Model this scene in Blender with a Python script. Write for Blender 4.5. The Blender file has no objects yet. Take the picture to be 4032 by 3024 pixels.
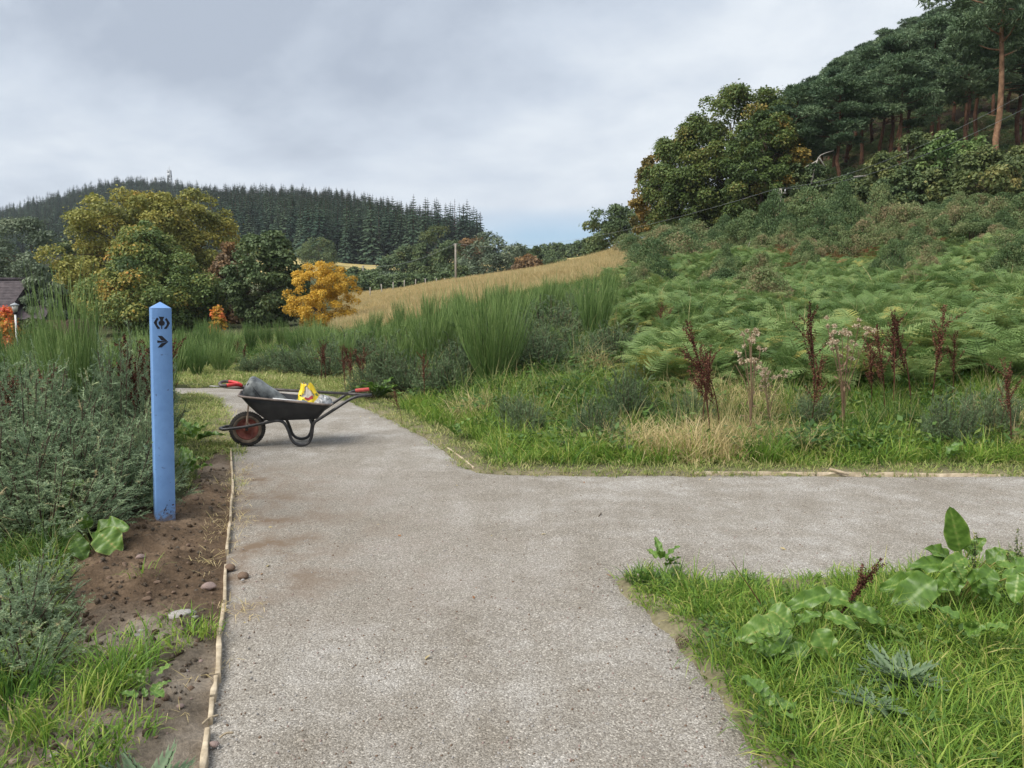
import bpy, math, random
import numpy as np
from mathutils import Vector, Matrix

random.seed(11)
RNG = np.random.default_rng(11)
S = bpy.context.scene
COL = S.collection
R = math.radians

# ------------------------------------------------------------------ camera
PITCH = R(5.95)
EYE = 1.55
cam_data = bpy.data.cameras.new('camera')
cam = bpy.data.objects.new('camera', cam_data)
COL.objects.link(cam)
cam.location = (0, 0, EYE)
cam.rotation_euler = (R(90) - PITCH, 0, 0)
cam_data.sensor_width = 36.0
cam_data.lens = 36.0 * 3023 / 4032
cam_data.clip_start = 0.05
cam_data.clip_end = 6000
S.camera = cam

# ------------------------------------------------------------------ sky and sun
SUN_EL, SUN_AZ = R(50), R(-125)          # azimuth measured clockwise from +Y: sun behind the left shoulder
world = bpy.data.worlds.new('World')
S.world = world
world.use_nodes = True
wn, wl = world.node_tree.nodes, world.node_tree.links
wn.clear()


def wnode(t, **kw):
    n = wn.new(t)
    for k, v in kw.items():
        setattr(n, k, v)
    return n


def wmath(op, a, b=None, clamp=False):
    n = wnode('ShaderNodeMath', operation=op, use_clamp=clamp)
    for i, q in enumerate((a, b)):
        if q is None:
            continue
        if isinstance(q, (int, float)):
            n.inputs[i].default_value = q
        else:
            wl.new(q, n.inputs[i])
    return n.outputs[0]


out = wnode('ShaderNodeOutputWorld')
bg = wnode('ShaderNodeBackground')
bg.inputs['Strength'].default_value = 0.05
sky = wnode('ShaderNodeTexSky')
sky.sky_type = 'NISHITA'
sky.sun_disc = False
sky.sun_elevation = SUN_EL
sky.sun_rotation = SUN_AZ
tc = wnode('ShaderNodeTexCoord')
sep = wnode('ShaderNodeSeparateXYZ')
wl.new(tc.outputs['Generated'], sep.inputs[0])
zz = wmath('ADD', wmath('MAXIMUM', sep.outputs[2], 0.0), 0.34)
cx = wmath('DIVIDE', sep.outputs[0], zz)
cy = wmath('DIVIDE', sep.outputs[1], zz)
comb = wnode('ShaderNodeCombineXYZ')
wl.new(cx, comb.inputs[0])
wl.new(cy, comb.inputs[1])
mp = wnode('ShaderNodeMapping')
mp.inputs['Rotation'].default_value = (0, 0, R(28))
mp.inputs['Scale'].default_value = (1.15, 1.25, 1)
mp.inputs['Location'].default_value = (3.3, 1.9, 0)
wl.new(comb.outputs[0], mp.inputs[0])
n1 = wnode('ShaderNodeTexNoise')
n1.inputs['Scale'].default_value = 1.15
n1.inputs['Detail'].default_value = 9
n1.inputs['Roughness'].default_value = 0.56
n1.inputs['Distortion'].default_value = 0.25
wl.new(mp.outputs[0], n1.inputs['Vector'])
rmp = wnode('ShaderNodeValToRGB')
e = rmp.color_ramp.elements
e[0].position, e[0].color = 0.37, (3.1, 3.55, 4.25, 1)
e[1].position, e[1].color = 0.64, (5.5, 5.9, 6.35, 1)
el = e.new(0.5)
el.color = (4.2, 4.7, 5.4, 1)
wl.new(n1.outputs['Fac'], rmp.inputs[0])
# the low cloud is a little brighter towards the horizon, as under any broken stratus
hz = wmath('MULTIPLY', wmath('SUBTRACT', 0.26, sep.outputs[2]), 1.7, clamp=True)
mixh = wnode('ShaderNodeMix', data_type='RGBA')
wl.new(hz, mixh.inputs[0])
wl.new(rmp.outputs[0], mixh.inputs[6])
mixh.inputs[7].default_value = (5.3, 5.75, 6.2, 1)
# gaps in the cloud low down show the clear sky
mp2 = wnode('ShaderNodeMapping')
mp2.inputs['Scale'].default_value = (2.2, 2.2, 22)
mp2.inputs['Location'].default_value = (0.4, 0, 0.35)
wl.new(tc.outputs['Generated'], mp2.inputs[0])
n2 = wnode('ShaderNodeTexNoise')
n2.inputs['Scale'].default_value = 1.0
n2.inputs['Detail'].default_value = 5
wl.new(mp2.outputs[0], n2.inputs['Vector'])
low = wmath('MULTIPLY', wmath('SUBTRACT', 0.125, sep.outputs[2]), 26.0, clamp=True)
azim = wmath('DIVIDE', sep.outputs[0], wmath('MAXIMUM', sep.outputs[1], 0.05))
side_ = wmath('SUBTRACT', 1.25, wmath('MULTIPLY', wmath('ABSOLUTE', wmath('SUBTRACT', azim, 0.06)), 6.0), clamp=True)
gap = wmath('MULTIPLY', wmath('MULTIPLY', low, side_), wmath('MULTIPLY', wmath('SUBTRACT', n2.outputs['Fac'], 0.36), 7.0, clamp=True))
skyc = wnode('ShaderNodeMix', data_type='RGBA', blend_type='MIX')
skyc.inputs[0].default_value = 0.55
wl.new(sky.outputs[0], skyc.inputs[6])
skyc.inputs[7].default_value = (2.0, 3.6, 5.6, 1)
mixg = wnode('ShaderNodeMix', data_type='RGBA')
wl.new(gap, mixg.inputs[0])
wl.new(mixh.outputs[2], mixg.inputs[6])
wl.new(skyc.outputs[2], mixg.inputs[7])
wl.new(mixg.outputs[2], bg.inputs[0])
wl.new(bg.outputs[0], out.inputs[0])

sun_data = bpy.data.lights.new('sun', 'SUN')
sun_data.energy = 1.5
sun_data.angle = R(45)
sun_data.color = (1.0, 0.95, 0.87)
sun = bpy.data.objects.new('sun', sun_data)
COL.objects.link(sun)
_sd = Vector((math.sin(SUN_AZ) * math.cos(SUN_EL), math.cos(SUN_AZ) * math.cos(SUN_EL), math.sin(SUN_EL)))
sun.rotation_euler = _sd.to_track_quat('Z', 'Y').to_euler()
sun.location = (-20, -20, 40)

S.view_settings.view_transform = 'Standard'
S.view_settings.look = 'None'
S.view_settings.exposure = 1.6
S.view_settings.gamma = 1.0
S.view_settings.use_curve_mapping = False
S.render.engine = 'CYCLES'
S.cycles.max_bounces = 5
S.cycles.diffuse_bounces = 3
S.cycles.glossy_bounces = 2
S.cycles.transmission_bounces = 4
S.cycles.transparent_max_bounces = 6
S.cycles.volume_bounces = 0
S.cycles.use_denoising = True
S.cycles.denoiser = 'OPENIMAGEDENOISE'
S.cycles.denoising_input_passes = 'RGB_ALBEDO_NORMAL'
S.cycles.denoising_prefilter = 'ACCURATE'

# ------------------------------------------------------------------ helpers
CT, ST = math.cos(PITCH), math.sin(PITCH)
FD = 1658.4                                   # focal length for a picture 2212 wide


def at(u, v, d):
    """the point at forward distance d that the photograph (2212 x 1659) shows at u, v"""
    a = (u - 1106) / FD
    b = -(v - 829.5) / FD
    s = d / (CT + b * ST)
    return Vector((a * s, d, EYE + (-ST + b * CT) * s))


def gp(u, v, z=0.0):
    a = (u - 1106) / FD
    b = -(v - 829.5) / FD
    s = (z - EYE) / (-ST + b * CT)
    return Vector((a * s, (CT + b * ST) * s, z))


_perm = RNG.permutation(256)
_perm = np.concatenate([_perm, _perm, _perm])
_grad = np.stack([np.cos(np.linspace(0, 2 * np.pi, 256, endpoint=False)), np.sin(np.linspace(0, 2 * np.pi, 256, endpoint=False))], 1)


def perlin(x, y):
    xi, yi = np.floor(x).astype(int), np.floor(y).astype(int)
    xf, yf = x - xi, y - yi
    xi &= 255
    yi &= 255
    u = xf * xf * xf * (xf * (xf * 6 - 15) + 10)
    v = yf * yf * yf * (yf * (yf * 6 - 15) + 10)

    def g(ix, iy, dx, dy):
        h = _perm[_perm[ix] + iy]
        return _grad[h, 0] * dx + _grad[h, 1] * dy
    a = g(xi, yi, xf, yf)
    b = g(xi + 1, yi, xf - 1, yf)
    c = g(xi, yi + 1, xf, yf - 1)
    d = g(xi + 1, yi + 1, xf - 1, yf - 1)
    return (a + u * (b - a)) * (1 - v) + (c + u * (d - c)) * v


def fbm(x, y, f=1.0, o=4, gain=0.5):
    x, y = np.asarray(x, float), np.asarray(y, float)
    t, a = np.zeros_like(x), 1.0
    for k in range(o):
        t = t + a * perlin(x * f + 17.3 * k, y * f - 9.1 * k)
        f *= 2.03
        a *= gain
    return t


def sstep(a, b, x):
    t = np.clip((np.asarray(x, float) - a) / (b - a), 0, 1)
    return t * t * (3 - 2 * t)


class Soup:
    def __init__(s):
        s.v, s.f, s.t, s.m, s.n = [], [], [], [], 0

    def add(s, v, f, t=0.5, mi=0):
        v = np.asarray(v, float).reshape(-1, 3)
        f = np.asarray(f, int)
        s.v.append(v)
        s.f.append(f + s.n)
        s.t.append(np.broadcast_to(np.asarray(t, float), (len(v),)).copy())
        s.m.append(np.full(len(f), mi, int))
        s.n += len(v)
        return s

    def mesh(s, name, mats=(), smooth=False, centre=None):
        v = np.concatenate(s.v)
        if centre is not None:
            v = v - np.asarray(centre)
        me = bpy.data.meshes.new(name)
        me.vertices.add(len(v))
        me.vertices.foreach_set('co', v.astype(np.float32).ravel())
        tot = np.concatenate([np.full(len(f), f.shape[1]) for f in s.f])
        idx = np.concatenate([f.ravel() for f in s.f])
        me.loops.add(len(idx))
        me.loops.foreach_set('vertex_index', idx.astype(np.int32))
        me.polygons.add(len(tot))
        st = np.concatenate([[0], np.cumsum(tot)[:-1]])
        me.polygons.foreach_set('loop_start', st.astype(np.int32))
        me.polygons.foreach_set('loop_total', tot.astype(np.int32))
        me.polygons.foreach_set('material_index', np.concatenate(s.m).astype(np.int32))
        if smooth:
            me.polygons.foreach_set('use_smooth', np.ones(len(tot), bool))
        a = me.attributes.new('tint', 'FLOAT', 'POINT')
        a.data.foreach_set('value', np.concatenate(s.t).astype(np.float32))
        for m in mats:
            me.materials.append(m)
        me.update(calc_edges=True)
        return me


def link(name, data, parent=None, loc=(0, 0, 0), rot=(0, 0, 0), scl=(1, 1, 1)):
    o = bpy.data.objects.new(name, data)
    COL.objects.link(o)
    o.location, o.rotation_euler, o.scale = loc, rot, scl
    if parent is not None:
        o.parent = parent
    return o


def tag(o, label=None, cat=None, group=None, kind=None):
    if label:
        o['label'] = label
    if cat:
        o['category'] = cat
    if group:
        o['group'] = group
    if kind:
        o['kind'] = kind
    return o


def copy_tree(o, parent=None):
    c = o.copy()
    COL.objects.link(c)
    c.parent = parent
    for ch in o.children:
        copy_tree(ch, c)
    return c


def unit(a):
    return a / np.maximum(np.linalg.norm(a, axis=-1, keepdims=True), 1e-9)


def tube(pts, rad, n=8, cap=True, tint=0.5):
    """verts and quads of a tube along pts; rad is one radius or one per point"""
    P = np.asarray(pts, float)
    k = len(P)
    rad = np.broadcast_to(np.asarray(rad, float), (k,))
    T = unit(np.gradient(P, axis=0))
    ref = np.array([0, 0, 1.0]) if abs(T[0][2]) < 0.9 else np.array([1.0, 0, 0])
    A = np.zeros_like(P)
    a = unit(np.cross(T[0], ref))
    for i in range(k):
        a = unit(a - T[i] * np.dot(a, T[i]))
        A[i] = a
    B = np.cross(T, A)
    th = np.linspace(0, 2 * np.pi, n, endpoint=False)
    V = P[:, None, :] + rad[:, None, None] * (np.cos(th)[None, :, None] * A[:, None, :] + np.sin(th)[None, :, None] * B[:, None, :])
    V = V.reshape(-1, 3)
    i, j = np.meshgrid(np.arange(k - 1), np.arange(n), indexing='ij')
    i, j = i.ravel(), j.ravel()
    j2 = (j + 1) % n
    F = np.stack([i * n + j, i * n + j2, (i + 1) * n + j2, (i + 1) * n + j], 1)
    if cap:
        V = np.concatenate([V, P[:1], P[-1:]])
        c0, c1 = k * n, k * n + 1
        jj = np.arange(n)
        jn = (jj + 1) % n
        e0 = np.stack([np.full(n, c0), jn, jj, jj], 1)[:, :3]
        e1 = np.stack([np.full(n, c1), (k - 1) * n + jj, (k - 1) * n + jn], 1)
        return V, F, np.concatenate([e0, e1])
    return V, F, None


def add_tube(sp, pts, rad, n=8, cap=True, t=0.5, mi=0):
    V, F, E = tube(pts, rad, n, cap)
    b = sp.n
    sp.add(V, F, t, mi)
    if E is not None:
        sp.f.append(E + b)
        sp.m.append(np.full(len(E), mi, int))


def add_box(sp, c, size, rot=None, t=0.5, mi=0):
    c, h = np.asarray(c, float), np.asarray(size, float) / 2
    v = np.array([[x, y, z] for x in (-1, 1) for y in (-1, 1) for z in (-1, 1)], float) * h
    if rot is not None:
        v = v @ np.asarray(rot).T
    f = np.array([[0, 1, 3, 2], [4, 6, 7, 5], [0, 4, 5, 1], [2, 3, 7, 6], [0, 2, 6, 4], [1, 5, 7, 3]])
    sp.add(v + c, f, t, mi)


def rotz(a):
    c, s = math.cos(a), math.sin(a)
    return np.array([[c, -s, 0], [s, c, 0], [0, 0, 1.0]])


def spline(pts, n=40):
    """Catmull-Rom through pts"""
    P = np.asarray(pts, float)
    P = np.concatenate([2 * P[:1] - P[1:2], P, 2 * P[-1:] - P[-2:-1]])
    res = []
    m = len(P) - 3
    per = max(2, n // m)
    for i in range(m):
        t = np.linspace(0, 1, per, endpoint=False)[:, None]
        a, b, c, d = P[i:i + 4]
        res.append(0.5 * (2 * b + (c - a) * t + (2 * a - 5 * b + 4 * c - d) * t ** 2 + (3 * b - a - 3 * c + d) * t ** 3))
    res.append(P[-2:-1])
    return np.concatenate(res)


# ------------------------------------------------------------------ materials
def mat(name):
    m = bpy.data.materials.new(name)
    m.use_nodes = True
    nt = m.node_tree
    b = nt.nodes['Principled BSDF']
    return m, nt, b


def mnode(nt, t, **kw):
    n = nt.nodes.new(t)
    for k, v in kw.items():
        setattr(n, k, v)
    return n


def noise_col(nt, scale, detail, stops, coord='Object', rough=0.6):
    tcn = mnode(nt, 'ShaderNodeTexCoord')
    nz = mnode(nt, 'ShaderNodeTexNoise')
    nz.inputs['Scale'].default_value = scale
    nz.inputs['Detail'].default_value = detail
    nz.inputs['Roughness'].default_value = rough
    nt.links.new(tcn.outputs[coord], nz.inputs['Vector'])
    rp = ramp(nt, stops)
    nt.links.new(nz.outputs['Fac'], rp.inputs[0])
    return tcn, nz, rp


def ramp(nt, stops):
    rp = mnode(nt, 'ShaderNodeValToRGB')
    el = rp.color_ramp.elements
    while len(el) > 1:
        el.remove(el[-1])
    el[0].position, el[0].color = stops[0][0], (*stops[0][1], 1)
    for p, c in stops[1:]:
        q = el.new(p)
        q.color = (*c, 1)
    return rp


def leaf_mat(name, stops, trans=0.3, rough=0.5, nscale=0.6, namp=0.35, oamp=0.15, spec=0.25):
    m, nt, b = mat(name)
    L = nt.links
    at_ = mnode(nt, 'ShaderNodeAttribute', attribute_name='tint')
    tcn = mnode(nt, 'ShaderNodeTexCoord')
    nz = mnode(nt, 'ShaderNodeTexNoise')
    nz.inputs['Scale'].default_value = nscale
    nz.inputs['Detail'].default_value = 3
    L.new(tcn.outputs['Object'], nz.inputs['Vector'])
    oi = mnode(nt, 'ShaderNodeObjectInfo')

    def ma(op, a, bb):
        n = mnode(nt, 'ShaderNodeMath', operation=op)
        for i, q in enumerate((a, bb)):
            if isinstance(q, (int, float)):
                n.inputs[i].default_value = q
            else:
                L.new(q, n.inputs[i])
        return n.outputs[0]
    f = ma('ADD', at_.outputs['Fac'], ma('MULTIPLY', ma('SUBTRACT', nz.outputs['Fac'], 0.5), namp * 2))
    f = ma('ADD', f, ma('MULTIPLY', ma('SUBTRACT', oi.outputs['Random'], 0.5), oamp * 2))
    rp = ramp(nt, [(p_, tuple(min(0.85, q_ * 1.28) for q_ in c_)) for p_, c_ in stops])
    L.new(f, rp.inputs[0])
    L.new(rp.outputs[0], b.inputs['Base Color'])
    b.inputs['Roughness'].default_value = rough
    b.inputs['Specular IOR Level'].default_value = spec
    if trans > 0:
        tr = mnode(nt, 'ShaderNodeBsdfTranslucent')
        L.new(rp.outputs[0], tr.inputs[0])
        mx = mnode(nt, 'ShaderNodeMixShader')
        mx.inputs[0].default_value = trans
        L.new(b.outputs[0], mx.inputs[1])
        L.new(tr.outputs[0], mx.inputs[2])
        L.new(mx.outputs[0], nt.nodes['Material Output'].inputs[0])
    return m


def plain_mat(name, c, rough=0.6, spec=0.4, metal=0.0, var=0.12, nscale=12, bump=0.0, bscale=60, c2=None):
    m, nt, b = mat(name)
    c = np.array(c)
    hi = np.array(c2) if c2 is not None else np.minimum(c * (1 + var), 1)
    tcn, nz, rp = noise_col(nt, nscale, 5, [(0.3, tuple(c * (1 - var))), (0.7, tuple(hi))])
    nt.links.new(rp.outputs[0], b.inputs['Base Color'])
    b.inputs['Roughness'].default_value = rough
    b.inputs['Specular IOR Level'].default_value = spec
    b.inputs['Metallic'].default_value = metal
    if bump:
        n2 = mnode(nt, 'ShaderNodeTexNoise')
        n2.inputs['Scale'].default_value = bscale
        n2.inputs['Detail'].default_value = 6
        nt.links.new(tcn.outputs['Object'], n2.inputs['Vector'])
        bp = mnode(nt, 'ShaderNodeBump')
        bp.inputs['Strength'].default_value = bump
        bp.inputs['Distance'].default_value = 0.01
        nt.links.new(n2.outputs['Fac'], bp.inputs['Height'])
        nt.links.new(bp.outputs[0], b.inputs['Normal'])
    return m


M = {}
M['bark'] = plain_mat('bark', (0.10, 0.075, 0.055), 0.9, 0.1, var=0.4, nscale=6, bump=0.6, bscale=14)
M['pine_bark'] = plain_mat('pine_bark', (0.085, 0.052, 0.038), 0.9, 0.1, var=0.4, nscale=1.2, bump=0.6, bscale=9, c2=(0.20, 0.105, 0.065))  # shade inside the wood is put into this darker trunk colour
M['pine_bark_orange'] = plain_mat('pine_bark_orange', (0.16, 0.09, 0.055), 0.9, 0.1, var=0.45, nscale=2.2, bump=0.8, bscale=9, c2=(0.40, 0.235, 0.14))
M['dead_wood'] = plain_mat('dead_wood', (0.36, 0.33, 0.29), 0.9, 0.1, var=0.3, nscale=8, bump=0.3)
M['grass_lush'] = leaf_mat('grass_lush', [(0.0, (0.045, 0.105, 0.020)), (0.45, (0.140, 0.245, 0.036)), (0.8, (0.26, 0.34, 0.06)), (1.0, (0.42, 0.38, 0.14))], 0.35, 0.5, 1.3, 0.25, 0.18)
M['grass_short'] = leaf_mat('grass_short', [(0.0, (0.095, 0.16, 0.035)), (0.4, (0.23, 0.29, 0.075)), (0.75, (0.38, 0.36, 0.15)), (1.0, (0.50, 0.42, 0.23))], 0.3, 0.6, 1.2, 0.35, 0.2)
M['grass_tall'] = leaf_mat('grass_tall', [(0.0, (0.035, 0.080, 0.018)), (0.45, (0.085, 0.165, 0.032)), (0.75, (0.22, 0.26, 0.08)), (1.0, (0.50, 0.40, 0.21))], 0.35, 0.5, 0.5, 0.25, 0.2)
M['grass_dry'] = leaf_mat('grass_dry', [(0.0, (0.20, 0.21, 0.075)), (0.4, (0.40, 0.32, 0.15)), (1.0, (0.62, 0.50, 0.29))], 0.3, 0.6, 0.6, 0.25, 0.2)
M['meadow'] = leaf_mat('meadow', [(0.0, (0.23, 0.22, 0.095)), (0.4, (0.41, 0.325, 0.155)), (1.0, (0.56, 0.45, 0.25))], 0.3, 0.7, 0.06, 0.35, 0.2)
M['herb'] = leaf_mat('herb', [(0.0, (0.035, 0.075, 0.02)), (0.5, (0.08, 0.15, 0.035)), (1.0, (0.17, 0.22, 0.06))], 0.3, 0.45, 0.8, 0.3, 0.2)
M['fern'] = leaf_mat('fern', [(0.0, (0.062, 0.115, 0.034)), (0.45, (0.150, 0.232, 0.074)), (0.85, (0.240, 0.310, 0.115)), (1.0, (0.38, 0.33, 0.09))], 0.35, 0.5, 0.35, 0.34, 0.28)
M['fern_brown'] = leaf_mat('fern_brown', [(0.0, (0.13, 0.065, 0.03)), (0.5, (0.25, 0.12, 0.055)), (1.0, (0.36, 0.24, 0.11))], 0.25, 0.7, 0.5, 0.3, 0.2)
M['gorse'] = leaf_mat('gorse', [(0.0, (0.095, 0.140, 0.078)), (0.5, (0.205, 0.275, 0.155)), (0.85, (0.34, 0.41, 0.22)), (1.0, (0.40, 0.33, 0.19))], 0.25, 0.55, 0.9, 0.25, 0.12)
M['gorse_mid'] = leaf_mat('gorse_mid', [(0.0, (0.065, 0.100, 0.048)), (0.5, (0.135, 0.190, 0.095)), (0.85, (0.20, 0.26, 0.13)), (1.0, (0.30, 0.26, 0.14))], 0.25, 0.55, 0.9, 0.3, 0.25)
M['gorse_hill'] = leaf_mat('gorse_hill', [(0.0, (0.058, 0.098, 0.038)), (0.5, (0.125, 0.175, 0.068)), (0.85, (0.195, 0.205, 0.092)), (1.0, (0.24, 0.185, 0.105))], 0.2, 0.6, 0.6, 0.34, 0.42)
M['broom'] = leaf_mat('broom', [(0.0, (0.042, 0.082, 0.024)), (0.5, (0.105, 0.172, 0.050)), (1.0, (0.215, 0.285, 0.10))], 0.2, 0.5, 0.5, 0.2, 0.2)
M['dock'] = leaf_mat('dock', [(0.0, (0.045, 0.095, 0.016)), (0.5, (0.095, 0.175, 0.030)), (0.82, (0.18, 0.26, 0.06)), (1.0, (0.36, 0.27, 0.10))], 0.25, 0.36, 9.0, 0.26, 0.14, 0.45)
M['seed'] = leaf_mat('seed', [(0.0, (0.038, 0.015, 0.012)), (0.6, (0.105, 0.043, 0.030)), (1.0, (0.21, 0.10, 0.062))], 0.1, 0.8, 4.0, 0.25, 0.2, 0.1)
M['thistle'] = leaf_mat('thistle', [(0.0, (0.050, 0.085, 0.042)), (0.6, (0.100, 0.150, 0.080)), (1.0, (0.19, 0.25, 0.145))], 0.25, 0.5, 9.0, 0.22, 0.1)
M['thistle_dry'] = leaf_mat('thistle_dry', [(0.0, (0.17, 0.11, 0.07)), (0.5, (0.34, 0.26, 0.17)), (1.0, (0.62, 0.53, 0.40))], 0.2, 0.8, 6.0, 0.2, 0.1)
M['crown_front'] = leaf_mat('crown_front', [(0.0, (0.055, 0.092, 0.030)), (0.4, (0.130, 0.180, 0.050)), (0.68, (0.25, 0.255, 0.065)), (0.85, (0.38, 0.25, 0.05)), (1.0, (0.46, 0.22, 0.06))], 0.25, 0.5, 0.16, 0.22, 0.0)
M['crown_yellow'] = leaf_mat('crown_yellow', [(0.0, (0.095, 0.115, 0.030)), (0.45, (0.235, 0.235, 0.055)), (0.8, (0.37, 0.31, 0.07)), (1.0, (0.44, 0.28, 0.08))], 0.25, 0.5, 0.14, 0.25, 0.0)
M['crown_gold'] = leaf_mat('crown_gold', [(0.0, (0.33, 0.205, 0.03)), (0.5, (0.55, 0.355, 0.05)), (1.0, (0.66, 0.465, 0.09))], 0.35, 0.5, 0.5, 0.25, 0.0)
M['crown_orange'] = leaf_mat('crown_orange', [(0.0, (0.20, 0.17, 0.03)), (0.35, (0.45, 0.27, 0.04)), (0.7, (0.62, 0.20, 0.06)), (1.0, (0.58, 0.10, 0.06))], 0.35, 0.5, 0.9, 0.5, 0.0)
M['crown_sage'] = leaf_mat('crown_sage', [(0.0, (0.060, 0.085, 0.055)), (0.5, (0.115, 0.150, 0.090)), (1.0, (0.20, 0.23, 0.14))], 0.25, 0.5, 0.3, 0.2, 0.0)
M['crown_dark'] = leaf_mat('crown_dark', [(0.0, (0.046, 0.076, 0.032)), (0.5, (0.095, 0.135, 0.055)), (0.85, (0.11, 0.14, 0.05)), (1.0, (0.20, 0.19, 0.06))], 0.22, 0.5, 0.25, 0.2, 0.0)
M['crown_rust'] = leaf_mat('crown_rust', [(0.0, (0.085, 0.060, 0.032)), (0.5, (0.18, 0.115, 0.058)), (1.0, (0.32, 0.19, 0.07))], 0.25, 0.5, 0.3, 0.25, 0.0)
M['crown_olive'] = leaf_mat('crown_olive', [(0.0, (0.050, 0.075, 0.028)), (0.5, (0.110, 0.140, 0.050)), (0.85, (0.185, 0.195, 0.068)), (1.0, (0.25, 0.215, 0.075))], 0.25, 0.5, 0.3, 0.25, 0.05)
M['crown_green'] = leaf_mat('crown_green', [(0.0, (0.05, 0.095, 0.03)), (0.5, (0.105, 0.170, 0.05)), (1.0, (0.19, 0.25, 0.085))], 0.25, 0.5, 0.3, 0.2, 0.0)
M['crown_beech'] = leaf_mat('crown_beech', [(0.0, (0.048, 0.080, 0.024)), (0.45, (0.105, 0.150, 0.040)), (0.8, (0.155, 0.145, 0.036)), (1.0, (0.30, 0.20, 0.05))], 0.25, 0.5, 0.16, 0.2, 0.0)
M['crown_beech_gold'] = leaf_mat('crown_beech_gold', [(0.0, (0.085, 0.085, 0.026)), (0.5, (0.21, 0.16, 0.045)), (1.0, (0.40, 0.25, 0.07))], 0.25, 0.5, 0.2, 0.25, 0.0)
M['pine'] = leaf_mat('pine', [(0.0, (0.046, 0.085, 0.046)), (0.5, (0.108, 0.165, 0.086)), (1.0, (0.20, 0.255, 0.135))], 0.12, 0.5, 0.25, 0.2, 0.15)
M['spruce'] = leaf_mat('spruce', [(0.0, (0.024, 0.050, 0.036)), (0.5, (0.046, 0.080, 0.054)), (1.0, (0.085, 0.122, 0.070))], 0.1, 0.8, 0.1, 0.12, 0.35, 0.05)
M['spruce_bare'] = leaf_mat('spruce_bare', [(0.0, (0.06, 0.055, 0.05)), (1.0, (0.13, 0.105, 0.085))], 0.1, 0.6, 0.1, 0.15, 0.2)

# blue painted post
m, nt, b = mat('blue_paint')
tcn, nz, rp = noise_col(nt, 9, 6, [(0.35, (0.155, 0.305, 0.60)), (0.65, (0.190, 0.355, 0.67))])
n2 = mnode(nt, 'ShaderNodeTexNoise')
n2.inputs['Scale'].default_value = 38
n2.inputs['Detail'].default_value = 4
nt.links.new(tcn.outputs['Object'], n2.inputs['Vector'])
chip = ramp(nt, [(0.69, (0, 0, 0)), (0.72, (1, 1, 1))])
nt.links.new(n2.outputs['Fac'], chip.inputs[0])
mx = mnode(nt, 'ShaderNodeMix', data_type='RGBA')
nt.links.new(chip.outputs[0], mx.inputs[0])
nt.links.new(rp.outputs[0], mx.inputs[6])
mx.inputs[7].default_value = (0.10, 0.16, 0.33, 1)
sz_ = mnode(nt, 'ShaderNodeSeparateXYZ')
nt.links.new(tcn.outputs['Object'], sz_.inputs[0])
dm = mnode(nt, 'ShaderNodeMath', operation='MULTIPLY_ADD')
nt.links.new(sz_.outputs[2], dm.inputs[0])
dm.inputs[1].default_value = -4.5
dm.inputs[2].default_value = 0.62
dn = mnode(nt, 'ShaderNodeMath', operation='ADD')
nt.links.new(dm.outputs[0], dn.inputs[0])
nt.links.new(n2.outputs['Fac'], dn.inputs[1])
dr_ = ramp(nt, [(0.72, (0, 0, 0)), (0.95, (.8, .8, .8))])
nt.links.new(dn.outputs[0], dr_.inputs[0])
mxd = mnode(nt, 'ShaderNodeMix', data_type='RGBA')
nt.links.new(dr_.outputs[0], mxd.inputs[0])
nt.links.new(mx.outputs[2], mxd.inputs[6])
mxd.inputs[7].default_value = (0.15, 0.105, 0.07, 1)
nt.links.new(mxd.outputs[2], b.inputs['Base Color'])
b.inputs['Roughness'].default_value = 0.5
bp = mnode(nt, 'ShaderNodeBump')
bp.inputs['Strength'].default_value = 0.25
bp.inputs['Distance'].default_value = 0.004
n3 = mnode(nt, 'ShaderNodeTexNoise')
n3.inputs['Scale'].default_value = 45
mpn = mnode(nt, 'ShaderNodeMapping')
mpn.inputs['Scale'].default_value = (1, 1, 0.25)
nt.links.new(tcn.outputs['Object'], mpn.inputs[0])
nt.links.new(mpn.outputs[0], n3.inputs['Vector'])
nt.links.new(n3.outputs['Fac'], bp.inputs['Height'])
nt.links.new(bp.outputs[0], b.inputs['Normal'])
M['blue'] = m
M['black_paint'] = plain_mat('black_paint', (0.018, 0.018, 0.025), 0.6, 0.3, var=0.3, nscale=30)
M['mark'] = plain_mat('mark', (0.05, 0.03, 0.04), 0.8, 0.2, var=0.3, nscale=60)
M['barrow_steel'] = plain_mat('barrow_steel', (0.022, 0.022, 0.028), 0.38, 0.5, var=0.4, nscale=25, bump=0.1, bscale=80, c2=(0.05, 0.046, 0.045))
M['tray'] = plain_mat('tray', (0.020, 0.023, 0.028), 0.5, 0.45, var=0.3, nscale=9, bump=0.15, bscale=40, c2=(0.038, 0.038, 0.04))
M['lip'] = plain_mat('lip', (0.09, 0.085, 0.085), 0.6, 0.3, var=0.4, nscale=7, c2=(0.32, 0.25, 0.21))
M['tyre'] = plain_mat('tyre', (0.026, 0.026, 0.027), 0.8, 0.25, var=0.4, nscale=14, c2=(0.07, 0.064, 0.056))
M['mud'] = plain_mat('mud', (0.16, 0.125, 0.095), 0.9, 0.15, var=0.5, nscale=16, bump=0.3)
M['red_rim'] = plain_mat('red_rim', (0.22, 0.035, 0.028), 0.6, 0.3, var=0.5, nscale=14, c2=(0.26, 0.10, 0.075))
M['red'] = plain_mat('red', (0.62, 0.045, 0.045), 0.45, 0.4, var=0.15, nscale=20)
M['red_grip'] = plain_mat('red_grip', (0.50, 0.09, 0.075), 0.6, 0.3, var=0.2, nscale=30)
M['grey_plastic'] = plain_mat('grey_plastic', (0.040, 0.045, 0.052), 0.5, 0.4, var=0.5, nscale=9, bump=0.35, bscale=25, c2=(0.27, 0.29, 0.285))
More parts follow.
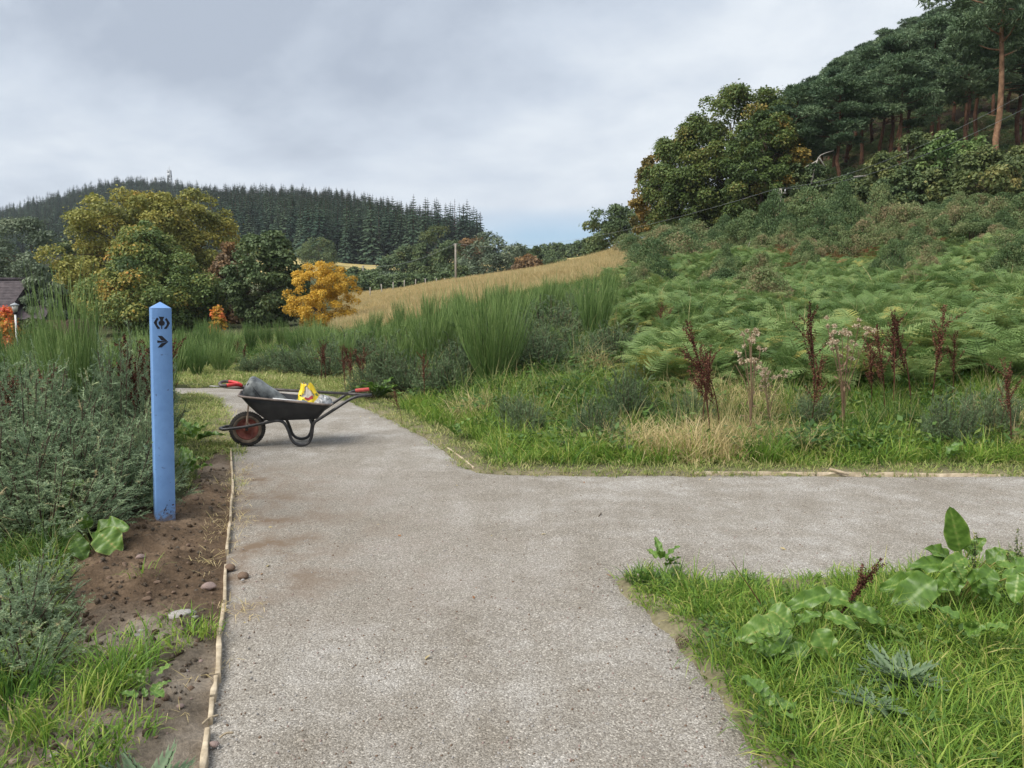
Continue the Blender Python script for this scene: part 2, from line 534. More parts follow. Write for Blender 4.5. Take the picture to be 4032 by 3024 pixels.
M['iron'] = plain_mat('iron', (0.085, 0.075, 0.075), 0.55, 0.4, 0.2, var=0.4, nscale=18, c2=(0.16, 0.14, 0.13))
M['worn_steel'] = plain_mat('worn_steel', (0.48, 0.47, 0.45), 0.4, 0.5, 0.5, var=0.2, nscale=20)
M['shaft'] = plain_mat('shaft', (0.21, 0.19, 0.17), 0.6, 0.3, var=0.3, nscale=20, c2=(0.36, 0.33, 0.29))
M['yellow'] = plain_mat('yellow', (0.80, 0.55, 0.02), 0.4, 0.4, var=0.12, nscale=18, c2=(0.88, 0.66, 0.04))
M['bag_white'] = plain_mat('bag_white', (0.62, 0.56, 0.48), 0.5, 0.3, var=0.2, nscale=30)
M['bag_red'] = plain_mat('bag_red', (0.38, 0.05, 0.055), 0.5, 0.3, var=0.2, nscale=40)
M['bag_green'] = plain_mat('bag_green', (0.11, 0.14, 0.035), 0.5, 0.3, var=0.2, nscale=40)
M['sheet'] = plain_mat('sheet', (0.74, 0.75, 0.76), 0.5, 0.3, var=0.06, nscale=20)
M['film'] = plain_mat('film', (0.16, 0.165, 0.17), 0.25, 0.6, var=0.5, nscale=24, c2=(0.50, 0.51, 0.52))
M['twine'] = plain_mat('twine', (0.30, 0.23, 0.18), 0.9, 0.1, var=0.3, nscale=80)
M['timber'] = plain_mat('timber', (0.40, 0.31, 0.20), 0.85, 0.15, var=0.35, nscale=14, bump=0.5, bscale=50, c2=(0.62, 0.52, 0.38))
M['stone_pink'] = plain_mat('stone_pink', (0.26, 0.19, 0.165), 0.85, 0.2, var=0.3, nscale=14, bump=0.4, bscale=50, c2=(0.40, 0.30, 0.27))
M['stone_grey'] = plain_mat('stone_grey', (0.28, 0.265, 0.25), 0.85, 0.2, var=0.3, nscale=14, bump=0.4, bscale=50, c2=(0.50, 0.47, 0.44))
M['stone_brown'] = plain_mat('stone_brown', (0.15, 0.105, 0.075), 0.9, 0.15, var=0.3, nscale=14, bump=0.4, bscale=50, c2=(0.26, 0.18, 0.13))
M['pole'] = plain_mat('pole', (0.30, 0.27, 0.23), 0.85, 0.15, var=0.2, nscale=3)
M['wire'] = plain_mat('wire', (0.30, 0.32, 0.33), 0.5, 0.4, 0.3)
M['roof_tile'] = plain_mat('roof_tile', (0.055, 0.045, 0.052), 0.75, 0.25, var=0.3, nscale=3, c2=(0.11, 0.09, 0.095))
M['render_wall'] = plain_mat('render_wall', (0.55, 0.53, 0.50), 0.9, 0.1, var=0.08)
M['white_paint'] = plain_mat('white_paint', (0.78, 0.78, 0.76), 0.4, 0.4, var=0.04)
M['glass'] = plain_mat('glass', (0.06, 0.07, 0.08), 0.08, 0.6, var=0.1)
M['lamp_glass'] = plain_mat('lamp_glass', (0.50, 0.48, 0.43), 0.3, 0.5, var=0.08)
M['lamp_cap'] = plain_mat('lamp_cap', (0.36, 0.38, 0.40), 0.5, 0.4, var=0.1)
M['mast'] = plain_mat('mast', (0.42, 0.44, 0.46), 0.5, 0.4, 0.2)
M['metal_grey'] = plain_mat('metal_grey', (0.40, 0.40, 0.40), 0.4, 0.5, 0.4)

# compacted gravel
m, nt, b = mat('gravel')
L = nt.links
tcn = mnode(nt, 'ShaderNodeTexCoord')


def nz_(nt, scale, detail=4, rough=0.6, src=None):
    n = mnode(nt, 'ShaderNodeTexNoise')
    n.inputs['Scale'].default_value = scale
    n.inputs['Detail'].default_value = detail
    n.inputs['Roughness'].default_value = rough
    nt.links.new(src, n.inputs['Vector'])
    return n


big = nz_(nt, 0.85, 5, 0.6, tcn.outputs['Object'])
mid = nz_(nt, 3.2, 5, 0.65, tcn.outputs['Object'])
fine = nz_(nt, 120, 4, 0.8, tcn.outputs['Object'])
vor = mnode(nt, 'ShaderNodeTexVoronoi')
vor.inputs['Scale'].default_value = 150
L.new(tcn.outputs['Object'], vor.inputs['Vector'])
r1 = ramp(nt, [(0.36, (0.262, 0.236, 0.198)), (0.50, (0.335, 0.312, 0.276)), (0.62, (0.425, 0.407, 0.378))])
mxx = mnode(nt, 'ShaderNodeMath', operation='ADD')
ms = mnode(nt, 'ShaderNodeMath', operation='MULTIPLY')
ms.inputs[1].default_value = 0.5
ms2 = mnode(nt, 'ShaderNodeMath', operation='MULTIPLY')
ms2.inputs[1].default_value = 0.5
L.new(big.outputs['Fac'], ms.inputs[0])
L.new(mid.outputs['Fac'], ms2.inputs[0])
L.new(ms.outputs[0], mxx.inputs[0])
# trodden lines along the way people walk
trk = nz_(nt, 1.0, 5, 0.6, tcn.outputs['Object'])
tmp_ = mnode(nt, 'ShaderNodeMapping')
tmp_.inputs['Scale'].default_value = (3.4, 0.45, 1)
L.new(tcn.outputs['Object'], tmp_.inputs[0])
L.new(tmp_.outputs[0], trk.inputs['Vector'])
tk = mnode(nt, 'ShaderNodeMath', operation='MULTIPLY_ADD')
L.new(trk.outputs['Fac'], tk.inputs[0])
tk.inputs[1].default_value = 0.20
tk.inputs[2].default_value = -0.10
ad_ = mnode(nt, 'ShaderNodeMath', operation='ADD')
L.new(ms2.outputs[0], ad_.inputs[0])
L.new(tk.outputs[0], ad_.inputs[1])
L.new(ad_.outputs[0], mxx.inputs[1])
L.new(mxx.outputs[0], r1.inputs[0])
r2 = ramp(nt, [(0.24, (0.22, 0.21, 0.20)), (0.42, (0.80, 0.78, 0.76)), (0.56, (1.08, 1.07, 1.06)), (0.72, (2.0, 2.0, 2.0))])
L.new(fine.outputs['Fac'], r2.inputs[0])
mul = mnode(nt, 'ShaderNodeMix', data_type='RGBA', blend_type='MULTIPLY')
mul.inputs[0].default_value = 1
L.new(r1.outputs[0], mul.inputs[6])
L.new(r2.outputs[0], mul.inputs[7])
r3 = ramp(nt, [(0.0, (0.50, 0.48, 0.46)), (0.75, (1.12, 1.12, 1.12)), (1.0, (1.70, 1.70, 1.70))])
L.new(vor.outputs['Color'], r3.inputs[0])
mul2 = mnode(nt, 'ShaderNodeMix', data_type='RGBA', blend_type='MULTIPLY')
mul2.inputs[0].default_value = 1
L.new(mul.outputs[2], mul2.inputs[6])
L.new(r3.outputs[0], mul2.inputs[7])
# soil trodden on to the gravel beside the dug patch: attribute tint
ta = mnode(nt, 'ShaderNodeAttribute', attribute_name='tint')
mul3 = mnode(nt, 'ShaderNodeMix', data_type='RGBA')
mulm = mnode(nt, 'ShaderNodeMath', operation='MULTIPLY', use_clamp=True)
r4 = ramp(nt, [(0.40, (0, 0, 0)), (0.62, (1, 1, 1))])
L.new(mid.outputs['Fac'], r4.inputs[0])
L.new(r4.outputs[0], mulm.inputs[0])
L.new(ta.outputs['Fac'], mulm.inputs[1])
L.new(mulm.outputs[0], mul3.inputs[0])
L.new(mul2.outputs[2], mul3.inputs[6])
mul3.inputs[7].default_value = (0.19, 0.140, 0.098, 1)
L.new(mul3.outputs[2], b.inputs['Base Color'])
b.inputs['Roughness'].default_value = 0.92
b.inputs['Specular IOR Level'].default_value = 0.15
bp = mnode(nt, 'ShaderNodeBump')
bp.inputs['Strength'].default_value = 0.55
bp.inputs['Distance'].default_value = 0.008
hsum = mnode(nt, 'ShaderNodeMath', operation='SUBTRACT')
L.new(fine.outputs['Fac'], hsum.inputs[0])
L.new(vor.outputs['Distance'], hsum.inputs[1])
L.new(hsum.outputs[0], bp.inputs['Height'])
L.new(bp.outputs[0], b.inputs['Normal'])
M['gravel'] = m

# dug soil
m, nt, b = mat('soil')
L = nt.links
tcn = mnode(nt, 'ShaderNodeTexCoord')
big = nz_(nt, 2.4, 6, 0.65, tcn.outputs['Object'])
fine = nz_(nt, 48, 5, 0.75, tcn.outputs['Object'])
ta = mnode(nt, 'ShaderNodeAttribute', attribute_name='tint')
r1 = ramp(nt, [(0.32, (0.085, 0.058, 0.038)), (0.52, (0.150, 0.104, 0.068)), (0.68, (0.24, 0.172, 0.116))])
L.new(big.outputs['Fac'], r1.inputs[0])
r1b = ramp(nt, [(0.32, (0.125, 0.100, 0.074)), (0.52, (0.215, 0.178, 0.138)), (0.68, (0.33, 0.285, 0.235))])
L.new(big.outputs['Fac'], r1b.inputs[0])
mixs = mnode(nt, 'ShaderNodeMix', data_type='RGBA')
L.new(ta.outputs['Fac'], mixs.inputs[0])
L.new(r1.outputs[0], mixs.inputs[6])
L.new(r1b.outputs[0], mixs.inputs[7])
r2 = ramp(nt, [(0.25, (0.55, 0.55, 0.55)), (0.5, (0.95, 0.95, 0.95)), (0.75, (1.5, 1.48, 1.45))])
L.new(fine.outputs['Fac'], r2.inputs[0])
mul = mnode(nt, 'ShaderNodeMix', data_type='RGBA', blend_type='MULTIPLY')
mul.inputs[0].default_value = 1
L.new(mixs.outputs[2], mul.inputs[6])
L.new(r2.outputs[0], mul.inputs[7])
L.new(mul.outputs[2], b.inputs['Base Color'])
b.inputs['Roughness'].default_value = 0.95
b.inputs['Specular IOR Level'].default_value = 0.1
bp = mnode(nt, 'ShaderNodeBump')
bp.inputs['Strength'].default_value = 0.9
bp.inputs['Distance'].default_value = 0.02
L.new(fine.outputs['Fac'], bp.inputs['Height'])
L.new(bp.outputs[0], b.inputs['Normal'])
M['soil'] = m

# ground sheet: colour of the cover comes from a vertex attribute
m, nt, b = mat('ground')
L = nt.links
tcn = mnode(nt, 'ShaderNodeTexCoord')
ca = mnode(nt, 'ShaderNodeAttribute', attribute_name='cover')
n1_ = nz_(nt, 0.35, 6, 0.7, tcn.outputs['Object'])
n2_ = nz_(nt, 14, 5, 0.7, tcn.outputs['Object'])
r1 = ramp(nt, [(0.3, (0.72, 0.74, 0.70)), (0.7, (1.28, 1.25, 1.2))])
L.new(n1_.outputs['Fac'], r1.inputs[0])
r2 = ramp(nt, [(0.3, (0.65, 0.65, 0.65)), (0.7, (1.35, 1.35, 1.35))])
L.new(n2_.outputs['Fac'], r2.inputs[0])
mu = mnode(nt, 'ShaderNodeMix', data_type='RGBA', blend_type='MULTIPLY')
mu.inputs[0].default_value = 1
L.new(ca.outputs['Color'], mu.inputs[6])
L.new(r1.outputs[0], mu.inputs[7])
mu2 = mnode(nt, 'ShaderNodeMix', data_type='RGBA', blend_type='MULTIPLY')
mu2.inputs[0].default_value = 1
L.new(mu.outputs[2], mu2.inputs[6])
L.new(r2.outputs[0], mu2.inputs[7])
L.new(mu2.outputs[2], b.inputs['Base Color'])
b.inputs['Roughness'].default_value = 0.95
b.inputs['Specular IOR Level'].default_value = 0.1
bp = mnode(nt, 'ShaderNodeBump')
bp.inputs['Strength'].default_value = 0.6
bp.inputs['Distance'].default_value = 0.04
L.new(n2_.outputs['Fac'], bp.inputs['Height'])
L.new(bp.outputs[0], b.inputs['Normal'])
M['ground'] = m

# ------------------------------------------------------------------ plan of the near ground
def poly(px):
    return np.array([tuple(gp(u, v))[:2] for u, v in px])


PATH_L = poly([(440, 1659), (456, 1530), (470, 1400), (486, 1250), (492, 1150), (499, 1050), (499, 968), (495, 925), (484, 890), (465, 862), (425, 852), (330, 850), (180, 850)])
PATH_T = poly([(180, 836), (330, 836), (470, 836), (560, 837), (640, 839), (720, 852), (800, 880), (870, 913), (940, 950), (1000, 995), (1022, 1010), (1050, 1018), (1120, 1021), (1500, 1022), (2212, 1024), (2900, 1026)])
PATH_R = poly([(2900, 1215), (2212, 1226), (1900, 1250), (1620, 1258), (1500, 1256), (1400, 1243), (1352, 1252), (1362, 1275), (1400, 1310), (1465, 1362), (1520, 1420), (1590, 1505), (1645, 1590), (1690, 1659)])
PATH = np.concatenate([[[PATH_L[0, 0] + 0.15, -4.0], [PATH_L[0, 0] + 0.02, 0.8]], PATH_L, PATH_T, PATH_R, [[PATH_R[-1, 0] + 0.12, 1.2], [PATH_R[-1, 0] + 0.5, -4.0]]])
SOIL_L = poly([(480, 968), (452, 985), (425, 1010), (400, 1050), (372, 1078), (320, 1092), (262, 1105), (200, 1140), (150, 1195), (128, 1260), (150, 1320), (120, 1370), (60, 1440), (-40, 1530), (-180, 1659)])
SOIL = np.concatenate([[[PATH_L[0, 0] + 0.02, 0.8]], PATH_L[:7], SOIL_L, [[SOIL_L[-1, 0] - 0.3, 0.8]]])
ISLAND = np.concatenate([PATH_R, [[PATH_R[-1, 0] + 0.12, 1.2], [5.0, 1.2], [8.0, 3.5]]])


def sdist(x, y, P):
    """signed distance to polygon P, negative inside"""
    x, y = np.asarray(x, float), np.asarray(y, float)
    d2 = np.full(x.shape, 1e18)
    ins = np.zeros(x.shape, bool)
    n = len(P)
    for i in range(n):
        ax, ay = P[i]
        bx, by = P[(i + 1) % n]
        ex, ey = bx - ax, by - ay
        wx, wy = x - ax, y - ay
        t = np.clip((wx * ex + wy * ey) / (ex * ex + ey * ey + 1e-12), 0, 1)
        d2 = np.minimum(d2, (wx - t * ex) ** 2 + (wy - t * ey) ** 2)
        c = ((ay <= y) & (by > y)) | ((by <= y) & (ay > y))
        with np.errstate(divide='ignore', invalid='ignore'):
            xc = ax + (y - ay) / (by - ay if by != ay else 1e-12) * ex
        ins ^= c & (x < xc)
    d = np.sqrt(d2)
    return np.where(ins, -d, d)


# ------------------------------------------------------------------ terrain from surveyed heights (u of the sight line, distance, height)
CTRL = []
for u in (-900, -300, 300, 1100, 1900, 2600, 3200):
    for d in (2, 4, 6):
        CTRL.append((u, d, 0))


def row(d, **kw):
    for k, z in kw.items():
        CTRL.append((int(k[1:].replace('m', '-')), d, z))


row(9, um600=0, u0=0, u500=0, u1000=0, u1300=.05, u1800=.10, u2212=.2, u2800=.4)
row(12, um600=0, u0=0, u500=0, u800=0.03, u1060=.30, u1300=.5, u1800=.7, u2212=.95, u2800=1.2)
row(20, um600=-.2, u0=-.1, u400=0, u700=0, u1060=.75, u1300=1.15, u1600=1.4, u1900=1.75, u2212=2.2, u2800=2.9)
row(32, um600=-.8, u0=-.6, u400=-.1, u600=0, u900=.8, u1100=1.7, u1300=2.4, u1600=2.9, u1900=3.4, u2212=4.0, u2800=5.2)
row(48, um600=-1.5, u0=-1.5, u300=-.8, u600=-.2, u800=.9, u1000=2.4, u1200=3.5, u1400=4.5, u1700=6.0, u2000=7.4, u2212=8.4, u2800=10)
row(65, um600=-1.5, u0=-1.2, u300=-.8, u500=-.3, u700=.3, u800=1.4, u1000=3.2, u1200=4.6, u1400=6.7, u1600=8.6, u1900=12, u2212=13.6, u2800=15)
row(85, um600=-1, u0=-.5, u500=0, u700=1, u800=2.1, u1000=4.1, u1200=5.4, u1300=6.5, u1500=10, u1700=14.5, u1900=19, u2212=22, u2800=24)
row(130, um600=0, u0=0, u500=2, u700=4, u800=4.2, u1000=3.8, u1200=6.6, u1300=9, u1500=16, u1700=27, u1900=38, u2212=44, u2800=46)
row(200, um600=5, u0=5, u500=8, u650=11, u800=9.5, u1000=9, u1200=12, u1300=14, u1500=24, u1900=58, u2800=64)
row(270, um600=12, u0=12, u500=17, u700=18, u850=17, u1000=17, u1060=16, u1200=17.5, u1300=20, u1500=28, u1900=64, u2800=70)
row(400, um600=30, u0=30, u500=41, u700=41, u900=30, u1000=22, u1100=20, u1250=24, u1500=30, u1900=60, u2800=66)
row(700, um600=56, u0=69, u150=84, u290=98, u400=94, u500=82, u700=68, u1000=40, u1100=38, u1250=46, u1500=48, u1900=64, u2800=70)
row(1200, um600=60, u0=75, u290=105, u700=72, u1100=80, u1200=83, u1260=84, u1900=82, u2800=80)
row(3500, um600=110, u290=120, u1100=110, u1900=110, u2800=110)
CA = np.array(CTRL, float)
_th = np.arctan((CA[:, 0] - 1106) / FD)
_r = CA[:, 1] / np.cos(_th)
_cx = np.stack([_th * 3.0, np.log(_r)], 1)
_val = CA[:, 2] / _r


def _phi(a, b):
    d2 = (a[:, None, 0] - b[None, :, 0]) ** 2 + (a[:, None, 1] - b[None, :, 1]) ** 2
    return np.sqrt(d2 + 0.12)


_A = _phi(_cx, _cx) + np.eye(len(_cx)) * 1e-6
_n = len(_cx)
_Q = np.zeros((_n + 1, _n + 1))
_Q[:_n, :_n] = _A
_Q[:_n, _n] = 1
_Q[_n, :_n] = 1
_w = np.linalg.solve(_Q, np.concatenate([_val, [0]]))


def gz(x, y):
    x, y = np.atleast_1d(np.asarray(x, float)), np.atleast_1d(np.asarray(y, float))
    shp = x.shape
    x, y = x.ravel(), y.ravel()
    r = np.maximum(np.hypot(x, y), 0.5)
    th = np.arctan2(x, y)
    q = np.stack([np.clip(th, -R(58), R(58)) * 3.0, np.log(np.minimum(r, 3600))], 1)
    z = np.empty(len(x))
    for i in range(0, len(x), 20000):
        z[i:i + 20000] = _phi(q[i:i + 20000], _cx) @ _w[:-1] + _w[-1]
    z = z * np.minimum(r, 3600) * (1 - sstep(R(62), R(150), np.abs(th)))
    sp = sdist(x, y, PATH)
    z *= sstep(0.2, 2.2, sp) * sstep(5.5, 8.5, r)
    rel = 0.05 * fbm(x, y, 0.55, 3) * sstep(0.25, 1.2, sp) + 0.25 * fbm(x, y, 0.09, 3) * sstep(16, 40, r) + 0.62 * fbm(x, y, 0.17, 2) * sstep(10.5, 15, r) * (1 - sstep(36, 46, r)) * sstep(0.10, 0.2, x / np.maximum(y, 1)) + 1.2 * fbm(x, y, 0.015, 3) * sstep(160, 400, r)
    return (z + rel).reshape(shp)


def gz1(x, y):
    return float(gz(x, y)[0])


def on(u, d):
    """ground point on the sight line u at forward distance d"""
    x = (u - 1106) / FD * d / 1.005
    return Vector((x, d, gz1(x, d)))


def uof(x, y):
    return 1106 + FD * 1.005 * np.asarray(x) / np.maximum(np.asarray(y), 0.1)


# ground sheet
th = np.concatenate([np.linspace(-180, -46, 55)[:-1], np.linspace(-46, 46, 250), np.linspace(46, 180, 55)[1:-1]])
rr = np.concatenate([np.geomspace(0.6, 4, 26)[:-1], np.geomspace(4, 30, 110)[:-1], np.geomspace(30, 2500, 140)])
TH, RR = np.meshgrid(np.radians(th), rr, indexing='ij')
GX, GY = (RR * np.sin(TH)).ravel(), (RR * np.cos(TH)).ravel()
GZ = gz(GX, GY)
sp_ = sdist(GX, GY, PATH)
ss_ = sdist(GX, GY, SOIL)
low_ = np.maximum(1 - sstep(-0.16, -0.02, sp_), 1 - sstep(-0.16, -0.02, ss_))
low_ = np.maximum(low_, (sp_ < 0.3) & (ss_ < 0.3))
GZ = GZ + 0.012 - 0.11 * low_
nt_, nr_ = len(th), len(rr)
ii, jj = np.meshgrid(np.arange(nt_), np.arange(nr_ - 1), indexing='ij')
i2 = (ii + 1) % nt_
GF = np.stack([ii * nr_ + jj, i2 * nr_ + jj, i2 * nr_ + jj + 1, ii * nr_ + jj + 1], -1).reshape(-1, 4)
g = Soup().add(np.stack([GX, GY, GZ], 1), GF[:, ::-1])
g.add([[0, 0, -0.1]], np.zeros((0, 3), int))
cen = len(GX)
fan = np.stack([np.full(nt_, cen), np.arange(nt_) * nr_, ((np.arange(nt_) + 1) % nt_) * nr_], 1)
g.f.append(fan[:, ::-1])
g.m.append(np.zeros(nt_, int))
me = g.mesh('ground', [M['ground']], True)
d_ = np.maximum(GY, 0.1)
U_ = np.where(GY > 0.5, uof(GX, GY), np.where(GX > 0, 4000, -2000))
cov = np.tile(np.array([0.060, 0.066, 0.030]), (len(GX), 1))


def paint(mask, c):
    mk = np.clip(mask, 0, 1)[:, None]
    cov[:] = cov * (1 - mk) + np.array(c) * mk


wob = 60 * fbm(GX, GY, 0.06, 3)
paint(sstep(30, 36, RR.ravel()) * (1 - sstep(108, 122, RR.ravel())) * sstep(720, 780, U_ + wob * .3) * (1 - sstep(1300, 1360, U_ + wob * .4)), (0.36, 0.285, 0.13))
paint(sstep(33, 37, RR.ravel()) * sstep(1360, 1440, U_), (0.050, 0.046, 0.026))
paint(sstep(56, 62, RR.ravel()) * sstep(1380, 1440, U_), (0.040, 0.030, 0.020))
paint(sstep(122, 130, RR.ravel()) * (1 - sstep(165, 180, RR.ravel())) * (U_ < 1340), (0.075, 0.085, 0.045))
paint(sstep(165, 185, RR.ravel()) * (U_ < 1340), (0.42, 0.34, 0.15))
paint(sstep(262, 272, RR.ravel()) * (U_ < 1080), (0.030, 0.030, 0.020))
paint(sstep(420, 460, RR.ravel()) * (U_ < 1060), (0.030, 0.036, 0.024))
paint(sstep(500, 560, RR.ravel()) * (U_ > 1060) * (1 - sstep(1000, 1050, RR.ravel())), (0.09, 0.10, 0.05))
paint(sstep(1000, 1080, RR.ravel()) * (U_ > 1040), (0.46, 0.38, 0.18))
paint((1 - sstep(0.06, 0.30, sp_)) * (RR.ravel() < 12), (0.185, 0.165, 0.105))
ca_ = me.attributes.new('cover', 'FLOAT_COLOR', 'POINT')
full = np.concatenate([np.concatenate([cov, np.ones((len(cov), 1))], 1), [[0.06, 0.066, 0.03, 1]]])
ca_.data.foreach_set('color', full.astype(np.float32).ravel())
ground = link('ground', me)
tag(ground, 'rough grassy ground rising from the path to the hills', 'ground', kind='structure')


def region_sheet(P, step, zfun, name, mats, tfun=None, ylim=None):
    lo, hi = P.min(0) - step, P.max(0) + step
    xs, ys = np.arange(lo[0], hi[0] + step, step), np.arange(lo[1], hi[1] + step, step)
    X, Y = np.meshgrid(xs, ys, indexing='ij')
    sh = X.shape
    X, Y = X.ravel(), Y.ravel()
    D = sdist(X, Y, P)
    ny = len(ys)
    i, j = np.meshgrid(np.arange(len(xs) - 1), np.arange(ny - 1), indexing='ij')
    q = np.stack([i * ny + j, (i + 1) * ny + j, (i + 1) * ny + j + 1, i * ny + j + 1], -1).reshape(-1, 4)
    keep = (D[q] < 0).any(1)
    q = q[keep]
    # pull outer vertices on to the outline
    need = np.unique(q)
    outv = need[D[need] > 0]
    px_, py_ = X[outv], Y[outv]
    best = np.full(len(outv), 1e18)
    bx_, by_ = px_.copy(), py_.copy()
    for k in range(len(P)):
        a, b2 = P[k], P[(k + 1) % len(P)]
        e_ = b2 - a
        t = np.clip(((px_ - a[0]) * e_[0] + (py_ - a[1]) * e_[1]) / (e_ @ e_ + 1e-12), 0, 1)
        qx, qy = a[0] + t * e_[0], a[1] + t * e_[1]
        dd = (qx - px_) ** 2 + (qy - py_) ** 2
        u_ = dd < best
        best = np.where(u_, dd, best)
        bx_, by_ = np.where(u_, qx, bx_), np.where(u_, qy, by_)
    X[outv], Y[outv] = bx_, by_
    mp_ = -np.ones(len(X), int)
    mp_[need] = np.arange(len(need))
    X, Y, D = X[need], Y[need], np.minimum(D[need], 0)
    Z = zfun(X, Y, D)
    s = Soup().add(np.stack([X, Y, Z], 1), mp_[q], tfun(X, Y, D) if tfun is not None else 0.0)
    return s.mesh(name, mats, True)


POST = gp(356, 1128)


def path_z(X, Y, D):
    return 0.012 * fbm(X, Y, 0.7, 3) + 0.004 * fbm(X, Y, 6, 3) - 0.018 * np.exp(-((D + 0.0) / 0.12) ** 2)


def path_t(X, Y, D):
    ds = sdist(X, Y, SOIL)
    near = np.exp(-np.maximum(ds, 0) / 0.75) * sstep(3.2, 4.4, Y) * (1 - sstep(6.6, 8.0, Y))
    return np.clip(near * 1.5, 0, 1)


path = link('path', region_sheet(PATH, 0.045, path_z, 'path', [M['gravel']], path_t))
tag(path, 'pale compacted gravel path forking in front of the bank', 'path', kind='structure')


def soil_z(X, Y, D):
    edge = sstep(0.0, 0.16, -D)
    hump = 0.014 * np.exp(-((X - POST.x) ** 2 + (Y - POST.y + 0.1) ** 2) / 0.55 ** 2)
    clod = 0.05 * fbm(X, Y, 2.6, 5, 0.6) + 0.040 * np.abs(fbm(X, Y, 9, 4, 0.7)) - 0.012
    ramp_ = 0.014 * (Y > 0)
    return edge * (hump + clod + ramp_) - 0.02 * (1 - edge)


def soil_t(X, Y, D):
    return np.clip(1 - sstep(3.35, 3.9, Y + 0.25 * fbm(X, Y, 2, 3)) + sstep(6.2, 6.7, Y) * .5, 0, 1)


soil = link('bare_soil', region_sheet(SOIL, 0.022, soil_z, 'bare_soil', [M['soil']], soil_t))
tag(soil, 'freshly dug brown soil around the foot of the blue post', 'soil', kind='structure')


def soil_h(x, y):
    x, y = np.array([x]), np.array([y])
    return float(soil_z(x, y, np.minimum(sdist(x, y, SOIL), 0))[0])


# ------------------------------------------------------------------ scattering of what nobody can count
def scatter(name, pts, protos, label, cat, smin=0.8, smax=1.2, tilt=0.15, idx=None, rot=None, kind='stuff', scl=None):
    n = len(pts)
    me = bpy.data.meshes.new(name)
    me.vertices.add(n)
    me.vertices.foreach_set('co', np.asarray(pts, np.float32).ravel())
    if rot is None:
        rot = np.stack([RNG.normal(0, tilt, n), RNG.normal(0, tilt, n), RNG.uniform(0, 6.283, n)], 1)
    if scl is None:
        scl = RNG.uniform(smin, smax, n)
    if idx is None:
        idx = RNG.integers(0, len(protos), n)
    a = me.attributes.new('rot', 'FLOAT_VECTOR', 'POINT')
    a.data.foreach_set('vector', rot.astype(np.float32).ravel())
    a = me.attributes.new('size', 'FLOAT', 'POINT')
    a.data.foreach_set('value', np.asarray(scl, np.float32))
    a = me.attributes.new('pick', 'INT', 'POINT')
    a.data.foreach_set('value', np.asarray(idx, np.int32))
    me.update()
    c = bpy.data.collections.new(name + '_kinds')
    for i, p in enumerate(protos):
        o = bpy.data.objects.new('%s_kind_%02d' % (name, i), p)
        c.objects.link(o)
    ng = bpy.data.node_groups.new(name + '_scatter', 'GeometryNodeTree')
    ng.interface.new_socket('Geometry', in_out='INPUT', socket_type='NodeSocketGeometry')
    ng.interface.new_socket('Geometry', in_out='OUTPUT', socket_type='NodeSocketGeometry')
    N, L = ng.nodes, ng.links
    gi, go = N.new('NodeGroupInput'), N.new('NodeGroupOutput')
    ci = N.new('GeometryNodeCollectionInfo')
    ci.inputs['Collection'].default_value = c
    ci.inputs['Separate Children'].default_value = True
    ci.inputs['Reset Children'].default_value = True
    iop = N.new('GeometryNodeInstanceOnPoints')
    iop.inputs['Pick Instance'].default_value = True

    def attr(nm, dt):
        q = N.new('GeometryNodeInputNamedAttribute')
        q.data_type = dt
        q.inputs['Name'].default_value = nm
        return q.outputs['Attribute']
    e2r = N.new('FunctionNodeEulerToRotation')
    L.new(attr('rot', 'FLOAT_VECTOR'), e2r.inputs[0])
    L.new(gi.outputs[0], iop.inputs['Points'])
    L.new(ci.outputs[0], iop.inputs['Instance'])
    L.new(attr('pick', 'INT'), iop.inputs['Instance Index'])
    L.new(e2r.outputs[0], iop.inputs['Rotation'])
    L.new(attr('size', 'FLOAT'), iop.inputs['Scale'])
    L.new(iop.outputs[0], go.inputs[0])
    o = link(name, me)
    md = o.modifiers.new('scatter', 'NODES')
    md.node_group = ng
    tag(o, label, cat, kind=kind)
    return o


def rand_pts(x0, x1, y0, y1, dens, mask, zoff=-0.01):
    n = int((x1 - x0) * (y1 - y0) * dens)
    x, y = RNG.uniform(x0, x1, n), RNG.uniform(y0, y1, n)
    k = mask(x, y)
    if k.dtype != bool:
        k = RNG.uniform(0, 1, n) < k
    x, y = x[k], y[k]
    return np.stack([x, y, gz(x, y) + zoff], 1)


def rand_view(u0, u1, d0, d1, n, mask=None, zoff=-0.01, power=1.0):
    """random ground points in a sector of the view, spread evenly over the ground"""
    t = RNG.uniform(0, 1, n)
    y = np.sqrt(d0 ** 2 + t * (d1 ** 2 - d0 ** 2)) if power == 1 else d0 * (d1 / d0) ** t
    u = RNG.uniform(u0, u1, n)
    x = (u - 1106) / FD * y
    if mask is not None:
        k = mask(x, y, u)
        if k.dtype != bool:
            k = RNG.uniform(0, 1, n) < k
        x, y = x[k], y[k]
    return np.stack([x, y, gz(x, y) + zoff], 1)


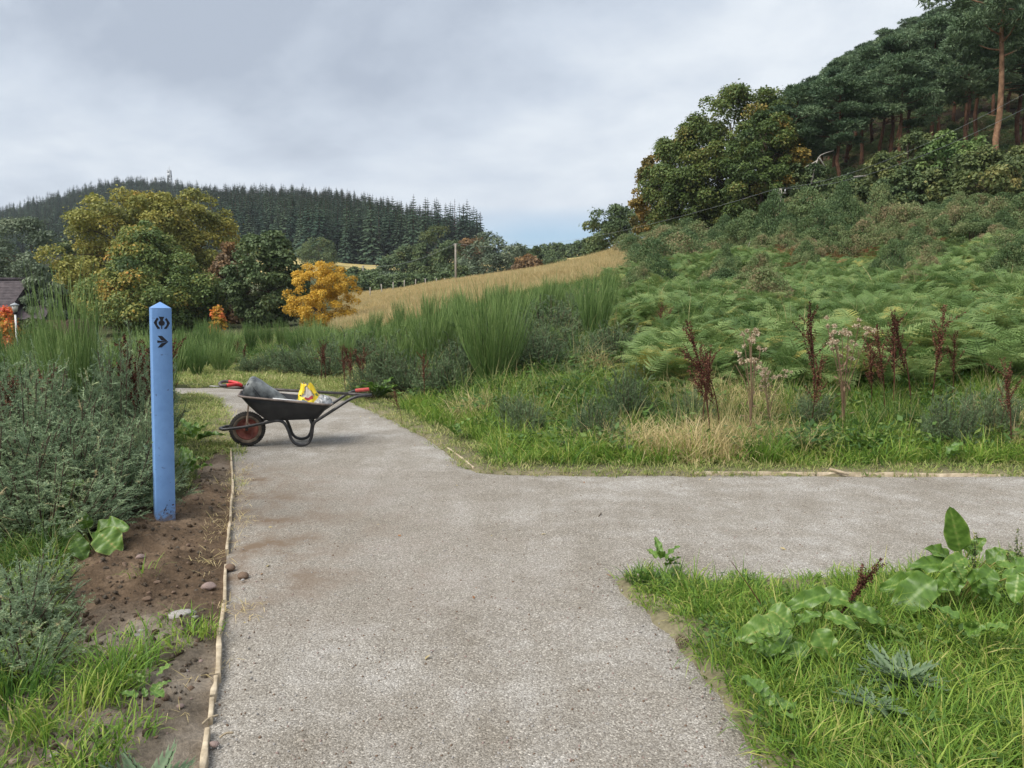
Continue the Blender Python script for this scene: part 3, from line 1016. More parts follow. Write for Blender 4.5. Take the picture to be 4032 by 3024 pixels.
def blades(sp, n, rad, h0, h1, w, lean=0.5, curl=0.6, t0=0.2, t1=0.7, rings=4, tipdry=0.0, z0=0.0):
    """n grass blades round the origin"""
    a = RNG.uniform(0, 2 * np.pi, n)
    r = rad * np.sqrt(RNG.uniform(0, 1, n))
    base = np.stack([r * np.cos(a), r * np.sin(a), np.full(n, z0)], 1)
    az = a + RNG.normal(0, 0.9, n)
    h = RNG.uniform(h0, h1, n)
    ln = np.abs(RNG.normal(lean, lean * 0.5, n))
    cu = np.abs(RNG.normal(curl, curl * 0.5, n))
    out_ = np.stack([np.cos(az), np.sin(az), np.zeros(n)], 1)
    side = np.stack([-np.sin(az), np.cos(az), np.zeros(n)], 1)
    twist = RNG.normal(0, 0.7, n)[:, None]
    side = side * np.cos(twist) + out_ * np.sin(twist)
    ww = w * RNG.uniform(0.7, 1.3, n)
    V = np.zeros((n, rings, 2, 3))
    T = np.zeros((n, rings, 2))
    tt = RNG.uniform(t0, t1, n)
    p = base.copy()
    seg = h / (rings - 1)
    ang = ln * 0.5
    for k in range(rings):
        f = k / (rings - 1)
        wk = ww * (1 - f ** 2.2) * 0.5 + 0.0004
        V[:, k, 0] = p - side * wk[:, None]
        V[:, k, 1] = p + side * wk[:, None]
        T[:, k, :] = (tt + tipdry * f ** 2)[:, None]
        p = p + (out_ * np.sin(ang)[:, None] + np.array([0, 0, 1.0]) * np.cos(ang)[:, None]) * seg[:, None]
        ang = ang + cu / (rings - 1) * 1.6
    i = np.arange(n)[:, None] * rings * 2 + np.arange(rings - 1)[None, :] * 2
    F = np.stack([i, i + 1, i + 3, i + 2], -1).reshape(-1, 4)
    sp.add(V.reshape(-1, 3), F, T.ravel())
    return sp


def kite(P, D, Nn, Ln, W, fold=0.12):
    """leaf-shaped quads: base P, axis D, normal Nn"""
    n = len(P)
    Sd = unit(np.cross(D, Nn))
    Ln, W = np.broadcast_to(Ln, (n,))[:, None], np.broadcast_to(W, (n,))[:, None]
    V = np.stack([P, P + D * Ln * .5 + Sd * W * .5 + Nn * W * fold, P + D * Ln, P + D * Ln * .5 - Sd * W * .5 + Nn * W * fold], 1).reshape(-1, 3)
    F = np.arange(4 * n).reshape(n, 4)
    return V, F


def rdir(n, up=0.0):
    v = RNG.normal(0, 1, (n, 3))
    v[:, 2] += up
    return unit(v)


# -------- clump meshes
def clump(name, m, *calls):
    sp = Soup()
    for c in calls:
        blades(sp, **c)
    return sp.mesh(name, [m])


lush = [clump('lush_clump', M['grass_lush'],
              dict(n=42, rad=0.10, h0=0.08, h1=0.22, w=0.0055, lean=0.8, curl=1.1, t0=0.1, t1=0.72, tipdry=0.15),
              dict(n=5, rad=0.10, h0=0.10, h1=0.24, w=0.004, lean=0.9, curl=1.0, t0=0.85, t1=1.0)) for _ in range(5)]
low_lush = [clump('low_clump', M['grass_lush'],
                  dict(n=46, rad=0.10, h0=0.04, h1=0.11, w=0.005, lean=0.9, curl=1.0, t0=0.15, t1=0.75, tipdry=0.15)) for _ in range(4)]
short = [clump('short_clump', M['grass_short'],
               dict(n=50, rad=0.11, h0=0.02, h1=0.07, w=0.005, lean=1.0, curl=0.9, t0=0.1, t1=0.8, tipdry=0.2)) for _ in range(4)]
tall = [clump('tall_clump', M['grass_tall'],
              dict(n=46, rad=0.14, h0=0.18, h1=0.48, w=0.007, lean=0.6, curl=1.0, t0=0.1, t1=0.6, tipdry=0.2),
              dict(n=5, rad=0.12, h0=0.30, h1=0.6, w=0.004, lean=0.5, curl=0.5, t0=0.8, t1=1.0)) for _ in range(5)]
dry = [clump('dry_clump', M['grass_dry'],
             dict(n=60, rad=0.16, h0=0.15, h1=0.45, w=0.005, lean=0.9, curl=1.1, t0=0.1, t1=1.0)) for _ in range(4)]
mead = [clump('meadow_clump', M['meadow'],
              dict(n=60, rad=0.55, h0=0.25, h1=0.55, w=0.022, lean=0.5, curl=0.6, t0=0.1, t1=1.0, rings=3)) for _ in range(4)]


def herb_clump():
    sp = Soup()
    n = 38
    a = RNG.uniform(0, 6.283, n)
    r = 0.16 * np.sqrt(RNG.uniform(0, 1, n))
    P = np.stack([r * np.cos(a), r * np.sin(a), RNG.uniform(0.03, 0.16, n)], 1)
    D = unit(np.stack([np.cos(a), np.sin(a), RNG.normal(0.2, 0.4, n)], 1))
    Nn = unit(np.cross(D, np.stack([-np.sin(a), np.cos(a), RNG.normal(0, 0.3, n)], 1)) * -1)
    V, F = kite(P, D, Nn, RNG.uniform(0.03, 0.08, n), RNG.uniform(0.018, 0.04, n), 0.15)
    sp.add(V, F, np.repeat(RNG.uniform(0, 1, n), 4))
    for k in range(0, n, 3):
        add_tube(sp, [(P[k, 0] * .5, P[k, 1] * .5, 0), P[k]], 0.0018, 3, False, 0.4)
    return sp.mesh('herb_clump', [M['herb']])


herbs = [herb_clump() for _ in range(4)]


def frond(L, W, npin=16, droop=0.9, rise=0.9, sub=5, tint=0.5):
    """a bracken frond along +X, rising then arching over; returns verts, faces, tint"""
    sp = Soup()
    s = np.linspace(0, 1, 24)
    ang = rise - (rise + droop) * s ** 1.2
    step = L / 23
    px_ = np.concatenate([[0], np.cumsum(np.cos(ang[:-1]) * step)])
    pz_ = np.concatenate([[0], np.cumsum(np.sin(ang[:-1]) * step)])
    C = np.stack([px_, np.zeros(24), pz_], 1)
    add_tube(sp, C[::3], np.linspace(0.0045, 0.001, 8) * (L / 0.8), 3, False, 0.75)
    T = unit(np.gradient(C, axis=0))
    spc = 0.76 * L / (npin - 1)
    for k in range(npin):
        f = 0.22 + 0.76 * k / (npin - 1)
        q = f * 23
        i = min(int(q), 22)
        P = C[i] + (C[i + 1] - C[i]) * (q - i)
        t = T[i]
        nrm = np.array([-t[2], 0, t[0]])
        g_ = (f - 0.22) / 0.78
        ln = W * 0.5 * (1 - g_ ** 1.3) * min(1, 0.72 + g_ * 2.2) + 0.012
        for sd in (-1, 1):
            d = unit(np.array([0, sd, 0]) + t * (0.35 + 0.35 * g_) + np.array([0, 0, -0.12]))
            d = unit(d + RNG.normal(0, 0.07, 3))
            m_ = sub if ln > 0.05 else 2
            fr = (np.arange(m_) + 0.5) / m_
            Q = P + d * ln * fr[:, None] - nrm * (0.18 * ln * fr ** 2)[:, None]
            wd = spc * 0.56 * (1 - 0.72 * fr)
            for s2 in (-1, 1):
                dd = unit(np.cross(d, nrm) * s2 + d * 0.55)
                V, F = kite(Q, np.repeat(dd[None], m_, 0), np.repeat(nrm[None], m_, 0), wd, ln / m_ * 0.9, 0.05)
                sp.add(V, F, tint + RNG.uniform(-0.12, 0.12))
            V, F = kite(P[None] + 0, d[None], nrm[None], np.array([ln]), np.array([ln * 0.09]), 0.0)
            sp.add(V - nrm * 0.002, F, tint + 0.15)
    return sp


def merge(dst, src, Rm, tr, sc=1.0, dt=0.0):
    for v, f, t, m_ in zip(src.v, src.f, src.t, src.m):
        pass
    v = np.concatenate(src.v) @ np.asarray(Rm).T * sc + np.asarray(tr)
    b0 = dst.n
    dst.v.append(v)
    dst.t.append(np.concatenate(src.t) + dt)
    for f, m_ in zip(src.f, src.m):
        dst.f.append(f + b0)
        dst.m.append(m_)
    dst.n += len(v)


def euler_m(x, y, z):
    return np.array((Matrix.Rotation(z, 3, 'Z') @ Matrix.Rotation(y, 3, 'Y') @ Matrix.Rotation(x, 3, 'X')))


FR_HI = [frond(RNG.uniform(0.75, 1.0), RNG.uniform(0.42, 0.58), 17, RNG.uniform(0.35, 0.8), RNG.uniform(0.75, 1.15), 6, 0.45 + 0.08 * k) for k in range(5)]
FR_LO = [frond(RNG.uniform(0.75, 1.0), RNG.uniform(0.45, 0.6), 15, RNG.uniform(0.45, 1.0), RNG.uniform(0.65, 1.15), 3, 0.4 + 0.1 * k) for k in range(4)]


def fern_clump(src, n, material, name, hgt=0.35):
    sp = Soup()
    for k in range(n):
        a = 6.283 * (k + RNG.uniform(-.3, .3)) / n
        h = RNG.uniform(0.0, hgt)
        merge(sp, src[RNG.integers(len(src))], euler_m(RNG.normal(0, .25), RNG.normal(-.05, .2), a), (RNG.normal(0, .08), RNG.normal(0, .08), h), RNG.uniform(.75, 1.15), RNG.uniform(-.15, .2))
    return sp.mesh(name, [material])


fern_lo = [fern_clump(FR_LO, 8, M['fern'], 'fern_clump') for _ in range(5)]
fern_dead = [fern_clump(FR_LO, 6, M['fern_brown'], 'dead_fern_clump', 0.1) for _ in range(3)]

# ------------------------------------------------------------------ grass and other ground cover
def m_island(x, y):
    d = sdist(x, y, ISLAND)
    return (d < -0.02)


def m_edge(x, y):
    return sdist(x, y, ISLAND) < -0.01 - 0.10 * fbm(x, y, 1.9, 2) - 0.16 * (y > 3.25) * (x < 1.9)


pts = rand_pts(0.0, 5.2, 1.3, 4.6, 165, lambda x, y: m_edge(x, y) & (fbm(x, y, 1.6, 2) > -0.25))
scatter('lush_grass', pts, lush, 'lush bright green grass on the corner between the two arms of the path', 'grass', 0.6, 1.15)
pts = rand_pts(0.0, 5.2, 1.3, 4.6, 210, lambda x, y: m_island(x, y) & (RNG.uniform(0, 1, len(x)) < np.where(m_edge(x, y), 1, .85)))
scatter('low_grass', pts, low_lush, 'short green grass at the edge of the corner between the two arms of the path', 'grass', 0.7, 1.3)
pts = rand_pts(0.3, 4.5, 1.5, 4.5, 26, lambda x, y: m_island(x, y))
scatter('herb_leaves', pts, herbs, 'small herb leaves among the grass on the corner of the path', 'weeds', 0.35, 0.65)


def m_verge(x, y):
    d = sdist(x, y, PATH)
    return (d > -0.04) & (d < 0.95 + 0.3 * fbm(x, y, 0.8, 2)) & (y > 6.3) & (sdist(x, y, SOIL) > 0.02)


pts = rand_pts(-6, 8.5, 6.3, 15.5, 120, m_verge)
scatter('mown_verge', pts, short, 'short pale mown grass along the edge of the gravel path', 'grass', 0.8, 1.4)


def m_bank(x, y):
    d = sdist(x, y, PATH)
    return (d > 0.40 + 0.15 * fbm(x, y, 0.9, 2)) & (y > 6.9) & (y < 11.6) & (x > -1.6) & ((y < 10.3) | (x < 2.5))


pts = rand_pts(-1.6, 8.5, 6.9, 11.6, 66, lambda x, y: m_bank(x, y) & (fbm(x, y, 0.5, 2) > -0.5))
scatter('bank_grass', pts, lush, 'bright green grass on the bank behind the path', 'grass', 0.9, 1.9)
pts = rand_pts(-1.6, 8.5, 8.3, 12.0, 13, lambda x, y: (sdist(x, y, PATH) > 1.0))
scatter('tall_grass', pts, tall, 'tall mixed grass in front of the bracken', 'grass', 0.7, 1.25)
pts = rand_pts(-2, 8.5, 7.2, 12.5, 40, lambda x, y: (sdist(x, y, PATH) > 0.65) & (fbm(x, y, 0.55, 2) > 0.30))
pts2 = np.array([[p.x + RNG.normal(0, .28), p.y + RNG.normal(0, .2), 0] for p in [on(u_, d_) for u_, d_ in ((1520, 7.9), (1600, 7.95), (1460, 7.8), (1380, 8.0), (1640, 8.3), (1550, 8.3))] for _ in range(26)])
pts2[:, 2] = gz(pts2[:, 0], pts2[:, 1])
scatter('dry_grass', np.concatenate([pts, pts2]), dry, 'straw coloured dry grass on the bank behind the path', 'grass', 0.7, 1.3)
pts = rand_pts(-2, 8.5, 7.1, 12.5, 14, lambda x, y: (sdist(x, y, PATH) > 0.7))
scatter('bank_herbs', pts, herbs, 'leafy weeds among the grass of the bank', 'weeds', 0.9, 1.8)
# left of the path
pts = rand_pts(-7, -1.5, 4.4, 9.5, 60, lambda x, y: (sdist(x, y, SOIL) > 0.06) & (sdist(x, y, PATH) > 0.5) & (uof(x, y) > -250))
scatter('shaded_grass', pts, tall, 'deep green grass between the gorse and the dug soil', 'grass', 0.45, 0.8)
pts = rand_pts(-5, -1.3, 1.4, 4.9, 62, lambda x, y: (sdist(x, y, SOIL) > np.where(y > 3.4, 0.04, -0.45)) & (sdist(x, y, SOIL) < 0.9) & (sdist(x, y, PATH) > 0.35) & (uof(x, y) < 330))
scatter('soil_edge_grass', pts, lush, 'green grass creeping over the bare soil in the corner of the view', 'grass', 0.6, 1.1)
pts = rand_pts(-4, -1.3, 1.4, 4.0, 60, lambda x, y: (sdist(x, y, SOIL) < -0.02) & (y < 3.9) & (sdist(x, y, PATH) > 0.1) & (fbm(x, y, 1.7, 3) > 0.08))
pts[:, 2] = 0.02
scatter('sparse_grass', pts, low_lush, 'sparse low grass growing through the stony soil', 'grass', 0.6, 1.3)
# back: pale dry ground grass beyond the path and rough ground cover
pts = rand_view(200, 1000, 13.8, 23, 4200, lambda x, y, u: (sdist(x, y, PATH) > 0.3))
scatter('rough_grass', pts, short + dry, 'pale rough grass beyond the far bend of the path', 'grass', 1.2, 2.2, idx=RNG.choice(8, len(pts), p=[.25, .25, .25, .25, 0, 0, 0, 0]))
pts = rand_view(-100, 1500, 12, 36, 6500, lambda x, y, u: (sdist(x, y, PATH) > 1.0) & ((y > 19) | (u > 850)) & (u < 1460))
scatter('rough_ground_cover', pts, tall + herbs + herbs, 'rough grass and weeds between the broom bushes', 'weeds', 0.7, 1.4)
pts = rand_view(700, 1400, 33, 112, 15000, lambda x, y, u: ((u + 40 * fbm(x, y, .05, 2)) > 735) & (u < 1345), power=2)
scatter('meadow_grass', pts, mead, 'golden dry grass covering the sloping meadow', 'grass', 0.55, 0.95)


# bracken
def m_fern(x, y, u):
    lim = 1400 - 20 * sstep(12, 20, y) - 60 * sstep(20, 34, y) + 130 * fbm(x, y, .3, 2)
    return (u > lim) & (y > 10.2 + 0.7 * fbm(x, y, .5, 2)) & (y < 32.5 + 6 * fbm(x, y, .2, 2)) & (fbm(x, y, .45, 2) > -0.42)


pts = rand_view(1200, 2450, 9.3, 38, 16000, m_fern)
pts = pts[pts[:, 1] > 10.4]
pk = np.where(RNG.uniform(0, 1, len(pts)) < 0.035 + 0.10 * (fbm(pts[:, 0], pts[:, 1], .3, 2) > .42), 5 + RNG.integers(0, 3, len(pts)), RNG.integers(0, 5, len(pts)))
scatter('bracken', pts, fern_lo + fern_dead, 'mass of green bracken covering the slope', 'bracken', tilt=0.32, idx=pk, scl=np.clip(RNG.uniform(0.38, 0.85, len(pts)) * (1 + .35 * fbm(pts[:, 0], pts[:, 1], .4, 2)), .35, 1.2))
pts = rand_view(1330, 2450, 10.5, 33, 700, m_fern)
scatter('slope_weeds', pts, tall + herbs, 'weeds and grass showing between the bracken on the slope', 'weeds', 1.0, 1.9)
pts = np.concatenate([rand_view(1850, 2010, 31, 36, 90), rand_view(1700, 1800, 28, 33, 50), rand_view(1640, 1720, 30, 34, 30), rand_view(2130, 2212, 30, 35, 25)])
pts[:, 2] += 0.1
scatter('dead_bracken', pts, fern_dead, 'rust brown dead bracken below the gorse on the slope', 'bracken', 0.55, 0.95, 0.35)

# pebbles
def pebble(name, m, sx=1, sy=1, sz=0.7, seed=0, sub=2):
    rg = np.random.default_rng(seed)
    ph = (1 + 5 ** .5) / 2
    v = [(-1, ph, 0), (1, ph, 0), (-1, -ph, 0), (1, -ph, 0), (0, -1, ph), (0, 1, ph), (0, -1, -ph), (0, 1, -ph), (ph, 0, -1), (ph, 0, 1), (-ph, 0, -1), (-ph, 0, 1)]
    f = [(0, 11, 5), (0, 5, 1), (0, 1, 7), (0, 7, 10), (0, 10, 11), (1, 5, 9), (5, 11, 4), (11, 10, 2), (10, 7, 6), (7, 1, 8), (3, 9, 4), (3, 4, 2), (3, 2, 6), (3, 6, 8), (3, 8, 9), (4, 9, 5), (2, 4, 11), (6, 2, 10), (8, 6, 7), (9, 8, 1)]
    v = [np.array(q, float) / np.linalg.norm(q) for q in v]
    for _ in range(sub - 1):
        cache, nf = {}, []

        def mid_(a, b):
            k = (min(a, b), max(a, b))
            if k not in cache:
                q = v[a] + v[b]
                v.append(q / np.linalg.norm(q))
                cache[k] = len(v) - 1
            return cache[k]
        for a, b, c in f:
            x, y, z = mid_(a, b), mid_(b, c), mid_(c, a)
            nf += [(a, x, z), (b, y, x), (c, z, y), (x, y, z)]
        f = nf
    V = np.array(v)
    for _ in range(7):
        nn = unit(rg.normal(0, 1, (1, 3)))[0]
        k = rg.uniform(0.62, 0.95)
        dd = V @ nn
        V = np.where((dd > k)[:, None], V - nn * (dd - k)[:, None] * 0.85, V)
    V *= 1 + rg.normal(0, 0.025, (len(V), 1))
    return Soup().add(V * np.array([sx, sy, sz]), np.array(f), rg.uniform(0, 1)).mesh(name, [m], sub > 2)


chips = [pebble('chip', M[k], 1, 0.8, 0.6, 50 + i, 1) for i, k in enumerate(('stone_grey', 'stone_grey', 'stone_grey', 'stone_brown', 'stone_pink'))]
pts = rand_pts(-2.6, 4.5, 1.9, 7.0, 1100, lambda x, y: (sdist(x, y, PATH) < -0.02) & (RNG.uniform(0, 1, len(x)) < np.clip(6.5 / (y * y), 0, 1)))
pts[:, 2] = path_z(pts[:, 0], pts[:, 1], np.full(len(pts), -1.0)) + 0.0005
scatter('loose_gravel', pts, chips, 'loose chips lying on the gravel path', 'gravel', tilt=1.0, scl=0.0018 + 0.0065 * RNG.uniform(0, 1, len(pts)) ** 3)
pts = rand_pts(-4.2, -1.3, 1.5, 7.2, 560, lambda x, y: (sdist(x, y, SOIL) < -0.04))
pts[:, 2] = soil_z(pts[:, 0], pts[:, 1], np.minimum(sdist(pts[:, 0], pts[:, 1], SOIL), 0))
chips2 = [pebble('clod', M[k], 1, 0.8, 0.7, 70 + i, 1) for i, k in enumerate(('stone_brown', 'soil', 'soil', 'soil', 'soil', 'soil'))]
scatter('soil_clods', pts, chips2, 'crumbs and grit lying on the dug soil', 'clods', 0.004, 0.014, 1.0, scl=0.005 + 0.020 * RNG.uniform(0, 1, len(pts)) ** 4)
lit = Soup()
Vk, Fk = kite(np.array([[0, 0, .002]]), np.array([[1.0, 0, .12]]), np.array([[0, 0, 1.0]]), 1.0, .55, .12)
lit.add(Vk, Fk, .5)
litm = [lit.mesh('dead_leaf', [M['fern_brown']]), lit.mesh('dry_leaf', [M['grass_dry']])]
pts = rand_pts(-2.8, 6.5, 2.0, 11, 2.6, lambda x, y: (sdist(x, y, PATH) < -.02) & (RNG.uniform(0, 1, len(x)) < .25 + .75 * np.exp(sdist(x, y, PATH) / .3)))
pts[:, 2] = path_z(pts[:, 0], pts[:, 1], np.full(len(pts), -1.0)) + .003
scatter('leaf_litter', pts, litm, 'scraps of dead leaf and straw blown on to the path', 'litter', tilt=.25, scl=RNG.uniform(.012, .045, len(pts)))
# cut straw along the edging
st = Soup()
blades(st, n=10, rad=0.09, h0=0.03, h1=0.10, w=0.003, lean=3.0, curl=0.1, t0=0.3, t1=1.0, rings=3, z0=0.006)
straw = [st.mesh('straw', [M['grass_dry']])]
pts = rand_pts(-2.6, -1.2, 1.6, 8, 60, lambda x, y: (np.abs(sdist(x, y, PATH)) < 0.16) & (fbm(x, y, 1.3, 2) > -0.1))
pts[:, 2] = 0.012
pts3 = rand_pts(-2, 8, 6.4, 9, 10, lambda x, y: (sdist(x, y, PATH) > 0.15) & (sdist(x, y, PATH) < 0.6))
pts3[:, 2] += 0.03
scatter('straw_clippings', np.concatenate([pts, pts3]), straw, 'dry clippings scattered along the timber edging of the path', 'straw', 0.6, 1.1, 0.1)

# ------------------------------------------------------------------ trees
def limb_tubes(sp, H, base_r, targets, seed, mi=0, t=0.5, zfrac=(0.25, 0.7), wig=0.05, top=0.75):
    rg = np.random.default_rng(seed)
    n = 9
    z = np.linspace(-0.3, H * top, n)
    X = np.cumsum(rg.normal(0, H * wig * 0.25, n)) * (z > 0)
    Y = np.cumsum(rg.normal(0, H * wig * 0.25, n)) * (z > 0)
    trunk = np.stack([X, Y, z], 1)
    rad = base_r * (1 - 0.8 * np.linspace(0, 1, n)) * np.where(np.arange(n) == 0, 1.25, 1)
    add_tube(sp, trunk, rad, 8, True, t, mi)
    for tg in targets:
        zf = rg.uniform(*zfrac) * H
        zf = min(zf, tg[2] * 0.8)
        i = int(np.clip(np.searchsorted(z, zf), 1, n - 1))
        s0 = trunk[i]
        mid_ = (s0 + tg) / 2 + np.array([0, 0, 0.06 * H]) + rg.normal(0, 0.02 * H, 3)
        add_tube(sp, spline([s0, mid_, tg], 6), np.linspace(rad[i] * 0.55, base_r * 0.07, len(spline([s0, mid_, tg], 6))), 5, False, t, mi)


def crown_soup(H, W, nleaf, lsz, seed, prof='dome', zlow=0.08, nclump=70, rc=0.12, flat=0.7, droop=0.2, sideT=0.0, tvar=0.22, depth=None):
    rg = np.random.default_rng(seed)
    sp = Soup()
    cl = []
    k = 0
    while len(cl) < nclump:
        h = rg.uniform(zlow, 0.97)
        q = (h - zlow) / (1 - zlow)
        if prof == 'dome':
            pr = math.sqrt(max(0, 1 - (2 * (q - 0.42) / 1.16) ** 2)) if q > 0.42 else math.sqrt(max(0, 1 - ((q - 0.42) / 0.58) ** 2))
        elif prof == 'cone':
            pr = (1 - q) ** 0.75 * min(1, 0.55 + q * 3)
        elif prof == 'bell':
            pr = (1 - q ** 1.8) ** 0.8 * min(1, 0.75 + q)
        elif prof == 'oval':
            pr = math.sin(math.pi * min(1, q * 0.9 + 0.07)) ** 0.6
        if rg.uniform() > pr * 0.9 + 0.12:
            continue
        az = rg.uniform(0, 6.283)
        rad = W / 2 * pr * (1 + 0.16 * math.sin(az * 2 + seed) + 0.10 * math.sin(az * 5 + seed * 2 + h * 7)) * (rg.uniform(0.78, 1.0) if rg.uniform() < 0.8 else rg.uniform(0.2, 0.75))
        rad = max(0, rad - rc * W * 0.55)
        cl.append((rad * math.cos(az), rad * math.sin(az), h * H * 0.97, rc * W * rg.uniform(0.7, 1.35), rg.normal(0.45, tvar) - sideT * math.cos(az)))
    cl = np.array(cl)
    per = rg.multinomial(nleaf, cl[:, 3] ** 2 / (cl[:, 3] ** 2).sum())
    C = np.repeat(cl, per, 0)
    n = len(C)
    d = rg.normal(0, 1, (n, 3))
    outw = C[:, :3] - np.array([0, 0, H * 0.4])
    d = d + unit(outw) * 0.55 + np.array([0, 0, 0.45])
    d = unit(d)
    rr_ = rg.uniform(0.72, 1.06, n) * np.where(rg.uniform(0, 1, n) < 0.15, rg.uniform(0.3, 0.9, n), 1) * np.where(rg.uniform(0, 1, n) < 0.07, rg.uniform(1.05, 1.5, n), 1)
    P = C[:, :3] + d * (C[:, 3] * rr_)[:, None] * np.array([1, 1, flat])
    P[:, 2] = np.maximum(P[:, 2], 0.12)
    Nn = unit(d * 0.7 + rg.normal(0, 0.45, (n, 3)) + np.array([0, 0, 0.35]))
    ax = unit(np.cross(Nn, rg.normal(0, 1, (n, 3))) + np.array([0, 0, -droop * 2]) + d * 0.4)
    ls = lsz * rg.uniform(0.6, 1.35, n)
    V, F = kite(P, ax, Nn, ls, ls * rg.uniform(0.5, 0.8, n), 0.15)
    T = np.clip(C[:, 4] + rg.normal(0, 0.12, n), 0, 1)
    sp.add(V, F, np.repeat(T, 4))
    return sp, cl


def tree_meshes(name, H, W, nleaf, lsz, seed, leafm, barkm='bark', trunk_r=None, **kw):
    sp, cl = crown_soup(H, W, nleaf, lsz, seed, **kw)
    tr = Soup()
    limb_tubes(tr, H, trunk_r or H * 0.022, cl[::max(1, len(cl) // 22), :3], seed + 1)
    return tr.mesh('trunk', [M[barkm]], True), sp.mesh('crown', [M[leafm]])


def put_tree(name, label, u, d, vtop, wpx, nleaf, lsz, seed, leafm, group=None, cat='tree', sink=0.0, barkm='bark', **kw):
    g_ = on(u, d)
    top = at(u, vtop, d).z
    H = top - g_.z + sink
    W = wpx / FD * d
    root = link(name, None, None, (g_.x, g_.y, g_.z - sink))
    root.empty_display_size = 0.3
    tm, cm = tree_meshes(name, H, W, nleaf, lsz, seed, leafm, barkm, **kw)
    link('trunk', tm, root)
    link('crown', cm, root)
    tag(root, label, cat, group)
    return root


# left side
put_tree('chestnut_tree', 'big round chestnut tree, green with yellow and orange leaves, behind the blue post', 325, 62, 474, 310, 62000, 0.225, 3, 'crown_front', nclump=190, rc=0.078, prof='bell', zlow=0.0, sideT=0.16, tvar=0.16)
put_tree('maple_tree', 'tall olive yellow tree rising behind the green chestnut', 270, 78, 408, 255, 36000, 0.27, 5, 'crown_yellow', nclump=130, rc=0.09, prof='dome', tvar=0.16)
put_tree('maple_tree', 'broad golden brown tree behind the right shoulder of the chestnut', 415, 80, 404, 205, 32000, 0.27, 6, 'crown_yellow', nclump=110, rc=0.098, prof='dome', tvar=0.2)
put_tree('maple_tree', 'golden olive tree filling the middle of the crown mass behind the chestnut', 345, 76, 412, 190, 26000, 0.27, 55, 'crown_yellow', nclump=110, rc=0.10, prof='dome', tvar=0.18)
put_tree('willow_tree', 'feathery sage green willow beside the dark tiled roof', 98, 50, 556, 110, 13000, 0.18, 7, 'crown_sage', nclump=55, rc=0.13, prof='bell', zlow=0.0, droop=1.0)
put_tree('ash_tree', 'grey green spreading tree behind the house roof', 75, 92, 470, 200, 17000, 0.32, 8, 'crown_sage', nclump=70, rc=0.12, prof='dome', zlow=0.02)
put_tree('ash_tree', 'dark grey green tree between the willow and the olive yellow tree', 150, 84, 520, 110, 5000, 0.4, 81, 'crown_dark', nclump=50, rc=0.13, prof='bell', zlow=0.0)
put_tree('lime_tree', 'yellowish green tree cut by the left border above the roof', -8, 105, 480, 90, 4000, 0.45, 9, 'crown_olive', nclump=40, rc=0.15)
put_tree('rowan_tree', 'rusty brown round tree between the chestnut and the dark green tree', 494, 68, 514, 90, 7000, 0.28, 10, 'crown_rust', nclump=45, rc=0.14, zlow=0.0)
put_tree('hornbeam_tree', 'dark green pointed tree just left of the golden tree', 578, 62, 494, 170, 24000, 0.27, 12, 'crown_dark', nclump=130, rc=0.09, prof='oval', zlow=0.0, tvar=0.14)
put_tree('elm_tree', 'low sage tree at the foot of the dark pointed tree', 480, 70, 590, 110, 4500, 0.35, 13, 'crown_dark', nclump=45, rc=0.14, prof='bell', zlow=0.0)
put_tree('golden_tree', 'small bright golden orange tree in front of the meadow', 698, 44, 564, 140, 24000, 0.10, 14, 'crown_gold', nclump=150, rc=0.075, prof='dome', zlow=0.05, flat=0.75, tvar=0.2)
put_tree('maple_shrub', 'orange and red shrub beside the white lamp post', 10, 40, 660, 75, 2600, 0.16, 15, 'crown_orange', cat='shrub', nclump=30, rc=0.17, prof='bell', zlow=0.0)
put_tree('maple_shrub', 'small orange leaved shrub at the foot of the chestnut tree', 470, 42, 660, 40, 900, 0.17, 16, 'crown_orange', cat='shrub', nclump=18, rc=0.2, prof='bell', zlow=0.0)
put_tree('privet_shrub', 'low olive hedge shrub in front of the house windows', 70, 42, 688, 110, 3000, 0.16, 17, 'crown_olive', cat='shrub', nclump=30, rc=0.16, prof='bell', zlow=0.0)
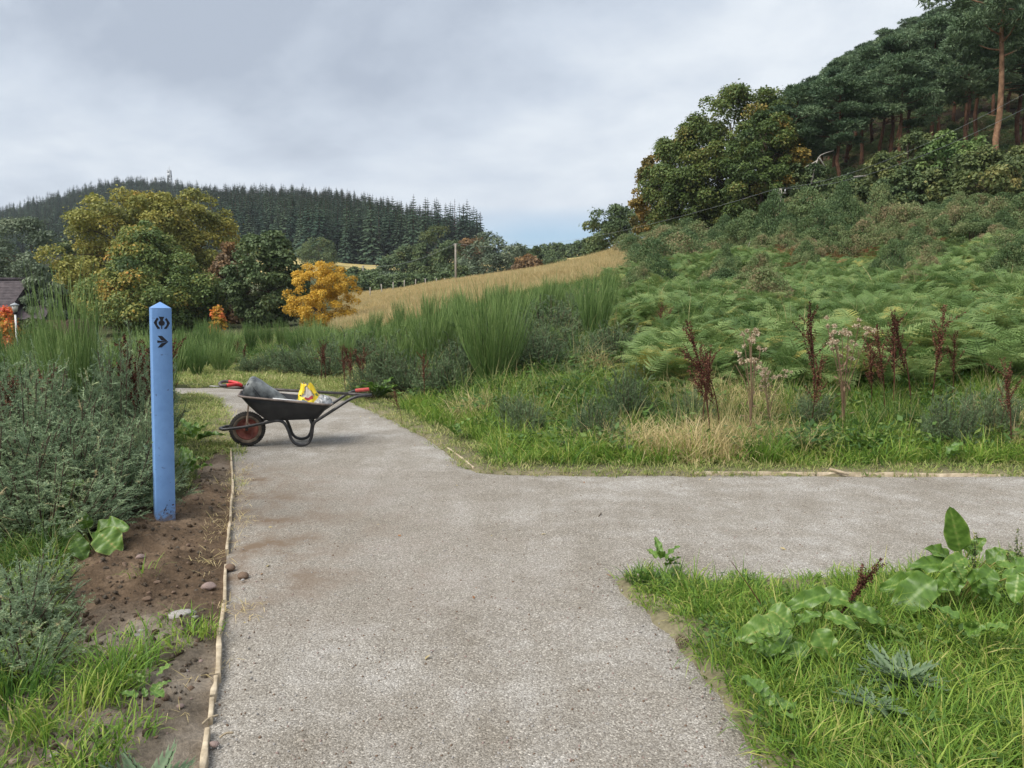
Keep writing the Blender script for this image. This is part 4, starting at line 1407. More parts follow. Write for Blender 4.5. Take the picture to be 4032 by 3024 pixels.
# middle distance, below the plantation
MIDT = [
    ('hawthorn_tree', 'round dark tree at the foot of the plantation above the golden tree', 690, 215, 515, 68, 'crown_dark', 'dome'),
    ('hawthorn_tree', 'dark hedge tree by the short pole right of the golden tree', 768, 150, 578, 48, 'crown_dark', 'bell'),
    ('hawthorn_tree', 'tiny round brown bush on the pale field', 815, 190, 584, 24, 'crown_rust', 'dome'),
    ('sycamore_tree', 'grey green broad tree left of the tall power pole', 872, 160, 528, 84, 'crown_dark', 'bell'),
    ('sycamore_tree', 'dark pointed tree left of the tall power pole', 912, 150, 522, 60, 'crown_dark', 'cone'),
    ('sycamore_tree', 'tall yellowish green tree left of the tall power pole below the spruces', 945, 158, 488, 96, 'crown_olive', 'dome'),
    ('sycamore_tree', 'green broad tree just behind the tall power pole', 975, 145, 512, 84, 'crown_dark', 'bell'),
    ('beech_tree', 'reddish brown tree just right of the tall power pole', 1020, 150, 505, 78, 'crown_rust', 'dome'),
    ('ash_tree', 'broad rounded ash tree right of the tall power pole at the top of the meadow', 1065, 128, 510, 124, 'crown_sage', 'dome'),
    ('hawthorn_tree', 'loose dark tree at the right end of the row along the meadow', 1118, 140, 524, 60, 'crown_dark', 'cone'),
    ('hawthorn_tree', 'small dark tree on the skyline beside the blue gap of sky', 1157, 150, 528, 40, 'crown_dark', 'cone'),
    ('hawthorn_tree', 'low spreading bush on the skyline beyond the crest of the meadow', 1190, 190, 545, 60, 'crown_dark', 'bell'),
    ('hawthorn_tree', 'brownish bush at the far top edge of the meadow', 1140, 120, 552, 70, 'crown_rust', 'bell'),
    ('alder_tree', 'low green bush in the hedge at the left end of the meadow', 840, 125, 590, 70, 'crown_sage', 'bell'),
    ('alder_tree', 'yellowish bush in the hedge below the tall yellowish tree', 925, 135, 575, 60, 'crown_olive', 'bell'),
    ('alder_tree', 'low dark bush in the hedge beside the tall power pole', 985, 118, 572, 60, 'crown_dark', 'bell'),
]
for i, (nm, lb, u, d, vt, w, mt, pf) in enumerate(MIDT):
    put_tree(nm, lb, u, d, vt, w * 1.3, int(1500 + w * 75), 0.42, 30 + i, mt, nclump=55, rc=0.115, prof=pf, zlow=0.0)
# right: beeches and their neighbours
put_tree('beech_tree', 'tallest dark green beech on the slope, its top against the sky', 1585, 66, 186, 275, 60000, 0.215, 60, 'crown_beech', nclump=200, rc=0.08, prof='dome', zlow=0.0, tvar=0.14, sink=0.5)
put_tree('beech_tree', 'dark green beech left of the tallest beech', 1478, 68, 262, 200, 38000, 0.215, 61, 'crown_beech', nclump=150, rc=0.088, prof='dome', zlow=0.0, tvar=0.14, sink=0.5)
put_tree('beech_tree', 'golden brown beech at the left end of the wood', 1412, 74, 326, 115, 15000, 0.27, 62, 'crown_beech_gold', nclump=100, rc=0.10, prof='oval', zlow=0.0, sink=0.5)
put_tree('beech_tree', 'yellowish green beech standing in front of the tallest beech', 1640, 60, 236, 180, 38000, 0.20, 63, 'crown_beech', nclump=150, rc=0.088, prof='dome', zlow=0.0, tvar=0.22, sideT=-0.22, sink=0.5)
put_tree('birch_tree', 'grey green tree at the lower end of the wood left of the golden beech', 1330, 86, 446, 125, 12000, 0.26, 64, 'crown_dark', nclump=60, rc=0.12, prof='dome', zlow=0.0, sink=0.5)
put_tree('birch_tree', 'small grey green tree where the wood meets the gap of sky', 1288, 92, 484, 56, 2500, 0.34, 65, 'crown_dark', nclump=35, rc=0.15, prof='oval', zlow=0.0, sink=0.3)
SHR = [
    ('birch_tree', 'tall yellowish birch in front of the pine trunks', 1950, 51, 262, 100, 'crown_olive', 'oval'),
    ('sycamore_tree', 'bright green bushy tree left of the orange pine trunk', 2035, 49, 272, 130, 'crown_green', 'dome'),
    ('willow_tree', 'broad olive green bush below the orange pine trunk', 2110, 44, 322, 160, 'crown_olive', 'dome'),
    ('birch_tree', 'yellowish bush cut by the right border below the pines', 2205, 46, 300, 100, 'crown_olive', 'oval'),
    ('birch_tree', 'brownish green bush in front of the pines left of the yellowish birch', 1885, 50, 330, 90, 'crown_olive', 'oval'),
    ('rowan_tree', 'low yellow green bush between the birch and the broad olive bush', 2000, 46, 365, 90, 'crown_olive', 'dome'),
    ('elder_tree', 'dark green bush below the yellowish birch', 1930, 46, 360, 100, 'crown_dark', 'dome'),
    ('elder_tree', 'dark bush right of the tallest beech at the foot of the pines', 1745, 58, 345, 110, 'crown_dark', 'dome'),
    ('elder_tree', 'dark leafy bush at the foot of the pines above the brown gorse', 1810, 54, 375, 100, 'crown_dark', 'bell'),
]
for i, (nm, lb, u, d, vt, w, mt, pf) in enumerate(SHR):
    put_tree(nm, lb, u, d, vt, w, 10000, 0.19, 90 + i, mt, nclump=60, rc=0.12, prof=pf, zlow=0.0, sink=0.3)


# Scots pines
def pine_meshes(H, spread, seed, barkm, crown0=0.52, npad=34):
    rg = np.random.default_rng(seed)
    tr, cr = Soup(), Soup()
    n = 12
    z = np.linspace(-0.4, H * 0.97, n)
    X, Y = np.cumsum(rg.normal(0, 0.09, n)), np.cumsum(rg.normal(0, 0.09, n))
    T = np.stack([X, Y, z], 1)
    rad = H * 0.0145 * (1 - 0.85 * np.linspace(0, 1, n) ** 1.2)
    add_tube(tr, T, rad, 9, True)
    P, Nn, Tn = [], [], []
    for k in range(npad):
        h = crown0 + (0.99 - crown0) * (k + rg.uniform(0, 1)) / npad
        q = (h - crown0) / (1 - crown0)
        L = spread * (0.35 + 0.65 * math.sin(math.pi * min(1, 0.25 + q * 0.72)) ) * rg.uniform(0.45, 1.05)
        if q > 0.92:
            L *= 0.35
        az = k * 2.4 + rg.uniform(-.5, .5)
        i = h * H
        s0 = np.array([np.interp(i, z, X), np.interp(i, z, Y), i])
        tip = s0 + np.array([math.cos(az) * L, math.sin(az) * L, L * rg.uniform(0.05, 0.45)])
        mid_ = (s0 + tip) / 2 + np.array([0, 0, -0.06 * L])
        add_tube(tr, spline([s0, mid_, tip], 6), np.linspace(H * 0.0042, H * 0.0012, len(spline([s0, mid_, tip], 6))), 5, False)
        for sub in range(rg.integers(2, 4)):
            c = tip + rg.normal(0, 1, 3) * np.array([0.7, 0.7, 0.22]) if sub else tip
            if sub == 2:
                c = s0 + (tip - s0) * 0.62 + rg.normal(0, 0.4, 3)
            m_ = 84
            dd = unit(rg.normal(0, 1, (m_, 3)) + np.array([0, 0, 0.5]))
            R_ = rg.uniform(0.7, 1.3)
            P.append(c + dd * R_ * rg.uniform(0.35, 1.05, m_)[:, None] * np.array([1, 1, 0.45]))
            Nn.append(dd)
            Tn.append(np.full(m_, np.clip(rg.normal(0.45, 0.15), 0, 1)))
    for _ in range(7):                                    # dead lower branches
        i = H * rg.uniform(0.2, crown0)
        az = rg.uniform(0, 6.28)
        L = rg.uniform(0.5, 1.8)
        s0 = np.array([np.interp(i, z, X), np.interp(i, z, Y), i])
        tip = s0 + np.array([math.cos(az) * L, math.sin(az) * L, rg.uniform(-0.5, 0.3) * L])
        add_tube(tr, [s0, tip], [0.03, 0.01], 4, False)
    P, Nn, Tn = np.concatenate(P), np.concatenate(Nn), np.concatenate(Tn)
    m_ = len(P)
    for j in range(6):                                     # each tuft is six narrow blades
        D = unit(Nn + rg.normal(0, 0.75, (m_, 3)) + np.array([0, 0, 0.25]))
        V, F = kite(P - D * 0.1, D, unit(rg.normal(0, 1, (m_, 3)) + Nn), rg.uniform(0.28, 0.55, m_), rg.uniform(0.05, 0.11, m_), 0.1)
        cr.add(V, F, np.repeat(np.clip(Tn + rg.normal(0, .12, m_), 0, 1), 4))
    return tr.mesh('trunk', [M[barkm]], True), cr.mesh('crown', [M['pine']])


PINE = [pine_meshes(15.0, 3.0, 200 + k, 'pine_bark', 0.40 + 0.04 * k, 21 + k) for k in range(5)]
PINES = []
hero = pine_meshes(19.0, 3.6, 230, 'pine_bark_orange', 0.43, 30)
hp = on(2133, 52)
root = link('pine_tree', None, None, hp)
o = link('trunk', hero[0], root)
o.scale = (0.8, 0.8, 1)
link('crown', hero[1], root)
tag(root, 'tall Scots pine with a thick bare orange trunk near the right border', 'tree', 'Scots pines in the wood on the hill')
prow = []
rgp = np.random.default_rng(5)
for d, us, tops in ((60, (1700, 1800, 1930, 2050, 2200), (230, 190, 120, 55, 30)),
                    (67, (1660, 1755, 1850, 1905, 1985, 2090, 2175, 2260), (240, 175, 110, 70, 40, 0, -20, -30)),
                    (75, (1690, 1735, 1790, 1825, 1880, 1945, 2010, 2060, 2130, 2190, 2250), (215, 170, 135, 120, 80, 45, 15, -5, -20, -40, -50)),
                    (84, (1650, 1710, 1770, 1815, 1865, 1920, 1970, 2040, 2110, 2160, 2225), (225, 190, 145, 115, 85, 60, 20, 10, -10, -20, -30)),
                    (95, (1730, 1800, 1840, 1900, 1960, 2025, 2080, 2150, 2210), (190, 140, 110, 75, 50, 25, 5, -5, -20)),
                    (106, (1700, 1752, 1790, 1832, 1870, 1925, 1990, 2050, 2105, 2170, 2235), (215, 175, 150, 125, 100, 70, 40, 20, 5, -5, -20)),
                    (118, (1680, 1725, 1775, 1815, 1855, 1905, 1945, 2005, 2070, 2130, 2195), (230, 190, 165, 140, 115, 90, 60, 40, 20, 10, -5))):
    for u, vt in zip(us, tops):
        prow.append((u + rgp.uniform(-10, 10), d + rgp.uniform(-2, 2), vt + rgp.uniform(-14, 34) + 16 + (20 if d > 80 else 0) + max(0, 1800 - u) * .22))
first = None
pine_roots = []
for k, (tm, cm) in enumerate(PINE):
    rt = link('pine_tree', None)
    link('trunk', tm, rt)
    link('crown', cm, rt)
    pine_roots.append(rt)
used = [False] * 5
for i, (u, d, vt) in enumerate(prow):
    k = int(rgp.integers(5)) if i > 4 else i
    rt = pine_roots[k] if not used[k] else copy_tree(pine_roots[k])
    used[k] = True
    g_ = on(u, d)
    H = at(u, vt, d).z - g_.z
    rt.location = g_
    s_ = max(0.6, H / 15.0)
    rt.scale = (0.5 + 0.5 * s_, 0.5 + 0.5 * s_, s_)
    rt.rotation_euler = (0, 0, rgp.uniform(0, 6.28))
    if d < 71:
        tag(rt, 'Scots pine on the front edge of the hill wood', 'tree', 'Scots pines on the front edge of the hill wood')
    else:
        tag(rt, 'tall Scots pine with a bare trunk deep in the dark hill wood', 'tree', 'Scots pines deep in the hill wood')


# plantation spruces
def spruce_mesh(H, Wd, seed, bare=False):
    rg = np.random.default_rng(seed)
    sp = Soup()
    add_tube(sp, [(0, 0, -0.5), (0, 0, H * 0.5), (0, 0, H)], [H * 0.014, H * 0.009, 0.03], 5, False, 0.1, 1)
    nw = 24
    P, D, Nn, Ln, Wi, T = [], [], [], [], [], []
    for w in range(nw):
        q = w / (nw - 1)
        h = H * (0.06 + 0.93 * q)
        L = Wd / 2 * (1 - q) ** 0.85 * (1 if not bare else (0.7 if q < .6 else 1)) + 0.12
        nb = 8 if q < 0.7 else 6
        off = rg.uniform(0, 6.28)
        for b_ in range(nb):
            if bare and rg.uniform() < 0.45:
                continue
            a = off + 6.283 * b_ / nb + rg.normal(0, .2)
            l = L * rg.uniform(0.7, 1.15)
            o_ = np.array([math.cos(a), math.sin(a), 0])
            dr = -0.35 - 0.25 * (1 - q) if q < 0.8 else 0.25
            m_ = 4
            for s_ in range(m_):
                f = (s_ + 0.2) / m_
                base = np.array([0, 0, h]) + o_ * l * f * 0.9 + np.array([0, 0, dr * l * f + 0.12 * l * f * f])
                for sd in (-1, 0, 1):
                    if m_ > 1 and s_ == 0 and sd:
                        continue
                    a2 = a + sd * 0.75
                    P.append(base)
                    D.append([math.cos(a2), math.sin(a2), dr * 0.9 + rg.normal(0, .12)])
                    Nn.append([rg.normal(0, .35), rg.normal(0, .35), 1])
                    Ln.append(l * (0.42 if sd == 0 else 0.34) * rg.uniform(.8, 1.2))
                    Wi.append(l * 0.17 + 0.14)
                    T.append(rg.uniform(0.25, 0.75) + 0.2 * f)
    D, Nn = unit(np.array(D)), unit(np.array(Nn))
    V, F = kite(np.array(P), D, Nn, np.array(Ln), np.array(Wi), -0.15)
    sp.add(V, F, np.repeat(T, 4), 0)
    return sp.mesh('spruce_tree', [M['spruce_bare' if bare else 'spruce'], M['bark']])


SPR = [spruce_mesh(20, 9.0 + 0.6 * k, 300 + k) for k in range(5)]
SPRB = [spruce_mesh(20, 5.0, 310 + k, True) for k in range(2)]
rg = np.random.default_rng(77)
cand = []
for d in np.arange(246, 430, 5.2):
    u0, u1 = 455, 1040
    if d < 264:
        pass
    if d < 300:
        u0 = min(690, 640 - (d - 266) / 34 * 150)
        u1 = 950 + (d - 266) / 34 * 60
    if d > 330:
        u1 = 1040 - (d - 330) * 0.6
    stepu = 5.0 / d * FD
    for u in np.arange(u0, u1, stepu):
        cand.append((u + rg.normal(0, stepu * .3), d + rg.normal(0, 1.4)))
for u, d in ((985, 284), (1000, 288), (1016, 286), (1030, 292), (1010, 296), (996, 280)):
    cand.append((u, d))
cand.sort(key=lambda c: c[1])
for i, (u, d) in enumerate(cand[:300]):
    bare = (u > 935 and d > 315 and rg.uniform() < .7) or rg.uniform() < .02
    me_ = SPRB[rg.integers(2)] if bare else SPR[rg.integers(5)]
    g_ = on(u, d)
    h = rg.uniform(13.5, 22) / 20
    if u > 975 and d < 300:
        h = rg.uniform(19, 23) / 20
    o = link('spruce_tree', me_, None, g_, (rg.normal(0, .02), rg.normal(0, .02), rg.uniform(0, 6.28)), (h * rg.uniform(.85, 1.1), h * rg.uniform(.85, 1.1), h))
    if bare:
        tag(o, 'thin brownish spruce among the green ones of the plantation', 'tree', 'thin brownish spruces in the hillside plantation')
    else:
        tag(o, 'dark green spruce in the dense plantation on the hillside', 'tree', 'dark green spruces of the hillside plantation')
rest = np.array([tuple(on(u, d)) for u, d in cand[300:]])
hill = rand_view(-250, 640, 470, 820, 5200, lambda x, y, u: (fbm(x, y, .01, 2) > -0.65) & (y > 560 - 0.12 * u), power=2)
hill3 = rand_view(-300, 260, 330, 560, 900, None, power=2)
hill2 = rand_view(400, 1040, 420, 520, 1300, None, power=2)
hs = np.concatenate([np.full(len(rest), .95), RNG.uniform(0.35, 0.85, len(hill)), RNG.uniform(.7, .95, len(hill2)), RNG.uniform(.5, .8, len(hill3))])
allp = np.concatenate([rest, hill, hill2, hill3])
scatter('far_wood', allp, SPR[:4], 'conifer wood covering the far hill behind the plantation', 'wood', scl=hs * RNG.uniform(.8, 1.12, len(hs)), tilt=0.02)

# far hedges and bushes in the gap
fb = rand_view(1085, 1300, 220, 1000, 260, lambda x, y, u: fbm(x, y, .012, 2) > 0.05, power=2)
bsp, _ = crown_soup(4.0, 6.0, 500, 0.9, 400, nclump=18, rc=0.2, prof='bell', zlow=0.0)
fbm_ = bsp.mesh('far_bush', [M['crown_dark']])
scatter('far_hedges', fb, [fbm_], 'dark bushes and hedges dotted over the distant fields', 'hedge', 0.5, 1.2)
cover = rand_view(700, 1010, 112, 172, 420, lambda x, y, u: fbm(x, y, .06, 2) > -0.35, power=2)
scatter('low_scrub', cover, [fbm_], 'low dark scrub in the hollow behind the golden meadow', 'scrub', 0.3, 0.6)

# ------------------------------------------------------------------ gorse, broom
def gorse_meshes(Wd, H, seed, nbr=70, nsh=9, nsp=40, spine=0.028, sw=0.0042, leafm='gorse', shl=0.22):
    rg = np.random.default_rng(seed)
    st, sp = Soup(), Soup()
    P, D, Ln, T = [], [], [], []
    SB, SD, SLn = [], [], []
    for b_ in range(nbr):
        az = rg.uniform(0, 6.283)
        el = math.asin(rg.uniform(0.12, 1.0))
        k = rg.uniform(0.82, 1.12) * (1 + 0.15 * math.sin(az * 3 + seed))
        tip = np.array([math.cos(az) * math.cos(el) * Wd / 2 * k, math.sin(az) * math.cos(el) * Wd / 2 * k, H * math.sin(el) ** 0.8 * k])
        base = np.array([tip[0] * 0.12, tip[1] * 0.12, -0.03])
        mid_ = base * 0.4 + tip * 0.6
        mid_[2] = tip[2] * 0.42
        C = spline([base, mid_, tip], 8)
        add_tube(st, C, np.linspace(0.008, 0.003, len(C)), 4, False, 0.3)
        tb = rg.normal(0.45, 0.13)
        for s_ in range(nsh):
            f = 0.35 + 0.65 * (s_ + rg.uniform(0, 1)) / nsh
            q = f * (len(C) - 1)
            i = min(int(q), len(C) - 2)
            p0 = C[i] + (C[i + 1] - C[i]) * (q - i)
            d = unit(unit(tip) * 0.6 + rg.normal(0, 0.6, 3) + np.array([0, 0, 0.35]))
            SB.append(p0)
            SD.append(d)
            SLn.append(shl * rg.uniform(0.6, 1.25))
            T.append(tb + rg.normal(0, .08) + (0.5 if rg.uniform() < 0.03 else 0))
    SB, SD, SLn, T = np.array(SB), np.array(SD), np.array(SLn), np.array(T)
    n = len(SB)
    # shoot stems
    Nn = unit(np.cross(SD, rg.normal(0, 1, (n, 3))))
    V, F = kite(SB, SD, Nn, SLn, np.full(n, sw * 1.6), 0)
    sp.add(V, F, np.repeat(T - 0.1, 4))
    f = rg.uniform(0.03, 1, (n, nsp))
    f = f ** 0.85
    p = SB[:, None] + SD[:, None] * (SLn[:, None] * f)[..., None]
    ax = rg.normal(0, 1, (n, nsp, 3))
    ax = unit(ax - SD[:, None] * (ax * SD[:, None]).sum(-1, keepdims=True))
    dirv = unit(ax + SD[:, None] * rg.uniform(0.3, 0.9, (n, nsp, 1)))
    ls = spine * rg.uniform(0.6, 1.2, (n, nsp)) * (1.1 - 0.45 * f)
    side = unit(np.cross(dirv, rg.normal(0, 1, (n, nsp, 3))))
    a = p - side * sw / 2
    b_ = p + side * sw / 2
    c = p + dirv * ls[..., None]
    V = np.stack([a, b_, c], 2).reshape(-1, 3)
    F = np.arange(len(V)).reshape(-1, 3)
    t = np.broadcast_to(T[:, None] + rg.normal(0, .1, (n, nsp)), (n, nsp))
    sp.add(V, F, np.repeat(np.clip(t, 0, 1).ravel(), 3))
    return st.mesh('stem', [M['bark']], True), sp.mesh('foliage', [M[leafm]])


GOR = [gorse_meshes(1.2, 1.0, 500 + k, 95, 15, 24, 0.030, 0.0065, 'gorse', 0.13) for k in range(4)]
GOR_L = [gorse_meshes(1.2, 1.0, 510 + k, 70, 11, 16, 0.045, 0.012, 'gorse_mid', 0.16) for k in range(3)]
GOR_S = [gorse_meshes(0.5, 0.34, 520 + k, 30, 8, 26, 0.026, 0.0045, 'gorse', 0.10) for k in range(2)]


def put_gorse(lib, k, u, d, vtop, wd, label, group, base_w, base_h, cache):
    g_ = on(u, d)
    H = max(0.2, at(u, vtop, d).z - g_.z)
    key = (id(lib), k)
    if key in cache:
        rt = copy_tree(cache[key])
    else:
        rt = link('gorse_bush', None)
        link('stem', lib[k][0], rt)
        link('foliage', lib[k][1], rt)
        cache[key] = rt
    rt.location = g_
    rt.scale = (wd / base_w, wd / base_w, H / base_h)
    rt.rotation_euler = (0, 0, RNG.uniform(0, 6.28))
    tag(rt, label, 'gorse bush', group)
    return rt


cache = {}
NEAR_G = [(30, 6.0, 815, 1.3), (115, 5.7, 880, 1.2), (150, 7.0, 800, 1.3), (235, 6.8, 742, 1.0), (290, 7.6, 742, 0.8), (288, 6.3, 880, 0.7), (205, 5.5, 950, 1.1),
          (60, 5.0, 985, 1.2), (245, 6.0, 960, 0.8), (-60, 5.2, 880, 1.4), (5, 7.6, 780, 1.3), (95, 8.3, 752, 1.2), (130, 5.3, 1010, 0.9), (240, 7.6, 800, 1.0)]
for i, (u, d, vt, w) in enumerate(NEAR_G):
    put_gorse(GOR, i % 4, u, d, vt, w, 'grey green gorse bush in the thicket left of the blue post', 'gorse bushes left of the blue post', 1.2, 1.0, cache)
for i, (u, d, vt, w) in enumerate([(10, 3.85, 1205, 0.5), (30, 3.4, 1320, 0.45), (-30, 3.4, 1280, .6), (10, 3.05, 1420, 0.4)]):
    put_gorse(GOR_S, i % 2, u, d, vt, w, 'small bright gorse sprig at the edge of the dug soil', 'small gorse sprigs beside the dug soil', 0.5, 0.34, cache)
MID_G = [(700, 16, 738, 1.2), (640, 17.5, 745, 1.1), (825, 14.5, 742, 1.1), (880, 13, 765, 0.9), (1120, 12.8, 745, 1.0), (1172, 12.4, 728, 1.1), (1212, 13.6, 705, 1.2), (1000, 13, 728, 1.1), (955, 12, 765, .9),
         (1185, 16, 648, 1.6), (1235, 11.8, 790, .9), (1285, 12.8, 745, 1.0), (595, 18.5, 752, 1.0), (540, 17.5, 768, .8), (1040, 15, 690, 1.3), (905, 17, 705, 1.4), (760, 19, 715, 1.4), (1130, 14, 690, 1.2), (790, 12.5, 795, .7), (1330, 13, 700, 1.2), (1250, 18, 640, 1.5)]
for i, (u, d, vt, w) in enumerate(MID_G):
    put_gorse(GOR_L, i % 3, u, d, vt, w, 'bluish gorse bush among the broom beyond the path', 'gorse bushes among the broom', 1.2, 1.0, cache)
for i, (u, d, vt, w) in enumerate([(1140, 8.7, 868, .5), (1105, 9.2, 850, .5), (1500, 9.0, 845, .6), (1290, 8.3, 855, .55), (1770, 8.8, 845, .6), (1360, 9.3, 800, .7), (2060, 8.0, 850, .6), (2160, 8.2, 830, .6)]):
    put_gorse(GOR_L, i % 3, u, d, vt, w, 'small gorse seedling in the bright grass of the bank', 'gorse seedlings in the grass of the bank', 1.2, 1.0, cache)


def broom_mesh(seed, H=1.5, base=0.10, spread=0.38, n=120, w=0.007):
    rg = np.random.default_rng(seed)
    sp = Soup()
    for k in range(n):
        az = rg.uniform(0, 6.283)
        r0 = base * math.sqrt(rg.uniform())
        h = H * rg.uniform(0.55, 1.0)
        out_ = spread * math.sqrt(rg.uniform()) * (0.6 + 0.4 * h / H)
        p0 = np.array([r0 * math.cos(az), r0 * math.sin(az), -0.03])
        p2 = np.array([(r0 + out_) * math.cos(az), (r0 + out_) * math.sin(az), h])
        p1 = (p0 + p2) / 2 + np.array([math.cos(az), math.sin(az), 0]) * out_ * 0.14
        C = spline([p0, p1, p2], 6)
        t = np.clip(rg.normal(0.5, .18), 0, 1)
        ribbon(sp, C, w * 1.2, rg, t)
        for j in range(rg.integers(4, 8)):
            f = rg.uniform(0.25, 0.85)
            q = f * (len(C) - 1)
            i = min(int(q), len(C) - 2)
            a = C[i] + (C[i + 1] - C[i]) * (q - i)
            l = h * rg.uniform(0.16, 0.4)
            d = unit(unit(C[-1] - C[-3]) + rg.normal(0, 0.13, 3) * np.array([1, 1, .3]))
            ribbon(sp, np.stack([a, a + d * l * .5 + rg.normal(0, .008, 3), a + d * l]), w * .8, rg, np.clip(t + rg.normal(0.08, .12), 0, 1))
    return sp.mesh('broom_bush', [M['broom']])


def ribbon(sp, C, w, rg, t):
    n = len(C)
    T = unit(np.gradient(C, axis=0))
    a = rg.uniform(0, 6.28)
    s = unit(np.cross(T, np.array([math.cos(a), math.sin(a), 0.1])))
    ww = w / 2 * np.linspace(1, 0.35, n)[:, None]
    V = np.stack([C - s * ww, C + s * ww], 1).reshape(-1, 3)
    i = np.arange(n - 1) * 2
    sp.add(V, np.stack([i, i + 1, i + 3, i + 2], 1), np.linspace(t - .12, t + .12, n).repeat(2))


BRO = [broom_mesh(600 + k, 1.5, 0.10, 0.34 + 0.05 * k, 120, 0.012) for k in range(4)]
BRO_T = broom_mesh(620, 1.85, 0.08, 0.26, 150, 0.008)
BRO_B = broom_mesh(621, 1.5, 0.14, 0.62, 250, 0.009)


def put_broom(me_, u, d, vtop, base_h, wmul, label, group=None):
    g_ = on(u, d)
    H = max(0.35, at(u, vtop, d).z - g_.z)
    s_ = H / base_h
    big_ = group is None
    h_ = 1.0 if big_ else RNG.uniform(.78, 1.12)
    o = link('broom_bush', me_, None, g_, (RNG.normal(0, .02 if big_ else .09), RNG.normal(0, .02 if big_ else .09), RNG.uniform(0, 6.28)), (s_ * wmul, s_ * wmul, s_ * h_))
    return tag(o, label, 'broom bush', group)


put_broom(BRO_T, 150, 7.2, 588, 1.85, 1.0, 'tall thin broom bush sticking up above the gorse near the left border')
put_broom(BRO_B, 1062, 12.2, 610, 1.5, 1.0, 'biggest fan shaped dark green broom bush in the middle of the thicket')
put_broom(BRO[1], 1285, 14.5, 588, 1.5, 1.0, 'tall loose broom bush at the left edge of the bracken')
put_broom(BRO[3], 930, 15, 640, 1.5, 1.0, 'upright broom bush left of the biggest fan shaped one')
for u, d, vt in ((-60, 12, 705), (20, 13, 705), (75, 11, 720), (105, 15, 700), (190, 12, 705), (235, 11, 712), (290, 14, 695), (332, 12, 708), (60, 18, 700), (260, 18, 695), (150, 17, 690), (-20, 20, 702), (320, 19, 692)):
    put_broom(BRO[RNG.integers(4)], u, d, vt, 1.5, RNG.uniform(1.0, 1.6), 'bright broom bush behind the gorse left of the blue post', 'broom bushes left of the blue post')
for u, d, vt in ((385, 17, 716), (408, 20, 700), (432, 18.5, 705), (456, 21, 696), (480, 19.5, 702), (400, 24, 696), (445, 25, 694), (500, 23, 698), (420, 16.5, 725), (470, 17.5, 720)):
    put_broom(BRO[RNG.integers(4)], u, d, vt, 1.5, RNG.uniform(1.0, 1.5), 'broom bush in the row just right of the blue post', 'broom bushes just right of the blue post')
for u, d, vt in ((540, 24, 695), (575, 27, 690), (610, 25, 690), (645, 22, 692), (675, 25, 684), (700, 21, 690), (725, 23, 684), (762, 20, 690), (790, 24, 672), (815, 20, 682), (850, 19, 665), (880, 16, 702), (905, 22, 655),
                 (960, 17.5, 640), (985, 21, 645), (1010, 24, 628), (1035, 20, 635), (1100, 16.5, 616), (1140, 20, 606), (1165, 25, 605), (1185, 22, 602), (1225, 23, 598), (1255, 17, 620), (1320, 18.5, 600), (1340, 24, 588), (1310, 28, 580), (660, 17, 738), (745, 18, 712), (870, 26, 650), (1080, 27, 615), (1400, 27, 575), (840, 15, 715), (985, 15, 700), (1200, 14, 690), (805, 28, 660), (865, 29, 648), (925, 29, 638), (990, 30, 628), (1055, 30, 616)):
    put_broom(BRO[RNG.integers(4)], u, d, vt, 1.5, RNG.uniform(.9, 1.25), 'dark green broom bush behind the wheelbarrow, below the golden tree' if u < 900 else 'dark green broom bush in the thicket below the golden meadow', 'broom bushes behind the wheelbarrow' if u < 900 else 'broom bushes below the golden meadow')
for u, d, vt in ((1500, 33, 555), (1690, 26, 620), (1560, 24, 610)):
    put_broom(BRO[RNG.integers(4)], u, d, vt, 1.5, 1.0, 'thin broom bush standing up out of the bracken slope', 'broom bushes in the bracken')


# scrubby gorse of the hillside
def scrub_meshes(seed):
    rg = np.random.default_rng(seed)
    sp, cl = crown_soup(2.0, 3.4, 15000, 0.075, seed, prof='bell', zlow=0.0, nclump=75, rc=0.10, flat=0.8, droop=-0.25, tvar=0.22)
    tr = Soup()
    for c in cl[::3]:
        add_tube(tr, spline([(c[0] * .1, c[1] * .1, -.05), (c[0] * .6, c[1] * .6, c[2] * .45), tuple(c[:3])], 5), 0.014, 4, False)
    return tr.mesh('stem', [M['bark']]), sp.mesh('foliage', [M['gorse_hill']])


